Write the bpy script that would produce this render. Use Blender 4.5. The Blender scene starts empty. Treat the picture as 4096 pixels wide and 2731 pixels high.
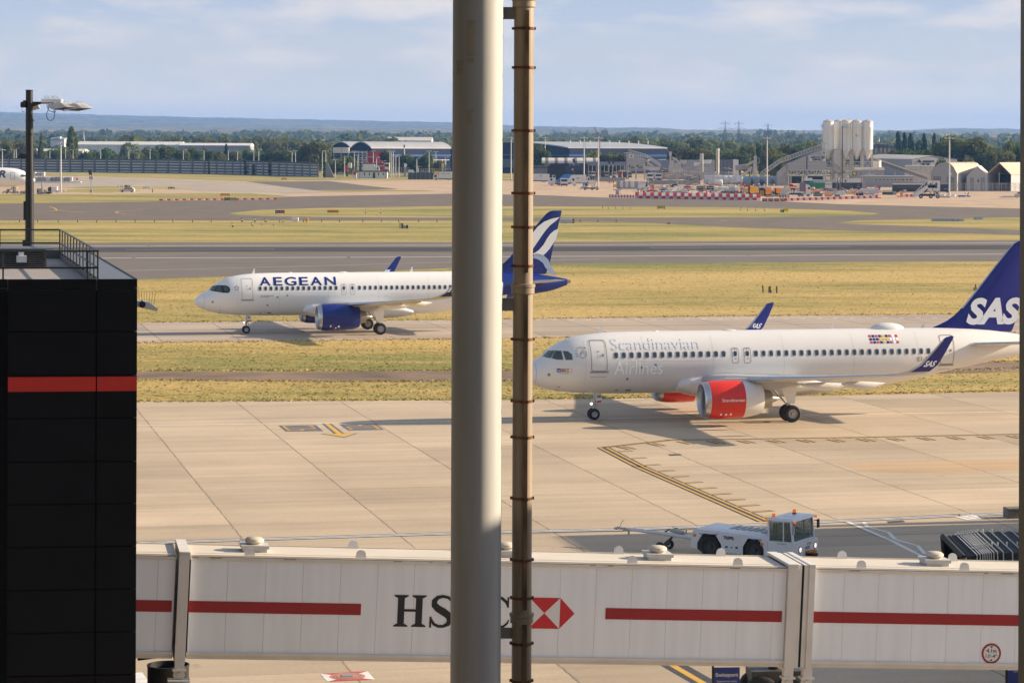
import bpy, bmesh, math, random
import numpy as np
from mathutils import Vector, Matrix
rnd = random.Random(7)
C = bpy.context.scene.collection
SC = bpy.context.scene
R_ = math.radians
# ---------------------------------------------------------------- camera (lens axis level, shifted down)
F_, YH, ROLL, H, PSI = 10729.0, 585.15, .0038, 18.415, .21715
cam = bpy.data.cameras.new('Camera'); camo = bpy.data.objects.new('Camera', cam); C.objects.link(camo)
cam.sensor_fit = 'HORIZONTAL'; cam.sensor_width = 36; cam.lens = F_/4096*36
cam.shift_y = -(1365.5-YH)/4096; cam.clip_start = .5; cam.clip_end = 60000
camo.location = (0, 0, H); camo.rotation_euler = (math.pi/2, -ROLL, 0)
SC.camera = camo
# ---------------------------------------------------------------- sky, sun, exposure
SUN_EL, SUN_AZ = 19.5, 10.5          # azimuth from +X towards +Y
w = bpy.data.worlds.new('World'); SC.world = w; w.use_nodes = True
nt = w.node_tree; N = nt.nodes; Lk = nt.links
bg = N['Background']; bg.inputs[1].default_value = .085
sky = N.new('ShaderNodeTexSky'); sky.sky_type = 'NISHITA'; sky.sun_disc = False
sky.sun_elevation = R_(SUN_EL); sky.sun_rotation = R_(90-SUN_AZ); sky.altitude = 0
sky.air_density = 1.0; sky.dust_density = 1.0; sky.ozone_density = 2.0
tc = N.new('ShaderNodeTexCoord'); mp = N.new('ShaderNodeMapping'); mp.inputs['Scale'].default_value = (7, 7, 27)
Lk.new(tc.outputs['Generated'], mp.inputs['Vector'])
n1 = N.new('ShaderNodeTexNoise'); n1.inputs['Scale'].default_value = 2.6; n1.inputs['Detail'].default_value = 7; n1.inputs['Roughness'].default_value = .55
Lk.new(mp.outputs[0], n1.inputs['Vector'])
cr = N.new('ShaderNodeValToRGB'); cr.color_ramp.elements[0].position = .46; cr.color_ramp.elements[1].position = .68
Lk.new(n1.outputs[0], cr.inputs[0])
mul = N.new('ShaderNodeMath'); mul.operation = 'MULTIPLY'; mul.inputs[1].default_value = .7
Lk.new(cr.outputs[0], mul.inputs[0])
sx_ = N.new('ShaderNodeSeparateXYZ'); Lk.new(tc.outputs['Generated'], sx_.inputs[0])
hz = N.new('ShaderNodeValToRGB'); hz.color_ramp.interpolation = 'EASE'
for p_, c_ in ((0., (6.6, 5.6, 4.6)), (.012, (5.5, 5.0, 4.5)), (.03, (4.15, 4.15, 4.2)), (.056, (3.2, 3.6, 4.35)), (.2, (1.5, 2.1, 3.4))):
    el = hz.color_ramp.elements.new(p_) if p_ not in (0.,) else hz.color_ramp.elements[0]; el.position = p_; el.color = (*[q/8 for q in c_], 1)
hz.color_ramp.elements.remove(hz.color_ramp.elements[-1])
Lk.new(sx_.outputs[2], hz.inputs[0])
hm_ = N.new('ShaderNodeMix'); hm_.data_type = 'RGBA'; hm_.blend_type = 'MULTIPLY'; hm_.inputs[0].default_value = 1; hm_.inputs[7].default_value = (8, 8, 8, 1); hm_.clamp_result = False
Lk.new(hz.outputs[0], hm_.inputs[6])
fo = N.new('ShaderNodeMapRange'); fo.inputs[1].default_value = .056; fo.inputs[2].default_value = .18; fo.inputs[3].default_value = 1; fo.inputs[4].default_value = 0
Lk.new(sx_.outputs[2], fo.inputs[0])
m1 = N.new('ShaderNodeMix'); m1.data_type = 'RGBA'
Lk.new(fo.outputs[0], m1.inputs[0]); Lk.new(sky.outputs[0], m1.inputs[6]); Lk.new(hm_.outputs[2], m1.inputs[7])
mx = N.new('ShaderNodeMix'); mx.data_type = 'RGBA'; mx.inputs[7].default_value = (5.9, 5.2, 4.6, 1)       # soft cream cloud
Lk.new(mul.outputs[0], mx.inputs[0]); Lk.new(m1.outputs[2], mx.inputs[6]); Lk.new(mx.outputs[2], bg.inputs[0])
sl = bpy.data.lights.new('Sun', 'SUN'); so = bpy.data.objects.new('Sun', sl); C.objects.link(so)
sl.energy = 5.0; sl.angle = R_(.55); sl.color = (1.0, .82, .60)
e, a = R_(SUN_EL), R_(SUN_AZ)
SUNV = Vector((math.cos(e)*math.cos(a), math.cos(e)*math.sin(a), math.sin(e)))
so.rotation_euler = SUNV.to_track_quat('Z', 'Y').to_euler(); so.location = (200, 100, 300)
SC.view_settings.view_transform = 'Standard'; SC.view_settings.look = 'None'
SC.view_settings.exposure = 1.0; SC.view_settings.gamma = 1
SC.cycles.use_denoising = True; SC.cycles.max_bounces = 6; SC.cycles.volume_bounces = 0
# ---------------------------------------------------------------- projection helpers (photo pixel -> place in the world)
CR, SR = math.cos(ROLL), math.sin(ROLL)
CP, SP = math.cos(PSI), math.sin(PSI)
def uv(px, py):
    a, b = px-2048, py-YH
    return a*CR+b*SR, -a*SR+b*CR
def G(px, py, z=0.0):
    u, v = uv(px, py); Y = F_*(H-z)/v
    return Vector((u*Y/F_, Y, z))
def At(px, py, Y):
    u, v = uv(px, py)
    return Vector((u*Y/F_, Y, H-v*Y/F_))
def gv(x, y, z=0.0): return Vector((x*CP-y*SP, x*SP+y*CP, z))    # airfield grid -> world
# ---------------------------------------------------------------- materials
MATS = {}
def M(name, col, rough=.6, metal=0., var=.08, scale=3., bump=0., spec=.5, stretch=None, alpha=1., emit=0.):
    if name in MATS: return MATS[name]
    m = bpy.data.materials.new(name); m.use_nodes = True; MATS[name] = m
    t = m.node_tree; b = t.nodes['Principled BSDF']
    b.inputs['Roughness'].default_value = rough; b.inputs['Metallic'].default_value = metal
    b.inputs['Specular IOR Level'].default_value = spec
    b.inputs['Base Color'].default_value = (*col, 1)
    if alpha < 1: b.inputs['Alpha'].default_value = alpha
    if emit: b.inputs['Emission Color'].default_value = (*col, 1); b.inputs['Emission Strength'].default_value = emit
    if var > 0:
        tx = t.nodes.new('ShaderNodeTexCoord'); ma = t.nodes.new('ShaderNodeMapping')
        ma.inputs['Scale'].default_value = stretch or (1, 1, 1)
        n = t.nodes.new('ShaderNodeTexNoise'); n.inputs['Scale'].default_value = scale; n.inputs['Detail'].default_value = 5
        t.links.new(tx.outputs['Object'], ma.inputs[0]); t.links.new(ma.outputs[0], n.inputs['Vector'])
        r = t.nodes.new('ShaderNodeValToRGB'); r.color_ramp.elements[0].position = .3; r.color_ramp.elements[1].position = .7
        r.color_ramp.elements[0].color = (*[c*(1-var) for c in col], 1); r.color_ramp.elements[1].color = (*[min(1, c*(1+var)) for c in col], 1)
        t.links.new(n.outputs[0], r.inputs[0]); t.links.new(r.outputs[0], b.inputs['Base Color'])
        if bump:
            bp = t.nodes.new('ShaderNodeBump'); bp.inputs['Strength'].default_value = bump; bp.inputs['Distance'].default_value = .05
            t.links.new(n.outputs[0], bp.inputs['Height']); t.links.new(bp.outputs[0], b.inputs['Normal'])
    return m
# ---------------------------------------------------------------- mesh builder
class MB:
    def __init__(s): s.v = []; s.f = []; s.m = []
    def add(s, vs, fs, mi=0):
        o = len(s.v); s.v += [tuple(p) for p in vs]; s.f += [tuple(i+o for i in f) for f in fs]; s.m += [mi]*len(fs)
    def box(s, x0, x1, y0, y1, z0, z1, mi=0):
        s.add([(x0,y0,z0),(x1,y0,z0),(x1,y1,z0),(x0,y1,z0),(x0,y0,z1),(x1,y0,z1),(x1,y1,z1),(x0,y1,z1)],
              [(0,3,2,1),(4,5,6,7),(0,1,5,4),(1,2,6,5),(2,3,7,6),(3,0,4,7)], mi)
    def bar(s, p, q, w=.1, h=None, mi=0):
        p, q = Vector(p), Vector(q); d = (q-p)
        if d.length < 1e-6: return
        d.normalize(); up = Vector((0,0,1)) if abs(d.z) < .95 else Vector((0,1,0))
        a = d.cross(up).normalized()*(w/2); b = a.cross(d).normalized()*((h or w)/2)
        vs = [p-a-b, p+a-b, p+a+b, p-a+b, q-a-b, q+a-b, q+a+b, q-a+b]
        s.add(vs, [(0,1,2,3),(7,6,5,4),(0,4,5,1),(1,5,6,2),(2,6,7,3),(3,7,4,0)], mi)
    def cyl(s, p, q, r0, r1=None, n=12, mi=0, caps=True):
        r1 = r0 if r1 is None else r1
        p, q = Vector(p), Vector(q); d = (q-p).normalized(); up = Vector((0,0,1)) if abs(d.z) < .95 else Vector((0,1,0))
        a = d.cross(up).normalized(); b = a.cross(d).normalized(); vs = []
        for c, r in ((p, r0), (q, r1)):
            for i in range(n):
                t = 2*math.pi*i/n; vs.append(c+a*(r*math.cos(t))+b*(r*math.sin(t)))
        fs = [(i, (i+1) % n, n+(i+1) % n, n+i) for i in range(n)]
        fs = [f[::-1] for f in fs]
        if caps: fs += [tuple(range(n)), tuple(range(2*n-1, n-1, -1))]
        s.add(vs, fs, mi)
    def tube(s, pts, r, n=6, mi=0):
        for i in range(len(pts)-1): s.cyl(pts[i], pts[i+1], r, r, n, mi)
    def prism(s, pts, y0, y1, mi=0):          # pts (x,z) extruded along y
        n = len(pts)
        vs = [(x, y0, z) for x, z in pts]+[(x, y1, z) for x, z in pts]
        fs = [tuple(range(n)), tuple(range(2*n-1, n-1, -1))]+[(i, n+i, n+(i+1) % n, (i+1) % n) for i in range(n)]
        s.add(vs, fs, mi)
    def prismx(s, pts, x0, x1, mi=0):         # pts (y,z) extruded along x
        n = len(pts)
        vs = [(x0, y, z) for y, z in pts]+[(x1, y, z) for y, z in pts]
        fs = [tuple(range(n))[::-1], tuple(range(n, 2*n))]+[(i, (i+1) % n, n+(i+1) % n, n+i) for i in range(n)]
        s.add(vs, fs, mi)
    def lathe(s, prof, c=(0,0,0), axis='z', n=24, mi=0, close=False):   # prof (r,t)
        vs = []; c = Vector(c)
        for r, t in prof:
            for i in range(n):
                q = 2*math.pi*i/n; a, b = r*math.cos(q), r*math.sin(q)
                vs.append(c+Vector((a, b, t) if axis == 'z' else (t, a, b)))
        fs = []
        for j in range(len(prof)-1):
            for i in range(n):
                fs.append((j*n+i, j*n+(i+1) % n, (j+1)*n+(i+1) % n, (j+1)*n+i))
        s.add(vs, fs, mi)
    def ball(s, c, rx, ry=None, rz=None, n=12, m=8, mi=0):
        ry = ry or rx; rz = rz or rx; vs = []; c = Vector(c)
        for j in range(m+1):
            p = math.pi*j/m
            for i in range(n):
                q = 2*math.pi*i/n; vs.append(c+Vector((rx*math.sin(p)*math.cos(q), ry*math.sin(p)*math.sin(q), -rz*math.cos(p))))
        s.add(vs, [(j*n+i, j*n+(i+1) % n, (j+1)*n+(i+1) % n, (j+1)*n+i) for j in range(m) for i in range(n)], mi)
    def loft(s, rings, mi=0, capa=True, capb=True, mif=None):
        n = len(rings[0]); vs = [p for r in rings for p in r]
        for j in range(len(rings)-1):
            for i in range(n):
                f = (j*n+i, j*n+(i+1) % n, (j+1)*n+(i+1) % n, (j+1)*n+i)
                s.f.append(tuple(k+len(s.v) for k in f)); s.m.append(mif(j, i) if mif else mi)
        o = len(s.v)
        if capa: s.f.append(tuple(o+i for i in range(n))[::-1]); s.m.append(mif(0, 0) if mif else mi)
        if capb: s.f.append(tuple(o+(len(rings)-1)*n+i for i in range(n))); s.m.append(mif(len(rings)-2, 0) if mif else mi)
        s.v += [tuple(p) for p in vs]
    def mesh(s, name, mats, smooth=None):
        me = bpy.data.meshes.new(name); me.from_pydata(s.v, [], s.f)
        for m in (mats if isinstance(mats, (list, tuple)) else [mats]): me.materials.append(m)
        me.polygons.foreach_set('material_index', s.m)
        me.validate()
        bm = bmesh.new(); bm.from_mesh(me); bmesh.ops.recalc_face_normals(bm, faces=bm.faces); bm.to_mesh(me); bm.free()
        if smooth:
            me.polygons.foreach_set('use_smooth', [True]*len(me.polygons)); me.set_sharp_from_angle(angle=R_(smooth))
        return me
    def build(s, name, mats, parent=None, smooth=None):
        o = bpy.data.objects.new(name, s.mesh(name, mats, smooth)); C.objects.link(o)
        if parent: o.parent = parent
        return o
def tag(o, label=None, cat=None, group=None, kind=None):
    if label: o['label'] = label
    if cat: o['category'] = cat
    if group: o['group'] = group
    if kind: o['kind'] = kind
    return o
def thing(name, label, cat, loc=(0,0,0), rot=0., group=None):
    o = bpy.data.objects.new(name, None); C.objects.link(o); o.location = loc; o.rotation_euler = (0,0,rot)
    o.empty_display_size = .3
    return tag(o, label, cat, group)
def solo(mb, name, mats, label, cat, loc=(0,0,0), rot=0., group=None, smooth=None):
    o = mb.build(name, mats, None, smooth); o.location = loc; o.rotation_euler = (0,0,rot)
    return tag(o, label, cat, group)
def dup(root, loc, rot=None, label=None, group=None, scale=None):
    r = root.copy(); C.objects.link(r); r.location = loc
    if rot is not None: r.rotation_euler = (0,0,rot)
    if scale: r.scale = scale
    if label: r['label'] = label
    if group: r['group'] = group
    for ch in list(root.children):
        c = ch.copy(); C.objects.link(c); c.parent = r
        for g in ch.children:
            d = g.copy(); C.objects.link(d); d.parent = c
    return r
ONES = 'first second third fourth fifth sixth seventh eighth ninth tenth eleventh twelfth thirteenth fourteenth fifteenth sixteenth seventeenth eighteenth nineteenth'.split()
TENS = ['', '', 'twenty', 'thirty', 'forty', 'fifty', 'sixty', 'seventy', 'eighty', 'ninety']
def ordn(i):                                     # 1-based
    if i < 20: return ONES[i-1]
    return TENS[i//10]+'-'+ONES[i % 10-1] if i % 10 else TENS[i//10][:-1]+'ieth'
# lettering: a text curve turned into flat polygons, cap height 1, baseline 0
TXT = {}
def glyphs(s, bold=0., shear=0., space=1.):
    key = (s, bold, shear, space)
    if key not in TXT:
        cu = bpy.data.curves.new('t', 'FONT'); cu.body = s; cu.offset = bold; cu.shear = shear; cu.space_character = space
        cu.resolution_u = 4; cu.fill_mode = 'FRONT'
        ob = bpy.data.objects.new('t', cu); C.objects.link(ob); bpy.context.view_layer.update()
        me = bpy.data.meshes.new_from_object(ob.evaluated_get(bpy.context.evaluated_depsgraph_get()))
        v = np.array([tuple(p.co) for p in me.vertices])[:, :2]; f = [tuple(p.vertices) for p in me.polygons]
        bpy.data.objects.remove(ob); bpy.data.curves.remove(cu); bpy.data.meshes.remove(me)
        v = v/.69; v[:, 0] -= v[:, 0].min(); TXT[key] = (v, f)
    return TXT[key]
def put_text(mb, s, org, ux, uy, h, width=None, bold=0., shear=0., mi=0, off=(0,0,0), space=1.):
    v, f = glyphs(s, bold, shear, space); org, ux, uy, off = Vector(org), Vector(ux), Vector(uy), Vector(off)
    sx = (width/v[:, 0].max()) if width else h
    mb.add([org+ux*(x*sx)+uy*(y*h)+off for x, y in v], f, mi)
# builder working in photo pixels round a ground point: real metres at that distance
class PB(MB):
    def __init__(s, bx, by, Y=None, like=None):
        super().__init__()
        if like: s.bx, s.by, s.o, s.k = like.bx, like.by, like.o, like.k; return
        s.bx, s.by = bx, by
        if Y: q = G(bx, by); s.o = Vector((uv(bx, by)[0]*Y/F_, Y, 0)); s.k = Y/F_; s.by = by if abs(q.y-Y) < 1 else None
        else: s.o = G(bx, by); s.k = s.o.y/F_
        if s.by is None:
            u = uv(bx, by)[0]; v = F_*H/Y; s.by = YH+u*SR+v*CR
    def new(s): return PB(0, 0, like=s)
    def P(s, x, y, d=0.): return Vector(((x-s.bx)*s.k, d, (s.by+(x-s.bx)*SR-y)*s.k))
    def pbox(s, x0, y0, x1, y1, d0=0., d1=1., mi=0):      # y0 top pixel, y1 bottom pixel
        a, b = s.P(x0, y1), s.P(x1, y0); sh = (x1-x0)*SR*s.k/2
        s.box(a.x, b.x, d0, d1, max(a.z+sh, 0) if y1 >= s.by-1 else a.z+sh, b.z-sh, mi)
    def pbar(s, p, q, w=.15, mi=0): s.bar(s.P(*p), s.P(*q), w, None, mi)
    def pcyl(s, p, q, r0, r1=None, n=12, mi=0): s.cyl(s.P(*p), s.P(*q), r0, r1, n, mi)
    def pprism(s, pts, d0, d1, mi=0): s.prism([(s.P(x, y).x, s.P(x, y).z) for x, y in pts], d0, d1, mi)
    def ptext(s, t, x0, y1, x1, y0, d, mi=0, bold=0., shear=0.):
        a = s.P(x0, y1, d); put_text(s, t, a, (1,0,0), (0,0,1), (y1-y0)*s.k, (x1-x0)*s.k, bold, shear, mi)
def pthing(pb, name, label, cat, group=None, rot=0.): return thing(name, label, cat, pb.o, rot, group)
def psolo(pb, name, mats, label, cat, group=None, smooth=None, rot=0.): return solo(pb, name, mats, label, cat, pb.o, rot, group, smooth)
# ================================================================ ground
def nodes_mat(name, rough=.9):
    m = bpy.data.materials.new(name); m.use_nodes = True; t = m.node_tree; b = t.nodes['Principled BSDF']
    b.inputs['Roughness'].default_value = rough; b.inputs['Specular IOR Level'].default_value = .25
    return m, t, b
class NT:
    def __init__(s, t): s.t = t
    def val(s, x, sock):
        if isinstance(x, (int, float)): sock.default_value = x
        elif isinstance(x, tuple): sock.default_value = (*x, 1) if len(x) == 3 else x
        else: s.t.links.new(x, sock)
    def math(s, op, a, b=None, c=None):
        n = s.t.nodes.new('ShaderNodeMath'); n.operation = op; s.val(a, n.inputs[0])
        if b is not None: s.val(b, n.inputs[1])
        if c is not None: s.val(c, n.inputs[2])
        return n.outputs[0]
    def noise(s, vec, scale, detail=4, rough=.55):
        n = s.t.nodes.new('ShaderNodeTexNoise'); n.inputs['Scale'].default_value = scale; n.inputs['Detail'].default_value = detail
        n.inputs['Roughness'].default_value = rough; s.t.links.new(vec, n.inputs['Vector']); return n.outputs[0]
    def ramp(s, fac, stops):
        n = s.t.nodes.new('ShaderNodeValToRGB'); e = n.color_ramp.elements
        while len(e) < len(stops): e.new(.5)
        for k, (p, c) in enumerate(stops): e[k].position = p; e[k].color = (*c, 1) if isinstance(c, tuple) else (c, c, c, 1)
        s.t.links.new(fac, n.inputs[0]); return n.outputs[0]
    def mix(s, fac, a, b, mode='MIX'):
        n = s.t.nodes.new('ShaderNodeMix'); n.data_type = 'RGBA'; n.blend_type = mode
        s.val(fac, n.inputs[0]); s.val(a, n.inputs[6]); s.val(b, n.inputs[7]); return n.outputs[2]
    def coord(s, scale=(1,1,1), rot=0.):
        a = s.t.nodes.new('ShaderNodeTexCoord'); m = s.t.nodes.new('ShaderNodeMapping')
        m.inputs['Scale'].default_value = scale; m.inputs['Rotation'].default_value = (0, 0, rot)
        s.t.links.new(a.outputs['Object'], m.inputs[0]); return m.outputs[0]
    def xyz(s, v):
        n = s.t.nodes.new('ShaderNodeSeparateXYZ'); s.t.links.new(v, n.inputs[0]); return n.outputs
    def comb(s, x, y, z=0.):
        n = s.t.nodes.new('ShaderNodeCombineXYZ'); s.val(x, n.inputs[0]); s.val(y, n.inputs[1]); s.val(z, n.inputs[2]); return n.outputs[0]
    def white(s, v):
        n = s.t.nodes.new('ShaderNodeTexWhiteNoise'); n.noise_dimensions = '3D'; s.t.links.new(v, n.inputs['Vector']); return n.outputs[0]
    def bump(s, h, b, st=.3, d=.1):
        n = s.t.nodes.new('ShaderNodeBump'); n.inputs['Strength'].default_value = st; n.inputs['Distance'].default_value = d
        s.t.links.new(h, n.inputs['Height']); s.t.links.new(n.outputs[0], b.inputs['Normal'])

def grass_mat(name, dry, mid, green, bias=0.):
    m, t, b = nodes_mat(name, .95); q = NT(t)
    c0 = q.coord((.35, 1, 1), -PSI); c1 = q.coord((1, 1, 1))
    big = q.noise(c0, .035, 5, .6); med = q.noise(c0, .35, 6, .65); fine = q.noise(c1, 2.2, 5, .75); mot = q.noise(c1, .9, 3, .6)
    s1 = q.math('ADD', q.math('MULTIPLY', big, .7), q.math('MULTIPLY', med, .3))
    s1 = q.math('ADD', s1, bias)
    col = q.ramp(s1, [(.395, green), (.485, mid), (.57, dry)])
    det = q.ramp(fine, [(.28, .45), (.5, 1.), (.72, 1.5)])
    col = q.mix(.75, col, det, 'MULTIPLY')
    pat = q.ramp(mot, [(.3, .7), (.55, 1.), (.75, 1.18)])
    col = q.mix(.7, col, pat, 'MULTIPLY')
    t.links.new(col, b.inputs['Base Color']); q.bump(fine, b, .8, .15)
    return m
GR = grass_mat('grass_dry', (.52, .37, .13), (.42, .31, .10), (.23, .22, .06))
GR2 = grass_mat('grass_far', (.46, .34, .12), (.35, .285, .09), (.19, .205, .055), -.015)
def paved_mat(name, col, joint=None, sx=7.2, sy=6.1, lw=.05, var=.07, stain=.12, streak=.1, ox=0., oy=0.):
    m, t, b = nodes_mat(name, .85); q = NT(t)
    c = q.coord((1,1,1), -PSI); X, Y, Z = q.xyz(c)
    n = q.noise(c, .12, 6, .6); f = q.noise(c, 5., 4, .7); st = q.noise(q.comb(q.math('MULTIPLY', X, .03), q.math('MULTIPLY', Y, .8)), 1., 5, .6)
    base = q.mix(1., col, q.ramp(n, [(.3, 1-stain), (.5, 1.), (.7, 1+stain*.8)]), 'MULTIPLY')
    base = q.mix(1., base, q.ramp(st, [(.32, 1-streak), (.5, 1.), (.68, 1+streak*.6)]), 'MULTIPLY')
    base = q.mix(1., base, q.ramp(f, [(.3, 1-var), (.7, 1+var)]), 'MULTIPLY')
    if joint:
        gx = q.math('DIVIDE', q.math('ADD', X, ox), sx); gy = q.math('DIVIDE', q.math('ADD', Y, oy), sy)
        tone = q.white(q.comb(q.math('FLOOR', gx), q.math('FLOOR', gy)))
        base = q.mix(1., base, q.ramp(tone, [(0., .91), (.05, .80), (.08, .93), (.93, 1.05), (.96, 1.16)]), 'MULTIPLY')
        ty = q.noise(q.comb(q.math('MULTIPLY', X, .012), q.math('MULTIPLY', Y, 1.7)), 1., 2, .5); base = q.mix(q.math('MULTIPLY', q.ramp(ty, [(.66, 0.), (.74, 1.)]), q.math('MULTIPLY', q.ramp(n, [(.4, .1), (.6, 1.)]), .32)), base, (.10, .085, .07))
        oil = q.ramp(q.noise(c, .9, 3, .5), [(.70, 0.), (.76, 1.)]); base = q.mix(q.math('MULTIPLY', oil, .3), base, (.12, .10, .085))
        wob = q.math('MULTIPLY', q.math('SUBTRACT', q.noise(c, 1.3, 2), .5), .02)
        def line(g, s, w):
            fr = q.math('ABSOLUTE', q.math('SUBTRACT', q.math('FRACT', q.math('ADD', g, wob)), .5))
            return q.math('GREATER_THAN', fr, .5-w/(2*s))
        l = q.math('MAXIMUM', q.math('MULTIPLY', line(gx, sx, lw*1.4), .65), q.math('MULTIPLY', line(gy, sy, lw*.8), .5))
        l = q.math('MULTIPLY', l, q.ramp(q.noise(c, .5, 3), [(.3, .55), (.6, 1.)]))
        spots = q.math('GREATER_THAN', q.noise(q.comb(q.math('MULTIPLY', X, .6), Y), 2.6, 2, .5), .77)
        l = q.math('MAXIMUM', l, q.math('MULTIPLY', spots, .35))
        base = q.mix(l, base, joint)
    t.links.new(base, b.inputs['Base Color']); q.bump(f, b, .25, .02)
    return m
CONC = paved_mat('apron_concrete', (.485, .385, .272), (.05, .045, .04), 7.4, 6.2, .06)
CONC2 = paved_mat('taxiway_concrete', (.42, .345, .27), (.06, .055, .05), 7.4, 6.2, .09, streak=.16)
ASPH = paved_mat('taxiway_asphalt', (.162, .131, .101), None, stain=.2, streak=.18)
RUNW = paved_mat('runway_asphalt', (.165, .142, .122), None, stain=.12, streak=.2)
TAN = paved_mat('tan_concrete', (.50, .36, .235), (.2, .16, .12), 9., 9., .12, stain=.14, streak=.14)
LTAN = paved_mat('pale_concrete', (.40, .335, .26), (.17, .14, .11), 9., 9., .12, stain=.14, streak=.14)
SOIL = paved_mat('worn_track', (.215, .15, .10), None, stain=.45, streak=.3, var=.25)
WHP = M('white_paint', (.72, .70, .66), .7, var=.14, scale=2.)
YEP = M('yellow_paint', (.62, .36, .05), .7, var=.1, scale=2.)
BLP = M('black_paint', (.05, .05, .055), .7, var=.25, scale=2.)
GYP = M('grey_blue_paint', (.095, .11, .145), .7, var=.18, scale=1.2)
REP = M('red_paint', (.50, .055, .06), .6, var=.08)
def sheet(name, polys, z, mat, label=None, px=True):
    mb = MB()
    for p in polys:
        pts = [(*(G(*q) if px else Vector((*q, 0)))[:2], z) for q in p]
        mb.add(pts, [tuple(range(len(pts)))])
    o = mb.build(name, mat); tag(o, label, None, None, 'structure')
    return o
L0, R0 = -900, 5000
def band(top, bot): return top+bot[::-1]
sheet('ground', [[(-2500, -80), (2500, -80), (2500, 1830), (-2500, 1830)]], 0., GR2, 'dry grass ground of the airfield running out to the trees', False)
# near grass strips have the dryer grass
sheet('grass', [band([(L0, 1135), (4996, 1030)], [(L0, 1640), (4996, 1560)])], .004, GR, 'dry straw coloured grass strips beside the taxiways')
sheet('taxiway', [band([(L0, 1311), (550, 1290), (1800, 1280), (2340, 1271), (3000, 1263), (3800, 1258), (R0, 1250)],
                       [(L0, 1390), (550, 1372), (1830, 1356), (2130, 1352), (2400, 1348), (R0, 1323)])], .008, CONC2, 'pale concrete taxiway the aeroplane with the blue tail rolls along')
sheet('worn_track', [band([(L0, 1505), (550, 1483), (1100, 1487), (1820, 1481), (2060, 1482), (2600, 1478), (3300, 1470), (3800, 1452), (R0, 1430)],
                          [(L0, 1535), (550, 1516), (800, 1522), (1400, 1527), (1820, 1525), (2060, 1526), (2600, 1520), (3300, 1512), (3860, 1492), (R0, 1460)])], .008, SOIL, 'worn dark track crossing the grass strip')
sheet('apron',
      [[tuple(G(*p)[:2]) for p in [(L0, 1635), (550, 1607), (1810, 1601), (2050, 1600), (2400, 1594), (3170, 1586), (4070, 1567), (R0, 1550)]]+[(140, -70), (-140, -70)]], .008, CONC, 'wide pale concrete apron in front of the terminal', False)
# runway, one straight strip with its shoulder
sheet('runway', [band([(L0, 978), (600, 970), (2000, 968), (3200, 964), (R0, 956)], [(L0, 1130), (550, 1117), (1100, 1100), (2264, 1054), (3300, 1049), (R0, 1040)])], .008, RUNW, 'dark asphalt runway crossing the airfield')
sheet('runway_rubber', [band([(L0, 996), (600, 990), (2000, 989), (3200, 983), (R0, 978)], [(L0, 1014), (600, 1008), (2000, 1007), (3200, 1001), (R0, 996)])], .012,
      paved_mat('rubber', (.055, .052, .052), None, stain=.2, streak=.45), 'dark rubber band along the runway')
# far asphalt taxiways and the tan aprons beyond them
sheet('far_apron', [band([(L0, 715), (183, 703), (425, 708), (680, 715), (872, 723), (1000, 727), (1330, 721), (1500, 722), (2050, 722), (2500, 700), (3600, 715), (R0, 720)],
                         [(L0, 790), (425, 777), (1163, 790), (1805, 776), (2127, 781), (2425, 792), (2850, 800), (3138, 807), (3346, 818), (3600, 824), (4096, 836), (R0, 850)])], .004, TAN, 'tan concrete apron before the distant works')
sheet('pale_taxiway', [[(L0, 722), (183, 706), (425, 711), (680, 718), (872, 726), (1000, 731), (1120, 742), (1260, 760), (1500, 768), (1160, 776), (790, 765), (560, 752), (225, 745), (L0, 748)]], .008, LTAN, 'pale curving taxiway past the long wall')
sheet('dark_patch', [[(985, 727), (1317, 725), (1465, 743), (1597, 757), (1500, 760), (1257, 762), (1130, 747)]], .012, ASPH, 'dark asphalt patch at the end of the long wall')
sheet('cross_taxiway', [band([(L0, 826), (600, 807), (900, 801), (1163, 787), (1805, 775), (2127, 780), (2425, 791), (2850, 799), (3138, 806), (3346, 817), (3600, 823), (4096, 835), (R0, 850)],
                             [(L0, 885), (0, 882), (1000, 883), (1900, 883), (2500, 887), (3000, 912), (3500, 926), (4096, 940), (R0, 962)])], .012, ASPH, 'wide dark asphalt taxiway before the works')
isl = [[(915, 854), (960, 848), (1050, 840), (1300, 832), (1810, 825), (2130, 826), (2600, 827), (2950, 830), (3200, 837), (3400, 844), (3518, 854), (3480, 860), (3300, 867), (3000, 870), (1800, 871), (1300, 869), (1050, 864), (950, 860)],
       [(3343, 892), (3420, 884), (3560, 879), (4096, 870), (R0, 855), (R0, 935), (4096, 921), (3700, 906), (3450, 898)]]
sheet('grass_island', isl, .018, GR2, 'grass islands between the far taxiways')
sheet('grass_sliver', [[(1262, 764), (1500, 760), (1760, 763), (1700, 766), (1450, 768), (1290, 768)], [(225, 750), (400, 746), (640, 748), (790, 754), (640, 757), (400, 756)], [(250, 760), (500, 757), (560, 764), (430, 772), (260, 769)],
                       [(L0, 782), (425, 776), (1000, 774), (1163, 786), (900, 800), (600, 806), (L0, 822)], [(1405, 718), (1560, 714), (1680, 719), (1550, 724)]], .018, GR2, 'thin grass slivers along the far taxiways')
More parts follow.
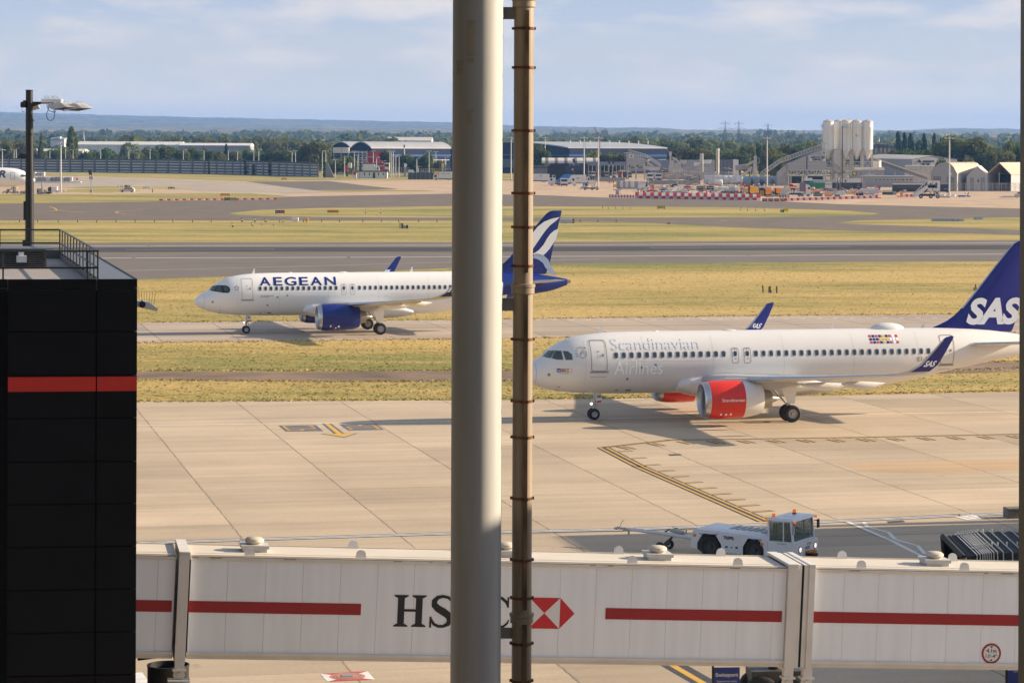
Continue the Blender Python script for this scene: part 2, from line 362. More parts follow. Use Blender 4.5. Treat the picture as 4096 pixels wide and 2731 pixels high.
# painted lines
def strip(mb, pts, wd, z, px=True, mi=0):
    ps = [(G(*p) if px else Vector((*p, 0))) for p in pts]
    for i in range(len(ps)-1):
        a, b = ps[i], ps[i+1]; d = (b-a); d.z = 0; d.normalize(); n = Vector((-d.y, d.x, 0))*(wd/2)
        e = d*(wd/2 if i else 0)
        mb.add([(*(a-n-e)[:2], z), (*(b-n)[:2], z), (*(b+n)[:2], z), (*(a+n-e)[:2], z)], [(0,1,2,3)], mi)
mk = MB()
strip(mk, [(L0, 989), (600, 983), (1900, 981), (2600, 978), (3200, 974.6), (R0, 967)], .9, .016)
strip(mk, [(L0, 1038), (540, 1032), (1400, 1029.5), (3000, 1022.5), (4022, 1016.5), (R0, 1009)], .9, .016)
strip(mk, [(500, 999), (1100, 997)], .35, .02); strip(mk, [(2600, 992.5), (3400, 987)], .35, .02)
strip(mk, [(500, 1083), (1900, 1047), (2400, 1037)], .25, .016)
strip(mk, [(L0, 1718), (1524, 1689.5), (2700, 1668.5), (4075, 1646), (R0, 1632)], .22, .012)
tx = mk.build('runway_lines', WHP); tag(tx, 'white painted runway and taxiway lines', None, None, 'structure')
mk = MB()
for i in range(70):                                                   # shoulder ticks of the far taxiway edge
    x = -100+i*66; y = 1294-x*.0062
    strip(mk, [(x, y), (x+20, y+.1)], .45, .016)
tag(mk.build('taxiway_ticks', WHP), 'short white ticks along the far taxiway edge', None, None, 'structure')
mk = MB()
strip(mk, [(L0, 1334), (550, 1322), (2100, 1307), (3000, 1298), (R0, 1283)], .25, .012)
tag(mk.build('taxiway_joint', BLP), 'dark centre seam of the far taxiway', None, None, 'structure')
# stand boundary: two yellow lines on a black band with comb ticks
def yline(pts, mb, mb2, z=.012, w_=.85, lw=.15):
    strip(mb2, pts, w_, z); 
    ps = [G(*p) for p in pts]
    for s in (-.2, .2):
        q = []
        for i, p in enumerate(ps):
            a = ps[max(0, i-1)]; b = ps[min(len(ps)-1, i+1)]; d = (b-a).normalized(); q.append(tuple((p+Vector((-d.y, d.x, 0))*s)[:2]))
        strip(mb, q, lw, z+.004, False)
ym, bm_ = MB(), MB()
ARM1 = [(2408, 1790), (2680, 1760), (3400, 1750), (4096, 1736), (R0, 1718)]
ARM2 = [(2412, 1790), (2560, 1867), (3062, 2086)]
yline(ARM1, ym, bm_, .012, .6, .1); yline(ARM2, ym, bm_)
for i in range(17):
    x = 2500+i*120; y = np.interp(x, [p[0] for p in ARM1], [p[1] for p in ARM1])+4
    strip(bm_, [(x-22, y+2), (x+28, y+13)], .7, .012); strip(ym, [(x-22, y+2), (x+28, y+13)], .2, .016)
for i in range(12):
    t = .06+i*.082; x = 2412+t*(3062-2412); y = np.interp(x, [2412, 2560, 3062], [1790, 1867, 2086])
    strip(bm_, [(x+14, y-4), (x+76+i*3, y-8-i*.2)], .5, .012); strip(ym, [(x+14, y-4), (x+72+i*3, y-8-i*.2)], .2, .016)
for q in ([(198, 827), (216, 832), (230, 842), (280, 847), (340, 851)], [(110, 846), (200, 846), (230, 842)], [(570, 841), (480, 845), (462, 849), (470, 853), (505, 856)], [(1446, 804.5), (1559, 808.5)], [(1770, 821), (1860, 822)], [(2190, 818), (2250, 822)], [(3720, 828), (3860, 834), (3960, 837)], [(2880, 885), (2910, 882), (3000, 880)]): strip(ym, q, .5, .02)
strip(ym, [(2680, 2655), (2860, 2760)], .28, .02); strip(bm_, [(2660, 2640), (2880, 2765)], .9, .016)
tag(ym.build('yellow_lines', YEP), 'double yellow stand lines with comb ticks on the apron', None, None, 'structure')
tag(bm_.build('black_line_borders', BLP), 'black borders under the yellow stand lines', None, None, 'structure')
# road edge lines and zigzag on the apron
wm, bm_ = MB(), MB()
RD = [(L0, 2210), (550, 2172), (1900, 2130), (2500, 2117), (3100, 2096), (3840, 2061), (4096, 2052), (R0, 2020)]
strip(bm_, RD, .95, .012)
for s in (-.3, .3): strip(wm, [(p[0], p[1]+s*7.5) for p in RD], .17, .016)
strip(wm, [(3392, 2087), (3560, 2160), (3700, 2230), (3800, 2262)], .22, .016)
strip(wm, [(3455, 2088), (3469, 2107), (3552, 2128), (3582, 2158), (3670, 2182), (3700, 2215)], .2, .016)
for i in range(3): strip(wm, [(3830+i*24, 2066-i*3), (3882+i*24, 2080-i*3)], .35, .02)
strip(wm, [(540, 2690), (590, 2760)], .5, .016)
tag(wm.build('white_lines', WHP), 'white double road line and zigzag on the apron', None, None, 'structure')
tag(bm_.build('dark_line_borders', BLP), 'dark borders under the white road line', None, None, 'structure')
# tinted concrete patch on the right and a drain
sheet('repaired_slab', [[(3350, 1853), (3600, 1847), (4080, 1838), (4080, 1880), (3800, 1892), (3440, 1884)]], .012, paved_mat('repaired_concrete', (.50, .35, .215), (.2, .15, .1), 7.4, 6.2, .06), 'orange tinted repaired concrete slab')
sheet('drain_grate', [[(3545, 2085), (3610, 2080), (3622, 2088), (3555, 2092)], [(2670, 1817), (2720, 1815), (2728, 1821), (2680, 1823)]], .012, BLP, 'dark drain grates set in the apron')
# arrow and its two panels
sheet('arrow_border', [[(1288, 1695), (1326, 1695), (1376, 1733), (1432, 1733), (1378, 1750.5), (1280, 1735), (1336, 1734)]], .014, GYP, 'dark border of the yellow pushback arrow')
sheet('arrow', [[(1296, 1694), (1314, 1694), (1368, 1734.5), (1421, 1733.5), (1377, 1748), (1294, 1735.5), (1347, 1735)]], .018, YEP, 'yellow pushback arrow painted on the apron')
sheet('number_panel', [[(1114, 1702), (1264, 1700), (1293, 1724), (1144, 1726)], [(1357, 1698), (1502, 1695.5), (1537, 1719), (1394, 1722.5)]], .014, GYP, 'dark painted panels carrying the stand number on the apron')
nm = MB()
for (ax, ay), (bx_, by_), flip in (((1124, 1704.5), (1272, 1722), 0), ((1368, 1700), (1520, 1718), 1)):
    p00, p01 = G(ax, ay), G(ax+24, ay+18.5)
    p10 = G(ax+132, ay-2)
    ux, uy = (p01-p00), (p10-p00)            # glyph right runs towards the camera, glyph up runs right
    if flip: org = p00+ux+uy; ux, uy = -ux, -uy
    else: org = p00
    v, f = glyphs('226', -.012); W = v[:, 0].max()
    nm.add([org+ux*(x/W)+uy*y+Vector((0, 0, .02)) for x, y in v], f)
tag(nm.build('stand_number', YEP), 'yellow stand number 226 painted lengthwise on the dark panels', None, None, 'structure')
# hydrant pit lid with its red and white painted square (bottom of the picture)
sq = [(1280, 2694), (1470, 2684), (1500, 2718), (1310, 2726)]
P4 = [G(*p) for p in sq]; ctr = sum(P4, Vector())/4
hm = MB()
for i in range(4): hm.add([(*P4[i][:2], .014), (*P4[(i+1) % 4][:2], .014), (*ctr[:2], .014)], [(0,1,2)], i % 2)
for r, z, mi in ((.62, .02, 2), (.5, .026, 3), (.4, .032, 2)):
    hm.add([(ctr.x+r*math.cos(t*math.pi/12), ctr.y+r*math.sin(t*math.pi/12), z) for t in range(24)], [tuple(range(24))], mi)
hm.box(ctr.x-.2, ctr.x+.2, ctr.y-.18, ctr.y+.18, .034, .05, 3)
solo(hm, 'hydrant_pit', [REP, WHP, M('pit_orange', (.6, .2, .06)), M('pit_grey', (.2, .25, .33))], 'fuel hydrant pit lid in a red and white painted square on the apron', 'hydrant pit')
# ================================================================ distant terrain
def terrain(x, y):
    t = np.clip((y-1750)/4300, 0, None); z = 32*np.clip(t, 0, 2.2)**1.25
    return z
hx = np.linspace(-.32, .30, 1100); hy = np.concatenate([np.linspace(1790, 8500, 40), np.linspace(8700, 21500, 120)])
def skyline(px): return np.interp(px, [-900, 0, 150, 400, 700, 1000, 1400, 1800, 2136, 2468, 2600, 2765, 2900, 3034, 3108, 3272, 3495, 3637, 3725, 3844, 4096, 5000],
                                      [455, 452, 455, 463, 470, 477, 486, 494, 510, 514, 515, 526, 527, 519, 526, 534, 534, 526, 519, 516, 519, 530])
hr = np.random.RandomState(3)
def fbm(x, s, seed):
    r = np.random.RandomState(seed); out = np.zeros_like(x)
    for k in range(6):
        n = 400; tab = r.rand(n); q = (x*s*2**k) % (n-1); i = np.floor(q).astype(int); f = q-i; f = f*f*(3-2*f)
        out += (tab[i]*(1-f)+tab[(i+1) % n]*f-.5)/1.8**k
    return out
vs = []
for yy in hy:
    X = hx*yy; pxs = 2048+hx*F_
    top = H+(YH+(pxs-2048)*ROLL-skyline(pxs))/F_*19500
    z = terrain(X, yy)
    r1 = np.clip((yy-11000)/8500, 0, 1); r1 = r1*r1*(3-2*r1)
    z = z*(1-r1)+(top-4)*r1 if yy <= 19500 else (top-4)-(yy-19500)*.02
    z = z+fbm(X+4000+yy*.7, .0012, 5)*26*r1*(1-r1)*4+fbm(X+yy*.5+9000, .009, int(yy) % 97)*(3+9*(yy > 4000))*.8
    if yy < 2200: z = z*(yy-1790)/410-.6
    vs.append(np.stack([X, np.full_like(X, yy), z], 1))
nv = len(hx); hm = MB(); hm.v = np.concatenate(vs).tolist()
hm.f = [(j*nv+i, j*nv+i+1, (j+1)*nv+i+1, (j+1)*nv+i) for j in range(len(hy)-1) for i in range(nv-1)]; hm.m = [0]*len(hm.f)
m, t, b = nodes_mat('hill_fields', 1.); q = NT(t); c = q.coord((.00055, .00022, 1)); c2 = q.coord()
fld = q.ramp(q.noise(c, 3.2, 3, .5), [(.5, (.04, .055, .024)), (.54, (.38, .31, .15)), (.64, (.42, .34, .16)), (.7, (.05, .065, .03))])
t.links.new(q.mix(.6, fld, q.ramp(q.noise(c2, .02, 5, .6), [(.3, .6), (.7, 1.3)]), 'MULTIPLY'), b.inputs['Base Color'])
me = bpy.data.meshes.new('hills'); me.from_pydata(hm.v, [], hm.f); me.materials.append(m); me.polygons.foreach_set('use_smooth', [True]*len(me.polygons))
o = bpy.data.objects.new('hills', me); C.objects.link(o); tag(o, 'low wooded hills fading to blue along the horizon', None, None, 'structure')

# ragged grass tufts over the near strips: nobody could count them
def tufts():
    r = np.random.RandomState(5); V = []
    def pts(n, px0, px1, top, bot, spread=1.):
        x = r.uniform(px0, px1, n); f = r.rand(n)
        yt = np.interp(x, *zip(*top)); yb = np.interp(x, *zip(*bot)); inv = 1/(yt-585)+(1/(yb-585)-1/(yt-585))*f; y = 585.15+1/inv+.0038*(x-2048)*0
        return [G(a, c) for a, c in zip(x, y)]
    T1 = [(0, 1121), (550, 1120), (1100, 1103), (2264, 1057), (4200, 1050)]; B1 = [(0, 1292), (550, 1289), (1800, 1279), (3000, 1262), (4200, 1252)]
    T2 = [(0, 1374), (550, 1373), (1830, 1357), (4200, 1330)]; B2 = [(0, 1484), (1820, 1480), (3300, 1468), (4200, 1440)]
    T3 = [(0, 1518), (1400, 1528), (2600, 1521), (4200, 1470)]; B3 = [(0, 1607), (550, 1606), (2400, 1593), (4200, 1560)]
    P = pts(13000, 300, 4150, T1, B1)+pts(8000, 300, 4150, T2, B2)+pts(6000, 300, 4150, T3, B3)
    for e in (B1, B2, B3, T2, T3):                                   # thicker fringe along the paving
        o = [(x, y+1.5) for x, y in e] if e in (B1, B2, B3) else [(x, y-1) for x, y in e]; P += pts(2200, 300, 4150, [(x, y-4) for x, y in o], [(x, y+2) for x, y in o])
    P = np.array([tuple(p) for p in P]); n = len(P); h = r.gamma(3., .011, n)+.01; h[27000:] *= 1.5; a = r.uniform(0, 6.28, n); w_ = r.uniform(.04, .15, n); d = np.stack([np.cos(a)*.9, np.sin(a)*.4, 0*a], 1)*w_[:, None]
    up = np.stack([r.normal(0, .1, n), r.normal(0, .06, n), h], 1); z = np.array([0, 0, .003])
    V = np.stack([P-d+z, P+d+z, P+d*.5+up, P-d*.6+up*.8], 1).reshape(-1, 3)
    me = bpy.data.meshes.new('grass_tufts'); me.from_pydata(V.tolist(), [], [(4*i, 4*i+1, 4*i+2, 4*i+3) for i in range(n)])
    m, t, b_ = nodes_mat('tuft_blades', .9); q = NT(t); gi = t.nodes.new('ShaderNodeNewGeometry'); c = q.coord((.35, 1, 1), -PSI)
    s = q.math('ADD', q.math('MULTIPLY', q.noise(c, .06, 4, .6), .75), q.math('MULTIPLY', gi.outputs['Random Per Island'], .28))
    t.links.new(q.ramp(s, [(.34, (.31, .27, .085)), (.47, (.41, .31, .11)), (.6, (.50, .36, .13)), (.72, (.58, .44, .18))]), b_.inputs['Base Color'])
    me.materials.append(m); o = bpy.data.objects.new('grass_tufts', me); C.objects.link(o); tag(o, 'dry tufted grass on the strips beside the taxiways', 'grass', None, 'stuff')
tufts()
# ================================================================ airliners
def pchip(xs,ys):
    xs,ys = np.array(xs,float),np.array(ys,float); h = np.diff(xs); d = np.diff(ys)/h; m = np.zeros_like(ys)
    for i in range(1,len(xs)-1):
        if d[i-1]*d[i] > 0:
            w1,w2 = 2*h[i]+h[i-1],h[i]+2*h[i-1]; m[i] = (w1+w2)/(w1/d[i-1]+w2/d[i])
    m[0],m[-1] = d[0],d[-1]
    def f(x):
        x = min(max(x,xs[0]),xs[-1]); i = min(max(int(np.searchsorted(xs,x))-1,0),len(xs)-2); t = (x-xs[i])/h[i]
        return float(ys[i]*(1+2*t)*(1-t)**2+m[i]*h[i]*t*(1-t)**2+ys[i+1]*t*t*(3-2*t)+m[i+1]*h[i]*t*t*(t-1))
    return f
LEN = 37.4
ZT = pchip([0,.05,.15,.4,.8,1.1,1.42,1.8,2.3,2.9,3.6,4.5,5.8,7.5,9,24,26.5,29,31,33,35,36.5,37.4],[3.2,3.36,3.5,3.72,3.98,4.14,4.3,4.7,5.05,5.35,5.57,5.73,5.85,5.9,5.91,5.93,5.94,5.94,5.9,5.78,5.52,5.28,5.1])
ZB = pchip([0,.05,.15,.4,.8,1.24,1.8,2.6,3.5,4.4,5.8,7.5,21,22.1,24,25.75,28,31,33.5,35.8,37.4],[3.2,3.03,2.88,2.66,2.42,2.25,2.08,1.94,1.85,1.8,1.75,1.73,1.73,1.76,1.87,2.04,2.42,3.06,3.54,3.94,4.5])
FW = pchip([0,.05,.15,.4,.8,1.1,1.45,1.8,2.3,2.9,3.6,4.5,5.8,7.5,23,26,29,31,33,35,36.5,37.4],[0.001,.18,.34,.62,.92,1.1,1.27,1.42,1.6,1.75,1.87,1.94,1.97,1.975,1.975,1.93,1.7,1.42,1.05,.66,.38,.22])
def surf(x,z,eps=.012):
    zt,zb,w_ = ZT(x),ZB(x),FW(x); zc,r = (zt+zb)/2,(zt-zb)/2
    c = max(-1,min(1,(z-zc)/max(r,1e-3))); s = math.sqrt(max(0,1-c*c)); n = Vector((0,-s,c*w_/max(r,1e-3))); n.normalize()
    return Vector((x,-w_*s,zc+r*c))+n*eps
def decal(mb,polys,mi=0,eps=.012,step=.16,fn=surf):
    """flat polygons given in (x,z), cut finely and laid on the port side of the fuselage"""
    bm = bmesh.new()
    for p in polys:
        try: bm.faces.new([bm.verts.new((x,0,z)) for x,z in p])
        except ValueError: pass
    if not bm.verts: return
    xs = [v.co.x for v in bm.verts]; zs = [v.co.z for v in bm.verts]
    for lo,hi,nrm in ((min(xs),max(xs),(1,0,0)),(min(zs),max(zs),(0,0,1))):
        n = int((hi-lo)/step)
        for i in range(1,n+1):
            d = lo+(hi-lo)*i/(n+1); co = (d,0,0) if nrm[0] else (0,0,d)
            bmesh.ops.bisect_plane(bm,geom=bm.verts[:]+bm.edges[:]+bm.faces[:],plane_co=co,plane_no=nrm)
    bm.verts.index_update()
    mb.add([fn(v.co.x,v.co.z,eps) for v in bm.verts],[tuple(v.index for v in f.verts) for f in bm.faces],mi)
    bm.free()
def rrect(x0,x1,z0,z1,r,n=4):
    pts = []
    for cx,cz,a0 in ((x1-r,z1-r,0),(x0+r,z1-r,90),(x0+r,z0+r,180),(x1-r,z0+r,270)):
        for i in range(n+1):
            a = R_(a0+90*i/n); pts.append((cx+r*math.cos(a),cz+r*math.sin(a)))
    return pts
def ring(outer,inner):
    n = len(outer); return [[outer[i],outer[(i+1) % n],inner[(i+1) % n],inner[i]] for i in range(n)]
def tpolys(s,x,z,h,width=None,bold=0.,shear=0.,space=1.):
    v,f = glyphs(s,bold,shear,space); sx = width/v[:,0].max() if width else h
    return [[(x+v[i][0]*sx,z+v[i][1]*h) for i in fc] for fc in f]
def foil(mb,st,mif=None,capb=True):
    """stations (le, chord, thick, nrm angle) -> lofted aerofoil; chord runs along +x"""
    sec = [(0,0),(.04,.3),(.14,.48),(.34,.5),(.66,.28),(1,.02),(.66,-.2),(.34,-.36),(.14,-.36),(.04,-.24)]
    rings = []
    for le,ch,th,ang in st:
        le = Vector(le); n = Vector((0,math.sin(ang),math.cos(ang)))
        rings.append([le+Vector((u*ch,0,0))+n*(q*th) for u,q in sec])
    mb.loft(rings,0,True,capb,mif)
WHITE = M('aircraft_white',(.84,.83,.81),.28,var=.02,scale=.6)
CREAM = M('aircraft_warm_white',(.745,.73,.705),.28,var=.02,scale=.6)
GREYW = M('wing_grey',(.52,.53,.54),.35,var=.06,scale=1.2)
METAL = M('bare_metal',(.62,.62,.63),.3,.9,.05)
DMETAL = M('hot_metal',(.36,.33,.30),.35,.9,.12)
TYRE = M('tyre_rubber',(.018,.018,.019),.75,var=.2)
RIM = M('wheel_rim',(.42,.42,.42),.45,.6,.08)
STEEL = M('gear_steel',(.45,.45,.46),.4,.7,.1)
GLASS = M('cabin_glass',(.035,.05,.075),.12,var=0,spec=.8)
COCK = M('cockpit_glass',(.06,.08,.075),.06,var=.25,scale=2.,spec=1.)
DLINE = M('panel_grey',(.25,.25,.25),.6,var=0)
LLINE = M('panel_line',(.40,.40,.39),.6,var=0)
DARK = M('dark_void',(.012,.012,.013),.8,var=0)
BLUE_A = M('deep_blue_paint',(.009,.024,.18),.3,var=.04)
BLUE_S = M('navy_blue_paint',(.018,.022,.20),.3,var=.04)
RED_S = M('coral_red_paint',(.70,.035,.022),.3,var=.04)
RED_D = M('decal_red',(.6,.04,.04),.5,var=0)
LBLUE = M('pale_blue_lettering',(.645,.69,.755),.35,var=0)
PWHITE = M('bright_lettering',(.97,.97,.97),.35,var=0)
YEL_D = M('decal_yellow',(.75,.5,.03),.5,var=0)
LPALE = M('light_blue_paint',(.42,.50,.68),.35,var=0)

def wheel(mb,c,r,wd,n=22):                                   # axle along y, tyre slot 0, rim slot 1
    c = Vector(c); prof = [(r*.55,-wd/2),(r*.86,-wd/2),(r*.97,-wd*.36),(r,-wd*.12),(r,wd*.12),(r*.97,wd*.36),(r*.86,wd/2),(r*.55,wd/2)]
    def lat(prof,mi):
        vs = [c+Vector((q*math.cos(2*math.pi*i/n),t,q*math.sin(2*math.pi*i/n))) for q,t in prof for i in range(n)]
        mb.add(vs,[(j*n+i,j*n+(i+1) % n,(j+1)*n+(i+1) % n,(j+1)*n+i) for j in range(len(prof)-1) for i in range(n)],mi)
    lat(prof,0)
    for s in (-1,1): lat([(r*.56,s*wd*.46),(r*.5,s*wd*.44),(r*.44,s*wd*.3),(r*.2,s*wd*.26),(r*.16,s*wd*.5),(.005,s*wd*.5)],1)

def airliner(name,label,loc,livery):
    S = livery == 'S'
    body = CREAM if S else WHITE
    root = thing(name,label,'airliner',loc,PSI)
    # fuselage
    xs = sorted(set([0,.03,.08,.15,.25,.4,.6,.8,1.0,1.2,1.42,1.6,1.8,2.05,2.3,2.6,2.9,3.25,3.6,4.,4.5,5.1,5.8,6.6,7.5]+list(np.arange(9,24,1.5))+list(np.arange(24,37.3,.5))+[37.4]))
    n = 40; rings = []
    for x in xs:
        zt,zb,w_ = ZT(x),ZB(x),FW(x); zc,r = (zt+zb)/2,(zt-zb)/2
        rings.append([Vector((x,-w_*math.sin(2*math.pi*i/n),zc+r*math.cos(2*math.pi*i/n))) for i in range(n)])
    mb = MB(); mb.loft(rings,0)
    if not S:
        for k,f in enumerate(mb.f):
            cx = sum(mb.v[i][0] for i in f)/len(f); cz = sum(mb.v[i][2] for i in f)/len(f)
            if cx+.45*(cz-4) > 30.6: mb.m[k] = 1
    fus = mb.build('fuselage',[body,BLUE_A],root,60)
    # panel seams and small marks painted on the skin
    mb = MB()
    def vline(x,z0,z1,wd=.02): decal(mb,[[(x,z0),(x+wd,z0),(x+wd,z1),(x,z1)]],0,.006)
    for x in (.87,): vline(x,ZB(x)+.1,ZT(x)-.1,.022)
    for x in (4.05,8.1,12.9,17.9,22.9,27.6): vline(x,ZB(x)+.6,ZT(x)-.25,.012)
    decal(mb,[[(6.9,4.02),(13.6,4.02),(13.6,4.032),(6.9,4.032)]],0,.006)
    for x,z,w_,h in ((1.55,3.08,.2,.2),(7.0,1.98,.4,.12),(2.3,2.3,.18,.06),(2.28,2.0,.2,.06),(6.3,2.0,.16,.09)):
        decal(mb,[rrect(x,x+w_,z,z+h,min(w_,h)*.4)],1,.008)
    for x,z in ((7.9,3.62),(8.86,3.78),(6.95,2.85)): decal(mb,[rrect(x-.09,x+.09,z-.09,z+.09,.085)],1,.008)
    mb.build('panel_seams',[LLINE,DLINE],fus)
    # cockpit glazing
    def glaze(o,side):
        b_ = MB()
        P1 = [(1.45,4.30),(1.82,4.685),(2.13,4.73),(1.83,4.28)]
        P2 = [(1.90,4.27),(2.18,4.73),(2.52,4.72),(2.56,4.2),(2.17,4.2)]
        P3 = [(2.64,4.72),(2.93,4.71),(3.15,4.53),(3.17,4.2),(2.74,4.19)]
        if not S:
            decal(b_,[[(1.40,4.25),(1.8,4.70),(2.3,4.78),(2.98,4.77),(3.25,4.62),(3.32,4.4),(3.26,4.16),(3.1,4.06),(2.6,4.08),(2.1,4.16)]],0,.008,.08)
        for p in (P1,P2,P3):
            cx = sum(q[0] for q in p)/len(p); cz = sum(q[1] for q in p)/len(p); g = 1.1
            if S: decal(b_,[[(cx+(x-cx)*g,cz+(z-cz)*g) for x,z in p]],0,.006,.08)
            decal(b_,[p],1,.016,.08)
        if side > 0: b_.v = [(x,-y,z) for x,y,z in b_.v]
        return b_.build('cockpit_window',[DARK if not S else DLINE,COCK],root)
    glaze(root,-1); glaze(root,1)
    # cabin windows, each its own pane, on both sides share meshes mirrored
    wx = [6.14+i*.5357 for i in range(15)]+[15.92+i*.541 for i in range(24)]
    if not S: wx = [6.22+i*.533 for i in range(15)]+[16.0+i*.535 for i in range(24)]
    for i,x in enumerate(wx):
        b_ = MB(); z = 4.45 if S else 4.47
        decal(b_,[rrect(x-.155,x+.155,z-.225,z+.225,.13)],0,.008,.5)
        decal(b_,[rrect(x-.115,x+.115,z-.175,z+.175,.1)],1,.014,.5)
        b_.build('cabin_window',[LLINE,GLASS],root)
    # doors and overwing exits
    def door(nm,x0,x1,z0,z1,sill,win=True):
        b_ = MB(); o_,i_ = rrect(x0,x1,z0,z1,.16),rrect(x0+.045,x1-.045,z0+.045,z1-.045,.13)
        decal(b_,ring(o_,i_),0,.012,.2)
        if win: decal(b_,[rrect(x0+.72*(x1-x0)-.07,x0+.72*(x1-x0)+.09,4.36,4.56,.07)],1,.016,.5)
        decal(b_,[[(x0+.4*(x1-x0),4.25),(x0+.4*(x1-x0)+.03,4.25),(x0+.4*(x1-x0)+.03,4.5),(x0+.4*(x1-x0),4.5)]],0,.014)
        decal(b_,[[(x0+.45,4.68),(x0+.6,4.68),(x0+.6,4.73),(x0+.45,4.73)]],2,.014)
        if sill:
            decal(b_,[[(x0-.06,z0-.1),(x1+.08,z0-.1),(x1+.08,z0+.06),(x1,z0-.02),(x0+.02,z0-.02),(x0-.06,z0+.05)]],1,.02,.2)
            if S: decal(b_,[[(x0,z0-.38),(x1,z0-.38),(x1,z0-.355),(x0,z0-.355)]],1,.01)
        return b_.build(nm,[LLINE if not S else M('door_outline',(.22,.22,.22),.5,var=0),DLINE,RED_D],root)
    door('door',4.42,5.52,3.4,5.44,True); door('door',29.3,30.35,3.48,5.5,True)
    for x0,x1 in ((14.2,14.7),(15.05,15.56)):
        b_ = MB(); decal(b_,ring(rrect(x0,x1,3.81,4.85,.14),rrect(x0+.04,x1-.04,3.85,4.81,.11)),0,.012,.2)
        xm = (x0+x1)/2; decal(b_,[rrect(xm-.115,xm+.115,4.28,4.63,.1)],1,.014,.5)
        for z in (4.72,4.1): decal(b_,[[(xm-.05,z),(xm+.05,z),(xm+.05,z+.06),(xm-.05,z+.06)]],2,.014)
        b_.build('emergency_exit',[DLINE if S else LLINE,GLASS,RED_D],root)
    # lettering
    b_ = MB()
    if S:
        decal(b_,tpolys('Scandinavian',5.88,4.78,.74,6.1),0,.012,.2)
        b_.build('title_lettering',LBLUE,root)
        b_ = MB(); decal(b_,tpolys('Airlines',6.0,3.17,.88,3.35),0,.012,.2); b_.build('second_lettering',PWHITE,root)
        b_ = MB()                                              # alliance roundel: arcs and lettering on a circle
        cx,cz = 3.87,4.59
        def arc(r,a0,a1,wd,n=14,c=(cx,cz)):
            p = [(c[0]+r*math.cos(R_(a0+(a1-a0)*i/n)),c[1]+r*math.sin(R_(a0+(a1-a0)*i/n))) for i in range(n+1)]
            q_ = [(c[0]+(r-wd)*math.cos(R_(a0+(a1-a0)*i/n)),c[1]+(r-wd)*math.sin(R_(a0+(a1-a0)*i/n))) for i in range(n+1)]
            return [[p[i],p[i+1],q_[i+1],q_[i]] for i in range(n)]
        decal(b_,arc(.3,-130,40,.035),0)
        for k in range(3):
            for s in range(10):
                f1,f2 = s/10,(s+1)/10; g = lambda f: (cx-.24+.46*f+.03*k,cz-.12+.1*k+.09*math.sin(f*6.3-1.5)+.06*f)
                p,q_ = g(f1),g(f2); decal(b_,[[p,q_,(q_[0],q_[1]+.035),(p[0],p[1]+.035)]],0)
        for k,ch in enumerate('SKYTEAM'):
            a = 205-k*24; v,f = glyphs(ch,.01); h = .13; r = .34; ca,sa = math.cos(R_(a)),math.sin(R_(a)); W = v[:,0].max()
            decal(b_,[[(cx+ca*(r+y*h)+sa*(v_-W/2)*h,cz+sa*(r+y*h)-ca*(v_-W/2)*h) for v_,y in [v[i] for i in fc]] for fc in f],0)
        b_.build('alliance_emblem',DLINE,root)
        def flags(x0,x1,z0,z1,nm,sub):
            b_ = MB(); cw,chh = (x1-x0)/9,(z1-z0)/3
            rows = ['RBRBYBRWR','BBBYYYWWW','RBRBYBRWR']
            for j,row in enumerate(rows):
                for i,ch in enumerate(row):
                    a,c = x0+i*cw+(.0 if j != 1 else .0)+(.04*(2-j) if not sub else 0)*0,z1-(j+1)*chh
                    decal(b_,[[(a,c+chh*.12),(a+cw*.72,c+chh*.12),(a+cw*.72,c+chh*.88),(a,c+chh*.88)]],'RBYW'.index(ch),.012,.5)
            b_.build(nm,[RED_D,BLUE_S,YEL_D,PWHITE],root)
        flags(24.2,26.35,4.98,5.58,'flag_blocks',False); flags(2.42,3.14,3.36,3.6,'flag_blocks',True)
        b_ = MB(); decal(b_,[[(2.14,3.36),(2.39,3.36),(2.39,3.6),(2.14,3.6)]],0); decal(b_,tpolys('SAS',2.17,3.42,.1,.19,.02,.2),1,.018)
        b_.build('nose_badge',[BLUE_S,PWHITE],root)
        b_ = MB(); decal(b_,tpolys('Aurisle Viking',2.3,3.24,.085,.62),0); decal(b_,tpolys('EI-SII',27.52,3.78,.29,1.1,.01),0,.012)
        b_.build('small_lettering',DLINE,root)
    else:
        for k,(ch,x0,x1) in enumerate((('A',6.2,7.28),('E',7.55,8.43),('G',8.66,9.82),('E',10.08,10.97),('A',11.2,12.33),('N',12.6,13.72))):
            decal(b_,tpolys(ch,x0,4.76,.76,x1-x0,.018),0,.014,.2)
        b_.build('title_lettering',BLUE_A,root)
        b_ = MB(); decal(b_,tpolys('A320',6.22,3.63,.2,.84,.01),0); decal(b_,tpolys('neo',7.08,3.71,.15,.46,.01,.3),0)
        cx,cz = 3.95,4.52                                     # five-pointed emblem of grey darts
        for k in range(5):
            a = R_(90+72*k); p = lambda r,d: (cx+r*math.cos(a+d),cz+r*math.sin(a+d)); decal(b_,[[p(.28,0),p(.16,.75),p(.1,.0),p(.2,-.35)]],0)
        b_.build('small_lettering',DLINE,root)
    # belly fairing
    rings = []
    for x,ex,zc_,hz in ((10.5,.0,2.3,.3),(10.75,.06,2.45,.55),(11.4,.12,2.48,.8),(12.4,.16,2.45,.95),(14,.2,2.42,1.0),(17,.22,2.4,1.0),(19,.16,2.35,.9),(20.5,.08,2.2,.62),(21.4,0.,2.05,.35)):
        w_ = 1.93+ex; rr = []
        for i in range(24):
            a = 2*math.pi*i/24; c,s_ = math.cos(a),math.sin(a)
            rr.append(Vector((x,w_*math.copysign(abs(c)**.7,c)*(.96 if s_ < 0 else 1),zc_+hz*math.copysign(abs(s_)**.8,s_)-.05)))
        rings.append(rr)
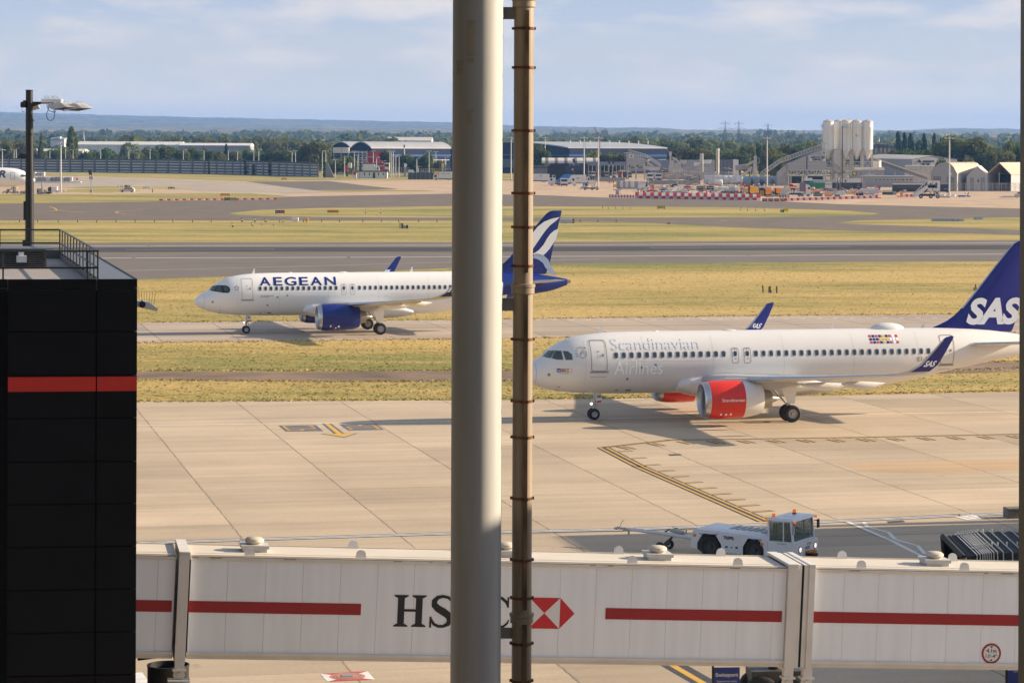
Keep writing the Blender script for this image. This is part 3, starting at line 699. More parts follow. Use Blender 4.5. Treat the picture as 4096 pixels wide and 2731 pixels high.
    mb = MB(); mb.loft(rings,0); mb.build('belly_fairing',body,root,50)
    # wings
    for sd in (-1,1):
        mb = MB()
        st = [((11.5,sd*1.2,2.62),7.5,.95,0),((12.05,sd*2.1,2.7),6.9,.85,0),((14.3,sd*6.4,3.08),4.7,.52,0),((17.1,sd*11.8,3.62),3.1,.32,0),((19.7,sd*16.7,4.16),1.95,.2,0)]
        foil(mb,st,lambda j,i: 1 if i in (0,9) else 0)
        wing = mb.build('wing',[GREYW,METAL],root,35)
        mb = MB(); an = -sd*1.0
        st2 = [((19.7,sd*16.7,4.16),1.95,.2,0),((20.15,sd*17.2,4.24),1.8,.17,-sd*.25),((20.75,sd*17.55,4.45),1.55,.15,-sd*.8),((21.5,sd*17.75,4.86),1.25,.13,-sd*1.2),
               ((22.2,sd*17.9,5.6),.98,.1,-sd*1.35),((22.95,sd*18.05,6.45),.66,.07,-sd*1.35),((23.15,sd*18.07,6.6),.52,.06,-sd*1.35),((23.45,sd*18.08,6.68),.2,.04,-sd*1.35)]
        blue = BLUE_S if S else BLUE_A
        foil(mb,st2,lambda j,i: 2 if j >= 5 else 1 if j >= 2 and i in (2,3,4,5,6,7) else 0)
        sh = mb.build('sharklet',[GREYW,blue,blue],wing,35)
        mb = MB()
        for f in ((0,) if True else ()):
            for ysd in (-1,1):
                yo = sd*17.74+ysd*.1
                if S:
                    v,fc = glyphs('SAS',.04,.25); sgn = 1
                    mb.add([(21.75+x*.3+y*.15,yo+sd*(.02+.06*y),4.78+y*.34) for x,y in v],fc)
                else:
                    for k in range(2): mb.add([(21.7+k*.3,yo,4.85),(21.85+k*.3,yo,4.85),(22.25+k*.25,yo+sd*.1,5.35),(21.95+k*.25,yo+sd*.08,5.25)],[(0,1,2,3)])
        mb.build('sharklet_lettering',PWHITE,wing)
        for y,x0,ln in ((5.5,15.9,3.6),(8.4,16.95,3.3),(12.2,18.4,2.9)):
            mb = MB(); zz = 2.72+(y-2)*.1-(.5 if S else .2)
            rr = []
            for t,w_,h,dz in ((0,.06,.05,.0),(.15,.2,.2,-.05),(.45,.26,.3,-.12),(.75,.2,.22,-.1),(1,.03,.03,.02)):
                rr.append([Vector((x0+t*ln,sd*y+w_*math.cos(2*math.pi*i/10),zz+dz+h*math.sin(2*math.pi*i/10))) for i in range(10)])
            mb.loft(rr); mb.build('flap_fairing',body,wing,50)
        # engine
        e0 = 0. if S else .3; ey = sd*5.75; ez = 1.76 if S else 1.86; es = 1. if S else 1.04
        mb = MB(); X = lambda v: v+e0
        c = (0,ey,ez)
        mb.lathe([(r*es,X(x)) for r,x in ((1.2,11.32),(1.25,11.7),(1.275,12.3),(1.265,13.0),(1.235,13.66))],c,'x',36,0)
        eng = mb.build('engine',[RED_S if S else BLUE_A],root,60)
        mb = MB(); mb.lathe([(r*es,X(x)) for r,x in ((1.235,13.66),(1.16,14.2),(1.05,14.7),(.95,15.02),(.9,15.02),(.93,14.6))],c,'x',36,0)
        mb.build('reverser_cowl',[body if S else BLUE_A],eng,60)
        mb = MB(); mb.lathe([(r*es,X(x)) for r,x in ((1.2,11.32),(1.14,11.06),(1.08,10.93),(1.02,10.92),(.96,11.02),(.93,11.3))],c,'x',36,0); mb.build('inlet_lip',METAL,eng,60)
        mb = MB(); mb.lathe([(r*es,X(x)) for r,x in ((.93,11.3),(.97,11.95))],c,'x',36,0); mb.build('inlet_duct',M('duct_grey',(.3,.3,.31),.5,var=0),eng,60)
        mb = MB()
        for k in range(20):
            a = 2*math.pi*k/20; p = lambda r,d,dx: (X(11.9+dx),ey+r*math.cos(a+d),ez+r*math.sin(a+d)); mb.add([p(.25,0,0),p(.25,.22,.06),p(.95,.3,.09),p(.95,.06,0)],[(0,1,2,3)],0)
        mb.lathe([(.97*es,X(12.02)),(.02,X(12.02))],c,'x',24,1); mb.lathe([(.26,X(11.95)),(.18,X(11.7)),(.02,X(11.5))],c,'x',16,1)
        mb.build('fan',[M('fan_blade',(.09,.09,.1),.35,.6,0),DARK],eng)
        mb = MB(); mb.lathe([(r,X(x)) for r,x in ((.93*es,14.6),(.72,14.7),(.68,15.1),(.56,15.7),(.5,15.7),(.5,15.2))],c,'x',28,0); mb.build('exhaust_nozzle',DMETAL,eng,60)
        mb = MB(); mb.lathe([(.42,X(15.2)),(.36,X(15.6)),(.16,X(16.1)),(.03,X(16.36)),(.002,X(16.37))],c,'x',20,0); mb.build('exhaust_plug',DMETAL,eng,60)
        mb = MB(); mb.prism([(X(11.9),ez+1.2),(X(12.6),ez+1.42),(X(14.2),ez+1.4),(16.8,3.0),(17.3,2.72),(16.4,2.4),(15.4,2.28),(X(14.6),ez+.8),(X(13.2),ez+1.1)],ey-.16,ey+.16)
        mb.build('pylon',M('pylon_grey',(.5,.49,.48),.5,var=.05),eng)
        mb = MB(); mb.add([(X(11.9),ey-sd*-.95*es-(0),ez+.55),(X(12.6),ey+sd*.98,ez+.72),(X(12.7),ey+sd*1.3,ez+.82)],[(0,1,2)]); 
        if sd < 0 and S:
            def esurf(x,z,eps):
                r = 1.275; c_ = max(-.99,min(.99,(z-ez)/r)); return Vector((x,ey-r*math.sqrt(1-c_*c_)-eps,z))
            mb = MB(); decal(mb,tpolys('Scandinavian',12.0,1.72,.2,1.55,.004),0,.012,.15,esurf); mb.build('engine_lettering',PWHITE,eng)
            mb = MB()
            for x,z in ((11.95,.86),(12.3,.84),(12.62,.86)): decal(mb,[rrect(x,x+.13,z-.06,z+.07,.03)],0,.03,.5,esurf)
            mb.build('service_marks',PWHITE,eng)
        if sd < 0 and not S:
            def esurf(x,z,eps):
                r = 1.33; c_ = max(-.99,min(.99,(z-ez)/r)); return Vector((x,ey-r*math.sqrt(1-c_*c_)-eps,z))
            mb = MB()
            for x,z,w_,h,mi in ((12.35,.98,.14,.1,0),(12.35,1.1,.12,.09,0),(12.62,1.0,.03,.3,1),(12.85,.84,.16,.1,0),(13.1,.94,.2,.18,0),(12.35,.66,.1,.07,2),(12.85,.66,.08,.08,2),(13.3,.68,.08,.08,2)):
                decal(mb,[rrect(x,x+w_,z,z+h,min(w_,h)*.2)],mi,.03,.5,esurf)
            mb.build('service_marks',[PWHITE,RED_D,M('decal_orange',(.7,.3,.05),.5,var=0)],eng)
        # main gear
        mb = MB(); gy = sd*3.795
        mb.cyl((17.71,gy,.58),(17.6,gy+sd*.0,2.6),.13,.17,12); mb.cyl((17.71,gy-.55,.585),(17.71,gy+.55,.585),.09,.09,10)
        mb.bar((17.68,gy,1.0),(16.6,gy*.75,2.3),.1); mb.bar((17.68,gy,1.3),(18.2,gy*.8,2.4),.08)
        mg = mb.build('main_gear',STEEL,root,40)
        mb = MB(); yy = gy+sd*.28
        mb.add([(16.9,yy,2.75),(18.15,yy,2.75),(18.1,yy,2.3),(17.95,yy,1.25),(17.5,yy,1.2),(17.1,yy,2.0),
                (16.9,yy+sd*.04,2.75),(18.15,yy+sd*.04,2.75),(18.1,yy+sd*.04,2.3),(17.95,yy+sd*.04,1.25),(17.5,yy+sd*.04,1.2),(17.1,yy+sd*.04,2.0)],
               [(0,1,2,3,4,5),(11,10,9,8,7,6)]+[(i,(i+1) % 6,6+(i+1) % 6,6+i) for i in range(6)])
        mb.build('gear_door',body,mg)
        for dy in (-.465,.465):
            mb = MB(); wheel(mb,(17.71,gy+dy,.585),.585,.42); mb.build('wheel',[TYRE,RIM],mg,40)
    # nose gear
    mb = MB(); mb.cyl((5.07,0,.38),(5.2,0,1.85),.08,.12,10); mb.cyl((5.07,-.32,.38),(5.07,.32,.38),.06,.06,8)
    mb.bar((5.1,0,.85),(4.35,0,1.8),.07); mb.bar((5.05,-.2,1.05),(5.05,.2,1.05),.16); mb.bar((5.35,0,.75),(5.3,0,1.1),.06); mb.box(4.92,5.05,-.3,.3,.98,1.12)
    ng = mb.build('nose_gear',STEEL,root,40)
    for dy in (-.25,.25):
        mb = MB(); wheel(mb,(5.07,dy,.38),.38,.22,18); mb.build('wheel',[TYRE,RIM],ng,40)
    mb = MB(); mb.box(5.12,5.52,-.38,-.35,1.3,1.85,0); mb.box(5.2,5.5,-.39,-.36,1.17,1.3,1)
    put_text(mb,'SII' if S else 'EL',(5.2,-.395,1.5),(1,0,0),(0,0,1),.18,.26,.02,0,2); mb.build('gear_door',[body,RED_D,DARK],ng)
    mb = MB(); mb.ball((4.93,-.12,1.06),.075); mb.ball((4.93,.12,1.06),.075); mb.build('taxi_light',M('taxi_lamp',(1,.95,.85),.3,var=0,emit=2.5),ng)
    # fin
    mb = MB()
    st = [(5.6,28.6,35.2),(5.9,29.2,35.35),(6.1,29.75,35.42),(6.41,30.42,35.52),(6.8,30.98,35.64),(7.25,31.45,35.76),(8.6,32.62,36.02),(10.17,33.92,36.42),(11.4,35.0,36.72),(11.72,35.32,36.8),(11.9,35.62,36.82),(11.97,35.95,36.8)]
    sec = [(0,0),(.03,.3),(.12,.8),(.35,1),(.7,.55),(1,.04),(.7,-.55),(.35,-1),(.12,-.8),(.03,-.3)]
    mb.loft([[Vector((a+(b-a)*u,q*(.26-.012*(z-5.6)*1.5),z)) for u,q in sec] for z,a,b in st],0,True,True,lambda j,i: 1 if i in (0,9) and j >= 5 and S else 0)
    fin = mb.build('tail_fin',[BLUE_S if S else BLUE_A,METAL],root,40)
    mb = MB()
    if S:
        v,f = glyphs('SAS',.045,.3,.95); W = v[:,0].max()
        mb.add([(31.72+x/W*4.15,-.27,6.24+y*1.64) for x,y in v],f); mb.build('fin_lettering',PWHITE,fin)
    else:
        q_ = lambda p: (33.82+(p[0]-305)*.01095,-.27,10.17-(p[1]-1210)*.01075)
        def stripe(pairs,mi):
            for (a,b),(c_,d) in zip(pairs,pairs[1:]): mb.add([q_(a),q_(c_),q_(d),q_(b)],[(0,1,2,3)],mi)
        stripe([((555,1103),(552,1108)),((480,1118),(520,1138)),((410,1145),(470,1175)),((350,1190),(425,1225)),((310,1240),(385,1280)),((270,1310),(345,1340)),((220,1380),(310,1390)),((150,1440),(240,1450))],0)
        stripe([((546,1212),(545,1216)),((505,1228),(535,1260)),((465,1262),(520,1310)),((432,1310),(495,1350)),((405,1360),(465,1395)),((360,1410),(425,1440)),((300,1450),(390,1470))],0)
        stripe([((300,1480),(330,1440)),((360,1500),(400,1455)),((400,1530),(450,1500)),((420,1570),(470,1550)),((450,1610),(500,1600)),((480,1640),(530,1640))],1)
        mb.build('fin_emblem',[PWHITE,LPALE],fin)
    for sd in (-1,1):
        mb = MB(); foil(mb,[((31.0,sd*.5,4.72),3.9,.4,0),((31.7,sd*1.5,4.82),3.5,.34,0),((34.3,sd*6.0,5.28),1.6,.16,0),((34.6,sd*6.2,5.3),1.1,.08,0)],lambda j,i: 1 if i in (0,9) else 0)
        mb.build('tailplane',[GREYW,METAL],root,35)
    # aerials and dome
    for x,z,h in ((5.35,5.82,.45),(21.8,5.92,.42),(28.4,5.93,.26)) if S else ((5.6,5.84,.48),(21.3,5.92,.48)):
        mb = MB(); mb.add([(x,-.02,z-.05),(x+.32,-.02,z-.05),(x+.34,-.01,z+h),(x+.24,-.01,z+h),(x,.02,z-.05),(x+.32,.02,z-.05),(x+.34,.01,z+h),(x+.24,.01,z+h)],[(0,1,2,3),(7,6,5,4),(0,4,5,1),(1,5,6,2),(2,6,7,3),(3,7,4,0)])
        mb.build('blade_aerial',body,root)
    if S:
        mb = MB(); mb.ball((26.0,0,5.86),1.25,.55,.45,20,10); mb.build('aerial_dome',body,root,60)
    mb = MB(); mb.ball((14.6,0,5.92),.5,.3,.06,14,6); mb.ball((9.4,0,5.9),.2,.1,.06); mb.build('roof_aerial',body,root,60)
    mb = MB(); mb.add([(19.2,-.02,1.75),(19.6,-.02,1.75),(19.75,-.02,1.35),(19.65,-.02,1.35),(19.2,.02,1.75),(19.6,.02,1.75),(19.75,.02,1.35),(19.65,.02,1.35)],[(0,1,2,3),(7,6,5,4),(0,4,5,1),(1,5,6,2),(2,6,7,3),(3,7,4,0)]); mb.build('belly_mast',body,root)
    mb = MB(); mb.cyl((37.3,0,4.8),(37.75,0,4.86),.2,.17,14); mb.build('exhaust_pipe',DMETAL,root,50)
    return root
airliner('airliner','white airliner with red engine cowls and a navy fin on the nearer taxiway',(.6216,180.08,0),'S')
airliner('airliner','white airliner with deep blue engines and blue tail on the far taxiway',(-30.947,261.68,0),'A')
# crew in the cockpit behind the glass are not visible as shapes at this size
# far widebody at the left edge, nose only in view
def widebody():
    k = 1.72; cz = -.4
    nose = At(141,727,1000.); root = thing('widebody_airliner','white widebody airliner nose with dark lettering entering at the left edge','airliner',(nose.x,nose.y,0),math.pi+.05)
    xs = [0,.05,.15,.4,.8,1.2,1.8,2.6,3.6,5,7,10,14,20,26,30,34,37]
    mb = MB(); rings = []
    for x in xs:
        zt,zb,w_ = ZT(x)*k+cz,ZB(x)*k+cz,FW(x)*k; zc,r = (zt+zb)/2,(zt-zb)/2
        rings.append([Vector((x*k,-w_*math.sin(2*math.pi*i/32),zc+r*math.cos(2*math.pi*i/32))) for i in range(32)])
    mb.loft(rings); mb.build('fuselage',WHITE,root,60)
    def sf(x,z,eps):
        v = surf(x/k,(z-cz)/k,eps); return Vector((v.x*k,-v.y*k,v.z*k+cz))
    mb = MB(); decal(mb,[[(3.1,6.45),(3.6,7.1),(4.8,7.2),(5.0,6.5),(4.4,6.3)]],0,.02,.3,sf); mb.build('cockpit_window',COCK,root)
    mb = MB(); decal(mb,ring(rrect(7.1,8.8,5.4,8.0,.2),rrect(7.22,8.68,5.52,7.88,.15)),0,.02,.4,sf); mb.build('door',DLINE,root)
    mb = MB(); pol = tpolys('AIR',0,0,2.5,7.2,.03,.2); pol = [[(17.6-x,z+6.1) for x,z in q] for q in pol]
    decal(mb,pol,0,.02,.4,sf); mb.build('title_lettering',M('charcoal_lettering',(.05,.05,.07),.5,var=0),root)
    for sd in (-1,1):
        mb = MB(); foil(mb,[((22,sd*2,4.2),12,1.4,0),((29,sd*10,5),7,.9,0),((43,sd*29,7.5),2.2,.3,0)]); mb.build('wing',GREYW,root,35)
        mb = MB(); mb.lathe([(1.6,20.5),(1.8,21.2),(1.75,23.5),(1.3,25.5),(.6,27)],(0,sd*9.5,2.9),'x',24); mb.build('engine',GREYW,root,50)
        mb = MB(); mb.cyl((32,sd*5,4),(32,sd*5,.7),.3,.25)
        for a in (-1.4,0,1.4):
            for b in (-.7,.7): wheel(mb,(32+a,sd*5+b,.68),.68,.45,14)
        mb.build('main_gear',[TYRE,RIM],root)
    mb = MB(); mb.cyl((7.9,0,3),(7.9,0,.5),.15,.12); wheel(mb,(7.9,-.35,.5),.5,.3,14); wheel(mb,(7.9,.35,.5),.5,.3,14); mb.build('nose_gear',[TYRE,RIM],root)
    mb = MB(); mb.prism([(52,9),(57,18),(60.5,18),(60,9)],-.3,.3); mb.build('tail_fin',BLUE_S,root)
widebody()
# ================================================================ foreground: terminal side
COLP = M('column_paint',(.455,.45,.43),.6,var=.13,scale=4.5,stretch=(1,1,.1))
STAIN = M('column_stain',(.42,.375,.30),.7,var=.2,scale=3.)
PIPE = M('downpipe_paint',(.27,.215,.15),.5,var=.26,scale=3.,stretch=(1,1,.2))
RUST = M('rust',(.15,.062,.028),.85,var=.5,scale=9.)
RUSTB = M('rusty_bar',(.19,.12,.07),.75,var=.6,scale=5.,stretch=(1,1,.5))
PLATE = M('bracket_grey',(.26,.25,.235),.6,var=.12)
YC = 27.
def vx(px,py,Y): return At(px,py,Y)
c0 = At(1907,1365,YC)
root = thing('column','thick round cream painted column in front of the window, lit on its right','column',(c0.x,YC,0))
mb = MB(); mb.cyl((0,0,0),(0,0,25),.2535,.2535,64); mb.build('shaft',COLP,root,50)
for z in (14.35,17.1,19.3): mb = MB(); mb.cyl((0,0,z-.006),(0,0,z+.006),.2552,.2552,64); mb.build('weld_seam',COLP,root,50)
def patch(mb,a0,a1,z0,z1,seed,r=.2545):
    rr = random.Random(seed); n = 14; pts = []
    for i in range(n): pts.append((a0+rr.uniform(-.06,.04),z0+(z1-z0)*i/(n-1)))
    for i in range(n): pts.append((a1+rr.uniform(-.05,.06),z1+(z0-z1)*i/(n-1)))
    for i in range(n-1):
        q = [pts[i],pts[2*n-1-i],pts[2*n-2-i],pts[i+1]]
        for k in range(4):
            f = [(a+(b-a)*k/4,z) for (a,z),(b,_) in ((q[0],q[1]),)]+[(q[0][0]+(q[1][0]-q[0][0])*(k+1)/4,q[0][1]),(q[3][0]+(q[2][0]-q[3][0])*(k+1)/4,q[3][1]),(q[3][0]+(q[2][0]-q[3][0])*k/4,q[3][1])]
            mb.add([(r*math.sin(a),-r*math.cos(a),z) for a,z in f],[(0,1,2,3)])
z_ = lambda y: At(1907,y,YC).z
mb = MB(); patch(mb,-.45,-.1,z_(255),z_(85),1); patch(mb,-.43,-.2,z_(500),z_(440),2); patch(mb,-.95,-.62,z_(300),z_(245),4)
mb.build('stain',STAIN,root)
p0 = At(2091,1365,YC)
root = thing('downpipe','weathered downpipe with rusty straps and a flat bar, beside the thick column','pipe',(p0.x,YC+.14,0))
mb = MB(); mb.cyl((0,0,0),(0,0,25),.1,.1,32); mb.build('shaft',PIPE,root,50)
mb = MB()
for ya,yb in ((40,1090),(1180,2440),(2500,2760)): mb.box(.012,.052,-.125,-.085,z_(yb),z_(ya))
mb.build('flat_bar',RUSTB,root)
for y in (112,269,522,773,909,1065,1359,1607,1752,1997,2244,2397,2580,2730):
    mb = MB(); z = z_(y); mb.cyl((0,0,z-.013),(0,0,z+.013),.108,.108,28); mb.box(-.122,-.1,-.02,.02,z-.013,z+.013); mb.box(.1,.122,-.02,.02,z-.013,z+.013); mb.box(.004,.06,-.135,-.1,z-.013,z+.013)
    mb.build('strap',RUST,root,40)
for y in (8,1158,2479):
    mb = MB(); z = z_(y); mb.lathe([(.1,z-.05),(.117,z-.045),(.117,z+.015),(.125,z+.02),(.125,z+.05),(.1,z+.055)],n=32); mb.build('collar',PIPE,root,40)
for i,(ya,yb) in enumerate(((26,75),(1195,1246),(2518,2562))):
    mb = MB(); xa = At(1990,1365,YC).x-p0.x; mb.box(xa,-.06,-.006,.006,z_(yb),z_(ya)); 
    for q in (.25,.75):
        zz = z_(yb)+(z_(ya)-z_(yb))*q; mb.cyl((-.135,-.014,zz),(-.135,-.006,zz),.008,.008,8)
    mb.build('bracket',PLATE,root)
# right hand window post, nearest to the camera
m0 = At(4079,1000,12.); mb = MB(); mb.box(0,.35,-.3,0,0,26); mb.box(.012,.34,-.32,-.3,0,26)
solo(mb,'window_post',M('dark_post',(.10,.08,.055),.5,var=.1),'dark window post cut by the right edge of the view','post',(m0.x,12,0))
# terminal blocks to the right of the view: they throw the shade on the apron and the columns
tb = MB(); TW = M('terminal_cladding',(.32,.32,.33),.5,var=.06)
def gbox(mb,cx,cy,x0,x1,y0,y1,z0,z1):
    pts = [Vector((cx,cy,0))+gv(a,b) for a,b in ((x0,y0),(x1,y0),(x1,y1),(x0,y1))]
    mb.add([(p.x,p.y,z0) for p in pts]+[(p.x,p.y,z1) for p in pts],[(0,3,2,1),(4,5,6,7),(0,1,5,4),(1,2,6,5),(2,3,7,6),(3,0,4,7)])
gbox(tb,43.8,134.6,0,60,-52,0,0,15); gbox(tb,43.8,134.6,.3,60,.9,1.0,14.9,16.0)
for k in range(20): gbox(tb,43.8,134.6,.3+k*3,.4+k*3,.9,1,0,15)
o = tb.build('pier_building',TW); tag(o,None,None,None,'structure')
tb = MB(); tb.box(-70,70,-3,-1.2,0,26); o = tb.build('terminal_facade',M('facade_dark',(.22,.23,.24),.4,var=.1)); tag(o,None,None,None,'structure')
tb = MB(); tb.box(-40,-12,-1.1,36,0,24.9); o = tb.build('skylight_blocker',M('blocker_dark',(.05,.05,.052),.5,var=.1)); tag(o,None,None,None,'structure')  # unseen dark mass, added to keep skylight off the column's left side
tb = MB(); tb.box(-40,4.6,-1.1,36,25,26.2); o = tb.build('shading_canopy',TW); tag(o,None,None,None,'structure')  # unseen roof, added to dim the column; stops short so sun still reaches it
tb = MB(); gbox(tb,14.5,33,0,30,-28,0,0,20.2); o = tb.build('terminal_building',TW); tag(o,None,None,None,'structure')
# ---------------------------------------------------------------- black clad stair tower on the left
YT = 64.; tc_ = At(549,1116,YT); RT = R_(7.); SHX = -.1
BLK = M('black_cladding',(.006,.0065,.0075),.5,var=.15,scale=1.,spec=.12)
BLKM = M('black_rail',(.016,.016,.017),.45,.3,var=.1)
root = thing('stair_tower','tall black clad tower with a red stripe and a railed flat roof on the left','tower',(tc_.x,YT,0),RT)
zt_ = tc_.z; zy = lambda y: zt_-(y-1116)*YT/F_; xl = lambda px: (px-549)*YT/F_/math.cos(RT)
mb = MB(); mb.add([(-8.5,.03,0),(-.08,.03,0),(SHX*18.1-.08,18.1,0),(-9,18.1,0),(-8.5,.03,zt_-.3),(-.08,.03,zt_-.3),(SHX*18.1-.08,18.1,zt_-.3),(-9,18.1,zt_-.3)],[(0,3,2,1),(4,5,6,7),(0,1,5,4),(1,2,6,5),(2,3,7,6),(3,0,4,7)]); mb.build('core',M('black_core',(.003,.003,.003),.8,var=0,spec=.1),root)
mb = MB(); ys = [1116,1153,1325,1499,1670,1843,2013,2183,2353,2524,2695,2865]
for i in range(len(ys)-1):
    za,zb = zy(ys[i+1])+.012,zy(ys[i])-(.012 if i else 0)
    for a,b in ((43,388),(391,549)): mb.box(xl(a)+.01,xl(b)-(.0 if b == 549 else .01),0,.06,za,zb)
    mb.box(-8.5,xl(43)-.02,.05,.1,za,zb)
    mb.add([(-.06,.06,za),(0,.06,za),(SHX*18.2,18.2,za),(SHX*18.2-.06,18.2,za),(-.06,.06,zb),(0,.06,zb),(SHX*18.2,18.2,zb),(SHX*18.2-.06,18.2,zb)],[(0,3,2,1),(4,5,6,7),(0,1,5,4),(1,2,6,5),(2,3,7,6),(3,0,4,7)])
mb.box(-8.5,0,0.03,.07,0,zy(2865)); mb.build('cladding',BLK,root)
mb = MB(); RSTR = M('red_stripe',(.45,.02,.012),.45,var=.04)
for a,b in ((43,388),(391,549)): mb.box(xl(a)+.012,xl(b)-.002,-.012,0,zy(1563),zy(1505))
mb.build('stripe',RSTR,root)
def rs(mb,q=YT/106.):
    mb.v = [(x*q+SHX*y*1.07,y*1.07,zt_+(z-zt_)*q) for x,y,z in mb.v]; return mb
mb = MB(); mb.box(-1.45,-.06,.08,17,zt_-.42,zt_-.02); mb.box(-14,-1.45,.08,.22,zt_-.42,zt_-.015); mb.box(-14,-1.45,16.2,17,zt_-.42,zt_-.02)
rs(mb).build('coping',M('coping_grey',(.10,.102,.11),.4,var=.1),root)
mb = MB(); mb.box(-14,-1.47,.25,16.2,zt_-.5,zt_-.4); rs(mb).build('roof_deck',M('roof_membrane',(.30,.27,.25),.8,var=.15),root)
mb = MB(); zr = zt_+1.08
def rail(pts,n):
    for z in (zr,zt_+.42): mb.tube([(x,y,z) for x,y in pts],0.04,8)
    for (xa,ya),(xb,yb) in zip(pts,pts[1:]):
        for i in range(n+1): t = i/n; mb.cyl((xa+(xb-xa)*t,ya+(yb-ya)*t,zt_-.1),(xa+(xb-xa)*t,ya+(yb-ya)*t,zr),.035,.035,8)
rail([(-1.5,.35),(-1.5,15.6)],12); rail([(-12.6,.35),(-1.5,.35)],3); rail([(-13.2,15.6),(-1.5,15.6)],4)
mb.cyl((-1.9,.35,zt_-.1),(-1.9,.35,zr),.035,.035,8)
rs(mb).build('railing',BLKM,root,40)
mb = MB()
for i in range(9): mb.box(-13.5,-2.6,10.4+i*.02,10.8,zt_-.38+i*.1,zt_-.32+i*.1)
mb.box(-13.5,-2.6,10.8,12.0,zt_-.4,zt_+.45); mb.box(-13.5,-2.3,10.3,12.1,zt_+.46,zt_+.5)
rs(mb).build('louvre_bank',M('louvre_grey',(.09,.095,.10),.45,.3),root)
for x in (-4.0,-9.8):
    mb = MB(); mb.box(x,x+.45,9.9,10.2,zt_-.1,zt_+.2); mb.box(x+.1,x+.35,10.2,10.4,zt_,zt_+.35); rs(mb).build('wall_lamp',M('lamp_white',(.6,.6,.6),.4,var=.05),root)
mb = MB(); mb.ball((-7.5,9.3,zt_+.25),.2,.2,.24); mb.cyl((-7.5,9.3,zt_-.4),(-7.5,9.3,zt_+.1),.04); rs(mb).build('camera_dome',M('lamp_white2',(.62,.62,.62),.35,var=.05),root,50)
# small floodlight sticking out from the tower's far side
f0 = At(545,1222,80.); root = thing('floodlight','small grey floodlight sticking out from the side of the black tower','floodlight',f0,.2)
mb = MB(); mb.add([(0,-.3,-.02),(.6,-.3,-.16),(.62,-.3,-.08),(.35,-.3,.12),(0,-.3,.16),(0,.3,-.02),(.6,.3,-.16),(.62,.3,-.08),(.35,.3,.12),(0,.3,.16)],
                  [(0,1,2,3,4),(9,8,7,6,5)]+[(i,(i+1) % 5,5+(i+1) % 5,5+i) for i in range(5)])
mb.build('housing',M('flood_grey',(.42,.43,.44),.4,.3),root)
mb = MB(); mb.bar((-.9,0,.05),(.1,0,.05),.08); mb.cyl((.16,-.34,.05),(.16,.34,.05),.1,.1,10)
for i in range(7): mb.bar((.1+i*.07,0,.14-i*.02),(.06+i*.085,0,.42),.008)
mb.build('arm',BLKM,root)
# ---------------------------------------------------------------- tall black lamp mast behind the tower
YM = 126.; b0 = At(121,1000,YM); root = thing('lamp_mast','tall black lamp mast behind the tower with white floodlight heads near its top','lamp mast',(b0.x,YM,0))
km = YM/F_; zm = lambda y: At(118,y,YM).z; xm = lambda px,y=420: At(px,y,YM).x-b0.x
mb = MB(); mb.cyl((0,0,0),(xm(117)*.5,0,zm(800)),.24,.205,20); mb.cyl((xm(117)*.5,0,zm(800)),(xm(117),0,zm(362)),.205,.165,20); mb.cyl((xm(117),0,zm(364)),(xm(117),0,zm(360)),.18,.18,20)
for y in (485,540,770): mb.cyl((xm(117)*.6,0,zm(y)),(xm(117)*.6,0,zm(y)+.06),.21,.21,16)
mb.box(-.33,-.1,-.2,.05,zm(1010),zm(960)); mb.box(-.3,-.1,-.15,.05,zm(880),zm(805))
mb.build('pole',BLKM,root,40)
mb = MB(); mb.box(xm(76),xm(106),-.12,.1,zm(634),zm(626)); mb.box(xm(79),xm(104),-.1,.08,zm(625),zm(617)); mb.build('sensor_box',BLKM,root)
FW_ = M('flood_white',(.66,.65,.63),.4,var=.05); FG = M('flood_body',(.42,.43,.46),.45,.2)
mb = MB(); mb.prism([(xm(128),zm(407)),(xm(215),zm(409)),(xm(215),zm(414)),(xm(165),zm(416)),(xm(128),zm(428))],-.06,.06); mb.build('arm',BLKM,root)
mb = MB(); mb.box(xm(170),xm(249),-.35,.1,zm(411),zm(398)); mb.box(xm(245),xm(252),-.3,.1,zm(405),zm(400)); mb.build('control_box',FW_,root)
def head(px0,dy,dd):
    mb = MB(); pts = [(200,428),(203,417),(243,410),(308,428),(276,428),(213,440)]
    A_ = lambda p,d: (xm(p[0]+px0),d+dd,zm(p[1]+dy))
    f = [(202,418),(244,410),(276,429),(214,438),(201,430)]          # bracket side plate
    n = 5; vs = [A_(p,-.34) for p in f]+[A_((p[0]+34,p[1]-2),.34) for p in f]
    mb.add(vs,[tuple(range(n)),tuple(range(2*n-1,n-1,-1))]+[(i,(i+1) % n,n+(i+1) % n,n+i) for i in range(n)],0)
    mb.add([A_((246,410),-.3),A_((310,429),-.3),A_((278,430),-.36),A_((250,411),-.36)],[(0,1,2,3)],1)
    mb.add([A_((213,440),-.36),A_((277,431),-.36),A_((310,430),.3),A_((250,441),.3)],[(0,1,2,3)],2)
    for i in range(13):
        x,y = 247+i*4.6,410+i*1.3; mb.bar(A_((x,y),0),A_((x+rnd.uniform(-2,5),y-13+rnd.uniform(-2,3)),rnd.uniform(-.2,.2)),.012,None,3)
    return mb.build('flood_head',[FG,FW_,DARK,M('spike_steel',(.45,.4,.33),.4,.6,0)],root)
head(0,0,-.2); head(55,3,.2)
mb = MB()
for i in range(20): x = 181+i*3.0; mb.bar((xm(x),rnd.uniform(-.3,0),zm(398)),(xm(x)+rnd.uniform(-.03,.03),rnd.uniform(-.3,0),zm(384+rnd.uniform(-2,3))),.012)
mb.build('bird_spikes',M('spike_steel',(.45,.4,.33),.4,.6,0),root)
mb = MB()
def loop(pts):
    q = [Vector((xm(x),-.36,zm(y))) for x,y in pts]; mb.tube(q,.016,6)
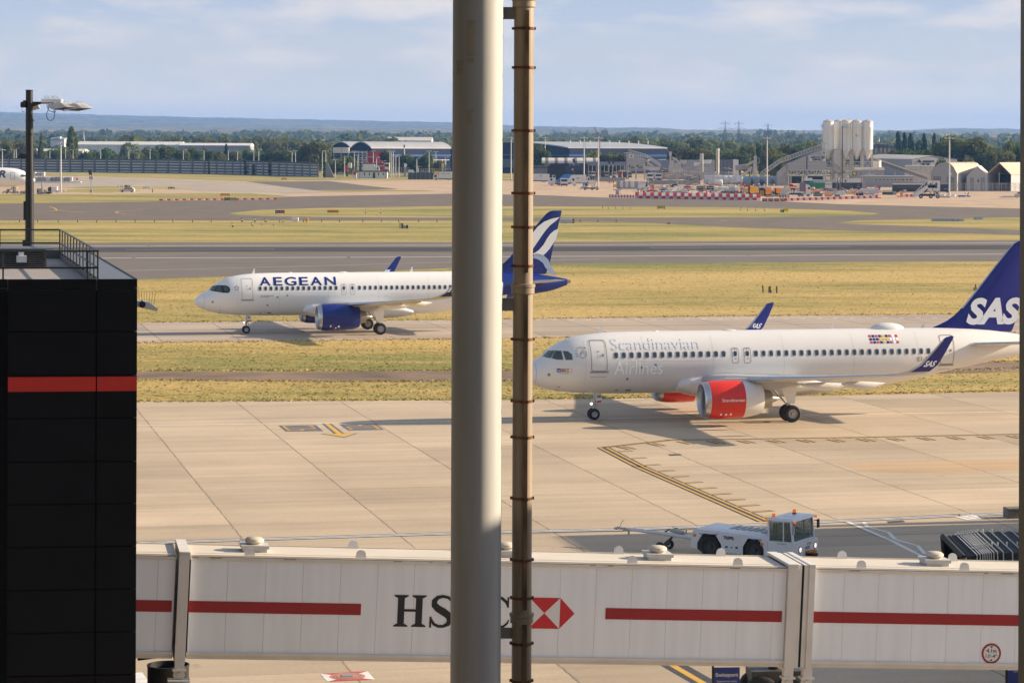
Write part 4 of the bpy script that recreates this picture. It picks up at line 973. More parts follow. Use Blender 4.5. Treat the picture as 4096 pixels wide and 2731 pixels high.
loop([(193,416),(194,428),(199,440),(206,446),(216,448),(224,442)]); loop([(199,414),(199,438),(193,452),(192,466),(196,477),(205,483),(214,482),(221,474),(224,460),(223,444)])
loop([(215,447),(220,451),(226,450),(229,442)]); loop([(252,439),(258,443),(265,444),(271,441)])
mb.build('cable',BLKM,root)
mb = MB(); mb.cyl((xm(86),-.15,zm(420)),(xm(104),-.15,zm(420)),.14,.14,14); mb.box(xm(93),xm(103),-.1,.1,zm(412),zm(402)); mb.tube([Vector((xm(x),-.2,zm(y))) for x,y in ((91,440),(92,446),(97,449),(103,445))],.012); mb.build('camera',BLKM,root,40)
mb = MB(); mb.add([(xm(128),.2,zm(424)),(xm(150),.2,zm(421)),(xm(158),.2,zm(435)),(xm(130),.2,zm(442)),(xm(128),.3,zm(424)),(xm(150),.3,zm(421)),(xm(158),.3,zm(435)),(xm(130),.3,zm(442))],[(0,1,2,3),(7,6,5,4),(0,4,5,1),(1,5,6,2),(2,6,7,3),(3,7,4,0)]); mb.build('rear_flood',FW_,root)
# ---------------------------------------------------------------- passenger bridge
YB = 74.; TB = R_(9.8); SLB = .0424
pb = PB(2048,0,YB)
root = thing('passenger_bridge','long pale passenger bridge with red stripes and bank lettering','passenger bridge',(pb.o.x,YB,0),TB)
root.rotation_euler = (0,math.atan(SLB),TB)
kb = YB/F_
def bx(px): u = px-2048; return u*YB/(F_*math.cos(TB)-u*math.sin(TB))
bz = lambda y: (pb.by-y)*kb
BW = M('bridge_panel',(.80,.83,.86),.45,var=.045,scale=1.6,stretch=(2.2,1,.22)); BT = M('bridge_trim',(.66,.63,.58),.45,var=.07,scale=1.5); BR = M('bridge_roof',(.62,.56,.47),.65,var=.05,scale=.7)
BRED = M('bridge_red',(.31,.014,.016),.45,var=.05); INK = M('sign_black',(.012,.014,.018),.5,var=0)
Zp1,Zp0,Zt1,Zt0,Zb0 = bz(2263),bz(2624),bz(2251),bz(2637),bz(2652)
segs = [(300,668),(729,3118),(3226,5600)]
Wb = 2.1
for a,b in segs:
    mb = MB(); xa,xb = bx(a),bx(b); mb.box(xa,xb,.06,Wb-.06,Zp0,Zp1)
    seg = mb.build('tunnel_body',M('bridge_core',(.22,.22,.22),.8,var=0),root)
    js = {300: [450,598],729: [878,1031,1181,1331,1480,1627,1774,1921,2067,2212,2356,2499,2641,2783,2924,3065],3226: [3350,3488,3628,3767,3905,4043,4180,4320,4460,4800,5100]}[a]
    ed = [a]+js+[b]; mb = MB()
    for p,q in zip(ed,ed[1:]): mb.box(bx(p)+.003,bx(q)-.003,0,.06,Zp0,Zp1)
    mb.box(xa+.006,xb-.006,.06,.061,Zp0,Zp1); mb.build('wall_panel',BW,root); mb = MB(); mb.box(xa+.006,xb-.006,Wb-.06,Wb,Zp0,Zp1); mb.build('wall_panel',BW,root)
    mb = MB(); mb.box(xa-.02,xb+.02,-.05,Wb+.05,Zp1,Zt1); mb.box(xa-.02,xb+.02,-.05,.25,Zt0,Zp0); mb.box(xa-.02,xb+.02,Wb-.25,Wb+.05,Zt0,Zp0); mb.box(xa-.02,xb+.02,.02,Wb-.02,Zb0,Zt0)
    mb.build('trim',BT,root)
    mb = MB(); mb.box(xa,xb,-.02,Wb+.02,Zt1,Zt1+.02); mb.box(xa,xb,.02,.06,Zt1+.02,Zt1+.05); mb.box(xa,xb,Wb-.08,Wb-.04,Zt1+.02,Zt1+.05); mb.box(xa,xb,.5,.515,Zt1+.02,Zt1+.03)
    mb.build('roof',BR,root)
    mb = MB(); mb.box(xa,xb,-.045,-.022,Zt1+.004,Zt1+.016)
    for k in range(int((xb-xa)/.5)): 
        if rnd.random() < .3: mb.box(xa+k*.5,xa+k*.5+rnd.uniform(.08,.4),-.058,-.05,Zt1-.025,Zt1-.008)
    mb.build('gutter',M('gutter_dark',(.16,.14,.12),.7,var=.3),root)
def frame(a,b,nm='portal_frame',zlow=2690):
    mb = MB(); xa,xb = bx(a),bx(b); mb.box(xa,xb,-.14,.1,Zb0-.02,Zt1+.08); mb.box(xa,xb,Wb-.1,Wb+.14,Zb0-.02,Zt1+.08); mb.box(xa,xb,-.14,Wb+.14,Zt1+.06,Zt1+.14); mb.box(xa,xb,-.1,Wb+.1,Zb0-.1,Zb0+.02)
    xc = (xa+xb)/2; mb.box(xc-.13,xc+.13,-.12,.12,bz(zlow),Zb0); mb.box(xc-.19,xc+.19,-.16,.16,bz(zlow)-.05,bz(zlow)); 
    mb.prism([(xc-.14,bz(zlow)-.05),(xc+.14,bz(zlow)-.05),(xc+.16,bz(zlow+28)),(xc+.09,bz(zlow+40)),(xc-.09,bz(zlow+40)),(xc-.16,bz(zlow+28))],-.05,.05)
    mb.cyl((xc,-.08,bz(zlow+22)),(xc,-.05,bz(zlow+22)),.06,.06,14); mb.box(xc-.3,xc+.3,-.2,.2,bz(zlow+48),bz(zlow+42))
    return mb.build(nm,BT,root)
frame(680,722); frame(3119,3158); frame(3203,3226)
mb = MB(); mb.box(bx(3158),bx(3174),-.1,Wb+.1,Zb0,Zt1+.12); mb.box(bx(3184),bx(3203),-.1,Wb+.1,Zb0,Zt1+.12)
for x in (3162,3199):
    for k in range(14): z = Zb0+.1+k*.2; mb.cyl((bx(x),-.115,z),(bx(x),-.1,z),.014,.014,6)
    for k in range(12): mb.cyl((bx(x),.1+k*.22,Zt1+.12),(bx(x),.1+k*.22,Zt1+.132),.014,.014,6)
mb.build('joint_flange',BT,root)
mb = MB(); mb.box(bx(3174),bx(3184),-.07,Wb+.07,Zb0+.02,Zt1+.1); mb.build('joint_gasket',DARK,root)
for a,b in ((300,660),(726,1418),(2398,3105),(3232,5000)):
    mb = MB(); mb.box(bx(a),bx(b),-.012,-.001,bz(2469),bz(2424)); mb.build('stripe',BRED,root)
# bank lettering with serifs, cut as flat shapes
mb = MB()
def flat(pts,mi=0,y=-.008): mb.add([(bx(p[0]),y,bz(p[1])) for p in pts],[tuple(range(len(pts)))],mi)
yt,yb_ = 2386,2512
def serif(x,w_,y0,y1): flat([(x,y0),(x+w_,y0),(x+w_,y1),(x,y1)])
for x in (1565,1637): flat([(x,yt),(x+27,yt),(x+27,yb_),(x,yb_)])
for x in (1550,1622):
    flat([(x,yt),(x+57,yt),(x+57,yt+5),(x+44,yt+12),(x+13,yt+12),(x,yt+5)],0,-.0085); flat([(x,yb_),(x+57,yb_),(x+57,yb_-5),(x+44,yb_-12),(x+13,yb_-12),(x,yb_-5)],0,-.0085)
flat([(1590,2442),(1640,2442),(1640,2452),(1590,2452)],0,-.0082)
def stroke(pts):                                            # pts (x, y, half width)
    L_,R2 = [],[]
    for i,(x,y,h) in enumerate(pts):
        a = pts[max(0,i-1)]; b = pts[min(len(pts)-1,i+1)]; dx,dy = b[0]-a[0],b[1]-a[1]; l = math.hypot(dx,dy) or 1
        L_.append((x-dy/l*h,y+dx/l*h)); R2.append((x+dy/l*h,y-dx/l*h))
    for i in range(len(pts)-1): flat([L_[i],L_[i+1],R2[i+1],R2[i]],0,-.008)
stroke([(1786,2424,2),(1780,2406,5),(1766,2393,6),(1744,2389,6),(1724,2394,8),(1711,2408,11),(1712,2424,13),(1726,2438,14),(1748,2450,15),(1768,2464,14),(1776,2482,12),(1768,2499,9),(1750,2508,6),(1730,2508,6),(1712,2500,6),(1702,2484,5),(1697,2470,2)])
flat([(1782,2386),(1790,2386),(1790,2426),(1782,2426)],0,-.0085); flat([(1694,2470),(1702,2470),(1702,2514),(1694,2514)],0,-.0085)
flat([(1818,yt),(1844,yt),(1844,yb_),(1818,yb_)]); flat([(1804,yt),(1870,yt),(1870,yt+9),(1804,yt+9)],0,-.0085); flat([(1804,yb_),(1880,yb_),(1880,yb_-9),(1804,yb_-9)],0,-.0085)
stroke([(1865,2391,5),(1886,2396,8),(1895,2414,11),(1885,2432,9),(1860,2442,4)]); stroke([(1860,2443,4),(1890,2450,9),(1902,2474,13),(1892,2498,10),(1865,2508,5)])
stroke([(2006,2428,2),(2000,2408,6),(1982,2393,6),(1962,2390,8),(1942,2404,12),(1932,2432,14),(1934,2468,14),(1946,2494,12),(1966,2508,7),(1990,2506,5),(2006,2492,4),(2012,2478,2)]); flat([(2003,2388),(2010,2388),(2010,2430),(2003,2430)],0,-.0085)
mb.build('bank_lettering',INK,root)
mb = MB(); cx,y0,y1,ym_ = 2153,2387,2511,2449; wr = 62
flat([(cx-wr,y0),(cx+wr,y0),(cx+wr,y1),(cx-wr,y1)],1,-.006)
flat([(cx-wr,y0),(cx+wr,y0),(cx,ym_)],0); flat([(cx-wr,y1),(cx+wr,y1),(cx,ym_)],0)
flat([(cx+wr,y0),(cx+2*wr-3,ym_),(cx+wr,y1)],0); flat([(cx-wr,y0),(cx-2*wr+3,ym_),(cx-wr,y1)],0)
mb.build('bank_emblem',[M('emblem_red',(.55,.02,.03),.4,var=.03),M('emblem_white',(.72,.72,.72),.4,var=0)],root)
def disc(mb,cx,cy,r,y,mi,n=36): mb.add([(bx(cx)+r*math.cos(2*math.pi*i/n),y,bz(cy)+r*math.sin(2*math.pi*i/n)) for i in range(n)],[tuple(range(n))],mi)
mb = MB(); cx,cy = 3950,2584; r = .29
disc(mb,cx,cy,r,-.010,0); disc(mb,cx,cy,r*.8,-.012,1)
X0,Z0 = bx(cx),bz(cy)
put_text(mb,'4.1m',(X0-.15,-.014,Z0+.03),(1,0,0),(0,0,1),.1,.3,.02,0,2); put_text(mb,"13'-4\"",(X0-.165,-.014,Z0-.12),(1,0,0),(0,0,1),.09,.33,.015,0,2)
for s in (1,-1): mb.add([(X0-.045,-.014,Z0+s*.21),(X0+.045,-.014,Z0+s*.21),(X0,-.014,Z0+s*.15)],[(0,1,2)],2)
mb.build('height_sign',[BRED,M('sign_white',(.68,.68,.68),.4,var=0),INK],root)
for px,far in [(964,0),(1411,0),(926,1),(1366,1),(2501,0),(2925,0),(2431,1),(2841,1),(3327,1),(3421,0),(3835,0),(3770,1),(1885,0),(1830,1),(300,0)]:
    mb = MB(); x = bx(px) if not far else bx(px)+.0; yy = .14 if not far else Wb-.16; w_,h = .13,.23
    if far: x = (px-2048)*(YB+yy)/F_/math.cos(TB)*1.0 + bx(px)-bx(px); x = bx(px)*(1+Wb*.95/YB)+.42
    pts = [(x-w_*1.15,Zt1+.02)]+[(x+w_*math.cos(t)*(1 if t else 1),Zt1+.02+h*(.55+.45*math.sin(t)) if 0 < t < math.pi else Zt1+.02+h*.5) for t in [math.pi-i*math.pi/10 for i in range(11)]]+[(x+w_*1.15,Zt1+.02)]
    mb.prism(pts,yy,yy+.03); mb.build('roof_fin',M('fin_white',(.68,.68,.67),.4,var=.04),root)
for px in (985,2595,3700,1990):
    x = bx(px)*1.02+.2; yy = 1.15; mb = MB(); z0 = Zt1+.02
    mb.box(x-.33,x+.33,yy-.33,yy+.33,z0,z0+.1); mb.box(x-.38,x+.38,yy-.38,yy+.38,z0+.1,z0+.19)
    mb.lathe([(.2,z0+.19),(.2,z0+.22),(.24,z0+.23),(.265,z0+.27),(.255,z0+.33),(.2,z0+.37),(.01,z0+.385)],(x,yy,0),'z',24,1)
    mb.build('roof_vent',[M('vent_base',(.50,.49,.47),.5,var=.08),M('vent_cap',(.55,.49,.40),.6,var=.1)],root,40)
# things standing under the bridge
dr = At(662,2672,75.); 
zdr = dr.z; mb = MB(); mb.lathe([(.585,0),(.585,zdr-.06),(.6,zdr-.04),(.6,zdr),(.56,zdr),(.56,zdr-.3),(.02,zdr-.3)],n=36)
root2 = thing('support_drum','dark round drum under the left end of the passenger bridge','drum',(dr.x,75.6,0)); mb.build('shell',M('drum_black',(.035,.035,.037),.45,.3,.15),root2,40)
mb = MB(); mb.bar((-.9,.3,zdr+.1),(1.0,.2,zdr+.36),.1); mb.bar((-1.6,.1,zdr+.05),(-.3,.3,zdr+.3),.07); mb.build('hose_arm',BLKM,root2)
ds = At(3085,2700,88.); root2 = thing('bridge_bogie','dark tapered wheel bogie housing under the bridge joint','bridge bogie',(ds.x,88,0),.1)
zq = At(3085,2672,88.).z; mb = MB(); mb.prism([(-.75,zq),(.9,zq),(.95,zq-.3),(.6,zq-.95),(-.2,zq-.95),(-.72,zq-.55)],-.5,.6); mb.build('housing',M('bogie_dark',(.055,.052,.045),.6,var=.2),root2)
mb = MB()
for y in (-.45,.55): wheel(mb,(-.4,y,.6),.6,.35,18); wheel(mb,(.6,y,.6),.6,.35,18)
mb.box(-.5,.7,-.3,.4,.5,zq-.8); mb.cyl((.1,0,zq),(.1,0,zq+2.4),.2); mb.build('wheel',[TYRE,RIM],root2,40)
BSG = M('sign_blue',(.012,.035,.19),.4,var=.04)
def board(px0,px1,py0,Y,w_,label,lines):
    a = At(px0,py0,Y); r2 = thing('notice_board',label,'sign',(a.x,Y,0),R_(4)); mb = MB(); wd = (px1-px0)*Y/F_
    mb.box(0,wd,0,.03,a.z-1.35,a.z); mb.build('panel',BSG,r2); mb = MB(); mb.box(-.06,0,-.0,.08,0,a.z+.06); mb.box(wd-.05,wd,.03,.08,0,a.z-.1); mb.build('post',BLKM,r2)
    mb = MB()
    for s,x,z,h,w2,bold in lines: put_text(mb,s,(x*wd,-.006,a.z-z),(1,0,0),(0,0,1),h,w2*wd,bold)
    mb.build('lettering',M('sign_lettering',(.62,.62,.64),.4,var=0),r2)
board(2856,2960,2668,84.,1,'blue board lettered for a handling company under the bridge, right of the yellow line',[('Swissport',.06,.285,.115,.88,.02),('Equipment and vehicle',.12,.46,.06,.76,0),('parking area',.25,.58,.06,.5,0)])
board(4031,4100,2680,84.,1,'blue board cut off beside the right window post, low under the bridge',[('Equipment',.35,.05,.05,.5,0)])
# ---------------------------------------------------------------- bellows hood of the next bridge, right
hb = At(3845,2172,100.); root = thing('bridge_hood','black folding bellows hood with white ribs on the neighbouring bridge','bridge hood',(hb.x,100.,0),R_(6))
ztop = hb.z; BLF = M('bellows_fabric',(.03,.03,.03),.7,var=.25,scale=5.); RIB = M('hood_rib',(.52,.52,.5),.5,var=.08)
mb = MB(); n = 14; xs_ = [.0,.25,.4,.52,.62,.7,.78,.86,.94,1.04,1.18,1.4,1.75,2.15,2.6,3.2]
rings = []
for i,x in enumerate(xs_):
    for dx,s in ((0,1.0),((xs_[min(i+1,len(xs_)-1)]-x)*.5,.93)):
        zz = ztop-.10+.15*min(1,x/1.2); y0_,y1_ = -.2-.9*min(1,x/1.6)*0-.2,2.6
        rings.append([Vector((x+dx+(.35 if k in (0,3) else 0)*(1-min(1,x/1.5)),y,z)) for k,(y,z) in enumerate(((y0_+(1-s)*.8,.9),(y0_+(1-s)*.8,zz-.35-(1-s)*.5),(y1_-(1-s)*.8,zz-(1-s)*.5),(y1_-(1-s)*.8,.9)))])
mb.loft(rings,0,False,False); mb.build('bellows',BLF,root)
for i,x in enumerate(xs_[2:]):
    mb = MB(); zz = ztop-.10+.15*min(1,x/1.2); xx = x+.08
    mb.tube([(xx+.1,-.43,.9),(xx,-.43,zz-.32),(xx,2.6,zz+.03)],.022,6); mb.cyl((xx,.3,zz-.2),(xx,.3,zz-.06),.03,.03,6); mb.cyl((xx,2.3,zz),(xx,2.3,zz+.14),.03,.03,6)
    mb.build('rib',RIB,root,40)
mb = MB(); mb.tube([(.1,-.42,ztop-1.5),(-.02,-.42,ztop-.47),(-.02,2.5,ztop-.1),(.1,2.6,ztop-1.4)],.11,10); mb.build('bumper',BLF,root,50)
mb = MB(); mb.box(3.2,6.5,-.4,2.6,.95,ztop+.2); mb.box(1.4,1.7,.8,1.1,0,.9); mb.box(4.5,5.2,.7,1.4,0,.95); mb.box(1.2,6.5,-.2,2.4,.82,.92); mb.build('cab',BT,root)
cb = G(4033,2074); mb = MB(); mb.box(0,1.2,0,.8,0,.5); mb.box(0.02,1.18,-.05,.75,.42,.47)
solo(mb,'concrete_block',M('dirty_concrete',(.16,.145,.125),.9,var=.3,scale=4.),'dirty concrete block on the apron at the right window post','concrete block',cb,R_(8))
# ---------------------------------------------------------------- aircraft tug with tow bar
tg0 = At(2948,2214,121.5); TR = R_(-30); TGL = Vector((tg0.x+.68,120.3,0))
TW_ = M('tug_white',(.66,.67,.69),.35,var=.05,scale=2.); TG2 = M('tug_deck',(.40,.41,.42),.6,var=.15)
CABG = M('cab_glass',(.12,.2,.18),.05,var=0,spec=.8,alpha=.38)
AMB = M('amber_lens',(.75,.16,.02),.25,var=0,emit=.25); LAMP = M('headlamp',(.85,.8,.65),.2,var=0,emit=.6)
root = thing('aircraft_tug','white aircraft tug with amber beacons towing a bar behind the bridge','tug',TGL,TR)
mb = MB(); hw = 1.15
mb.prism([(-2.55,.35),(-2.55,.95),(-2.4,1.25),(1.15,1.1),(1.15,.2),(-2.35,.2)],-hw+.48,hw-.48); mb.build('chassis',M('tug_under',(.05,.05,.05),.8,var=.2),root)
for sd in (-1,1):
    mb = MB(); ya,yb2 = sd*(hw-.06),sd*hw
    y0_,y1_ = min(ya,yb2),max(ya,yb2)
    # side skin with two octagonal wheel openings
    def skin(pts): mb.prism(pts,y0_,y1_)
    skin([(-2.6,.42),(-2.6,1.06),(-2.42,1.28),(-2.3,1.275),(-2.3,.42)])
    skin([(-2.3,.66),(-2.02,1.1),(-2.02,1.26),(-2.3,1.275)]); skin([(-2.02,1.1),(-1.4,1.1),(-1.4,1.235),(-2.02,1.26)]); skin([(-1.4,1.1),(-1.1,.66),(-1.1,1.22),(-1.4,1.235)])
    skin([(-1.1,.22),(-.05,.22),(-.05,1.18),(-1.1,1.22)])
    skin([(-.05,.64),(.2,1.04),(.2,1.17),(-.05,1.18)]); skin([(.2,1.04),(.75,1.04),(.75,1.145),(.2,1.17)]); skin([(.75,1.04),(.98,.64),(.98,1.135),(.75,1.145)])
    skin([(.98,.2),(1.16,.2),(1.16,1.13),(.98,1.135)])
    mb.build('side_panel',TW_,root)
mb = MB(); mb.add([(-2.42,-hw,1.28),(1.15,-hw,1.13),(1.15,hw,1.13),(-2.42,hw,1.28),(-2.1,-.75,1.33),(1.15,-.75,1.25),(1.15,.75,1.25),(-2.1,.75,1.33)],[(0,1,5,4),(1,2,6,5),(2,3,7,6),(3,0,4,7),(4,5,6,7),(0,3,2,1)])
mb.build('deck',TW_,root)
mb = MB()
for k in range(6): mb.box(-1.0+k*.3,-.85+k*.3,-.5,.5,1.315-k*.007,1.34-k*.007)
mb.box(.7,.95,-.7,.3,1.26,1.33); mb.cyl((.9,-.55,1.25),(.9,-.55,1.4),.08); mb.build('engine_cover',TG2,root)
for x in (-1.7,.46):
    for sd in (-1,1):
        mb = MB(); wheel(mb,(x,sd*(hw-.25),.52),.52,.36,26); mb.build('wheel',[TYRE,M('tug_rim',(.06,.06,.06),.6,.3,0)],root,40)
# cab
mb = MB(); x0,x1 = 1.17,2.5
mb.box(x0,x1+.08,-hw,hw,.22,.98); mb.box(x0,x1-.1,-hw,hw,.98,1.02)
mb.build('cab_body',TW_,root)
mb = MB()
for (xa,ya) in ((x0+.04,-hw+.04),(x0+.04,hw-.04),(x1-.12,-hw+.04),(x1-.12,hw-.04)): mb.bar((xa,ya,1.0),(xa-(.1 if xa > 2 else 0),ya,1.9),.09)
mb.bar((x0+.75,-hw+.04,1.0),(x0+.75,-hw+.04,1.9),.05); mb.bar((x0+.75,hw-.04,1.0),(x0+.75,hw-.04,1.9),.05)
mb.box(x0,x1-.15,-hw,hw,1.88,1.94); mb.build('cab_frame',TW_,root)
mb = MB(); mb.add([(x0-.05,-hw-.04,1.94),(x1+.0,-hw-.04,1.94),(x1+.0,hw+.04,1.94),(x0-.05,hw+.04,1.94),(x0+.1,-hw+.15,2.04),(x1-.25,-hw+.15,2.04),(x1-.25,hw-.15,2.04),(x0+.1,hw-.15,2.04)],[(0,3,2,1),(0,1,5,4),(1,2,6,5),(2,3,7,6),(3,0,4,7),(4,5,6,7)])
mb.box(x0+.4,x1-.6,-.4,.4,2.04,2.06); mb.build('cab_roof',TW_,root)
for nm,b in (('windscreen',(x1-.16,x1-.14,-hw+.09,hw-.09)),('side_window',(x0+.08,x1-.2,-hw+.02,-hw+.035)),('side_window',(x0+.08,x1-.2,hw-.035,hw-.02)),('rear_window',(x0+.02,x0+.035,-hw+.09,hw-.09))):
    mb = MB(); mb.box(*b,1.03,1.88); mb.build(nm,CABG,root)
mb = MB(); mb.box(x0+.1,x1-.25,-hw+.1,hw-.1,.98,1.0,0); mb.box(x1-.5,x1-.2,-.9,.9,1.0,1.2,0)
for y in (-.55,.55): mb.box(x0+.15,x0+.55,y-.25,y+.25,1.0,1.12); mb.box(x0+.08,x0+.2,y-.25,y+.25,1.1,1.7)
mb.build('cab_interior',M('cab_black',(.02,.02,.02),.7,var=0),root)
for x,y,z in ((1.3,-.8,1.97),(1.75,.42,2.05)):
    mb = MB(); mb.cyl((x,y,z),(x,y,z+.07),.09,.09,12,1); mb.cyl((x,y,z+.07),(x,y,z+.22),.085,.07,12); mb.build('beacon',[AMB,DARK],root,40)
mb = MB()
for x,y,z in ((1.16,-hw-.03,1.93),(2.48,-hw-.02,1.9),(2.48,hw-.05,1.93)): mb.box(x-.06,x+.06,y-.04,y+.04,z-.04,z+.05)
mb.build('side_marker',AMB,root)
for y in (-.82,.82):
    mb = MB(); mb.cyl((x1+.08,y,.68),(x1+.1,y,.68),.15,.15,16,1); mb.cyl((x1+.1,y,.68),(x1+.115,y,.68),.11,.11,16,0); mb.build('headlight',[LAMP,DARK],root)
mb = MB(); mb.box(x1+.08,x1+.5,-.2,.2,.3,.45,0); mb.cyl((x1+.4,0,.3),(x1+.4,0,.62),.07,.07,10,1); mb.box(x1+.1,x1+.45,-.25,.25,.48,.56,1); mb.build('tow_hook',[DARK,M('hook_orange',(.42,.16,.03),.6,var=.3)],root)
for sd in (-1,1):
    mb = MB(); mb.bar((x1-.1,sd*hw,1.75),(x1+.02,sd*(hw+.22),1.72),.03); mb.box(x1-.02,x1+.03,sd*(hw+.2)-.1,sd*(hw+.2)+.1,1.4,1.78); mb.build('mirror',M('mirror_grey',(.3,.31,.32),.4,var=0) if sd < 0 else DARK,root)
mb = MB(); q2 = M('tug_ink',(.03,.03,.04),.5,var=0)
def stx(s,x,z,h,wd,mi=0,b=.0): put_text(mb,s,(x,-hw-.006,z),(1,0,0),(0,0,1),h,wd,b,0,mi)
stx('swissport',-1.98,1.035,.09,.48,0,.01); stx('TREPEL',-1.2 if False else -1.0,.93,.13,.55,0,.05); stx('CHALLENGER 150',-1.02,.245,.075,.9,0,.02); stx('CHALLENGER 150',1.62,.9,.05,.45,0)
mb.add([(-1.42,-hw-.006,1.02),(-1.34,-hw-.006,1.02),(-1.28,-hw-.006,1.13),(-1.36,-hw-.006,1.13)],[(0,1,2,3)],1)
for x,z,w_,h,mi in ((-2.5,.93,.16,.12,2),(.82,.78,.16,.12,2),(-2.2,1.06,.18,.035,3),(.4,.985,.18,.035,3),(.72,.96,.16,.1,4),(-.62,.54,.06,.08,3)):
    mb.add([(x,-hw-.006,z),(x+w_,-hw-.006,z),(x+w_,-hw-.006,z+h),(x,-hw-.006,z+h)],[(0,1,2,3)],mi)
for x in (-.9,-.4): mb.add([(x,-hw-.006,.55),(x+.12,-hw-.006,.55),(x+.12,-hw-.006,.63),(x,-hw-.006,.63)],[(0,1,2,3)],0)
for s,y,z,h,wd in (('TREPEL',-.3,.62,.12,.6),('ATC2677',-.05,.8,.09,.5)): put_text(mb,s,(x1+.086,y,z),(0,1,0),(0,0,1),h,wd,.02)
mb.build('lettering',[q2,RED_D,M('reflector_orange',(.6,.22,.02),.4,var=0),M('label_blue',(.03,.1,.4),.5,var=0),M('label_grey',(.3,.3,.3),.5,var=0)],root)
# people seated in the cab, one continuous skinned body each
def person(name,label,loc,rot,top,seat_z,reach,cap=None):
    r = thing(name,label,'person',loc,rot)
    V = [(0,0,.12),(0,0,.35),(0,0,.52),(.0,0,.66),(.02,0,.78),(.03,0,.86),
         (0,-.19,.55),(.1,-.25,.32),(reach,-.16,.3),(0,.19,.55),(.1,.25,.32),(reach,.16,.3),
         (.22,-.1,.1),(.48,-.11,.1),(.55,-.11,-.3),(.22,.1,.1),(.48,.11,.1),(.55,.11,-.3)]
    Rr = [.16,.17,.15,.06,.1,.095,.07,.05,.04,.07,.05,.04,.1,.075,.05,.1,.075,.05]
    Ed = [(0,1),(1,2),(2,3),(3,4),(4,5),(2,6),(6,7),(7,8),(2,9),(9,10),(10,11),(0,12),(12,13),(13,14),(0,15),(15,16),(16,17)]
    me = bpy.data.meshes.new(name); me.from_pydata(V,Ed,[]); ob = bpy.data.objects.new('body',me); C.objects.link(ob)
    sk = ob.modifiers.new('s','SKIN'); sk.use_smooth_shade = True
    for i,q in enumerate(Rr): me.skin_vertices[0].data[i].radius = (q,q*.85)
    me.skin_vertices[0].data[0].use_root = True
    ob.modifiers.new('d','SUBSURF').levels = 1; bpy.context.view_layer.update()
    m2 = bpy.data.meshes.new_from_object(ob.evaluated_get(bpy.context.evaluated_depsgraph_get())); bpy.data.objects.remove(ob)
    m2.materials.clear()
    for m_ in (top,M('skin',(.42,.25,.17),.6,var=0),M('trousers',(.03,.035,.05),.8,var=0)): m2.materials.append(m_)
    for p in m2.polygons:
        c = p.center; p.material_index = 1 if c.z > .66 or (c.x > reach-.07 and c.z > .2) else 2 if c.z < .2 else 0
    o = bpy.data.objects.new('body',m2); C.objects.link(o); o.parent = r
    mb = MB(); mb.ball((.0,0,.86),.105,.095,.09,12,8); mb.build('hair',cap or M('hair',(.03,.02,.015),.8,var=0),r,60)
    for q in (-.035,.035):
        pass
    mb = MB(); mb.ball((.125,0,.775),.02); mb.build('nose',M('skin',(.42,.25,.17),.6,var=0),r)
    return r
cabp = lambda x,y,z: TGL+Matrix.Rotation(TR,3,'Z') @ Vector((x,y,z))
HV = M('hi_vis_yellow',(.45,.55,.05),.7,var=.1); RJ = M('red_jacket',(.3,.03,.03),.7,var=.1)
person('person','person in yellow-green hi-vis vest seated behind the tug side window',cabp(1.5,-.55,1.1),TR,HV,0,.45,M('cap_yellow',(.4,.42,.08),.7,var=0))
person('person','person in a red jacket seated at the wheel behind the tug windscreen',cabp(1.55,.4,1.1),TR,RJ,0,.42)
mb = MB()
for i in range(16):
    a,b = 2*math.pi*i/16,2*math.pi*(i+1)/16; f = lambda t: cabp(2.02+.09*math.cos(t),.4+.18*math.sin(t),1.36+.1*math.cos(t)); mb.cyl(f(a),f(b),.014,.014,6)
mb.v = [tuple(Matrix.Rotation(-TR,3,'Z') @ (Vector(v)-TGL)) for v in mb.v]; mb.bar((2.02,.4,1.36),(2.2,.4,1.1),.03); mb.build('steering_wheel',DARK,root)
# tow bar
tr = thing('tow_bar','white tow bar on a small two wheeled trolley, hitched behind the tug','tow bar',TGL,TR)
mb = MB(); mb.cyl((-2.6,0,.66),(-4.6,0,.76),.1,.1,14); mb.cyl((-4.6,0,.76),(-6.5,0,.84),.08,.08,14); mb.build('tube',TW_,tr,40)
mb = MB(); mb.cyl((-6.45,-.12,.82),(-6.45,.12,.82),.09,.09,12); mb.bar((-6.5,0,.84),(-6.95,0,.86),.09); mb.box(-7.05,-6.9,-.14,.14,.8,.88); mb.bar((-6.85,.05,.88),(-6.7,.05,1.18),.03); mb.bar((-6.7,.05,1.18),(-6.58,.05,1.2),.03); mb.bar((-6.35,0,.8),(-6.35,0,.58),.07); mb.build('head',M('towbar_steel',(.4,.4,.38),.5,.4),tr,40)
mb = MB(); mb.bar((-4.5,-.45,.24),(-4.5,.45,.24),.06); mb.bar((-4.5,-.3,.24),(-4.1,0,.66),.06); mb.bar((-4.5,.3,.24),(-4.1,0,.66),.06); mb.bar((-4.6,0,.78),(-4.2,0,1.0),.06); mb.build('trolley',M('trolley_dark',(.06,.06,.06),.6,var=.1),tr)
for y in (-.48,.48): mb = MB(); wheel(mb,(-4.5,y,.22),.22,.14,18); mb.build('wheel',[TYRE,RIM],tr,40)
mb = MB(); mb.cyl((-4.2,-.05,.95),(-3.5,-.05,.88),.08,.08,12); mb.bar((-4.15,.08,1.06),(-3.45,.08,1.0),.04); mb.bar((-3.45,0,.7),(-3.4,0,1.02),.05); mb.build('jack_cylinder',M('jack_steel',(.35,.36,.36),.35,.6),tr,40)
mb = MB(); put_text(mb,'swissport',(-5.6,-.07,.735),(1,0,.0),(0,0,1),.05,.4,.01); mb.box(-6.3,-6.15,-.068,-.06,.77,.83,1); mb.build('lettering',[q2,M('reflector_orange',(.6,.22,.02),.4,var=0)],tr)
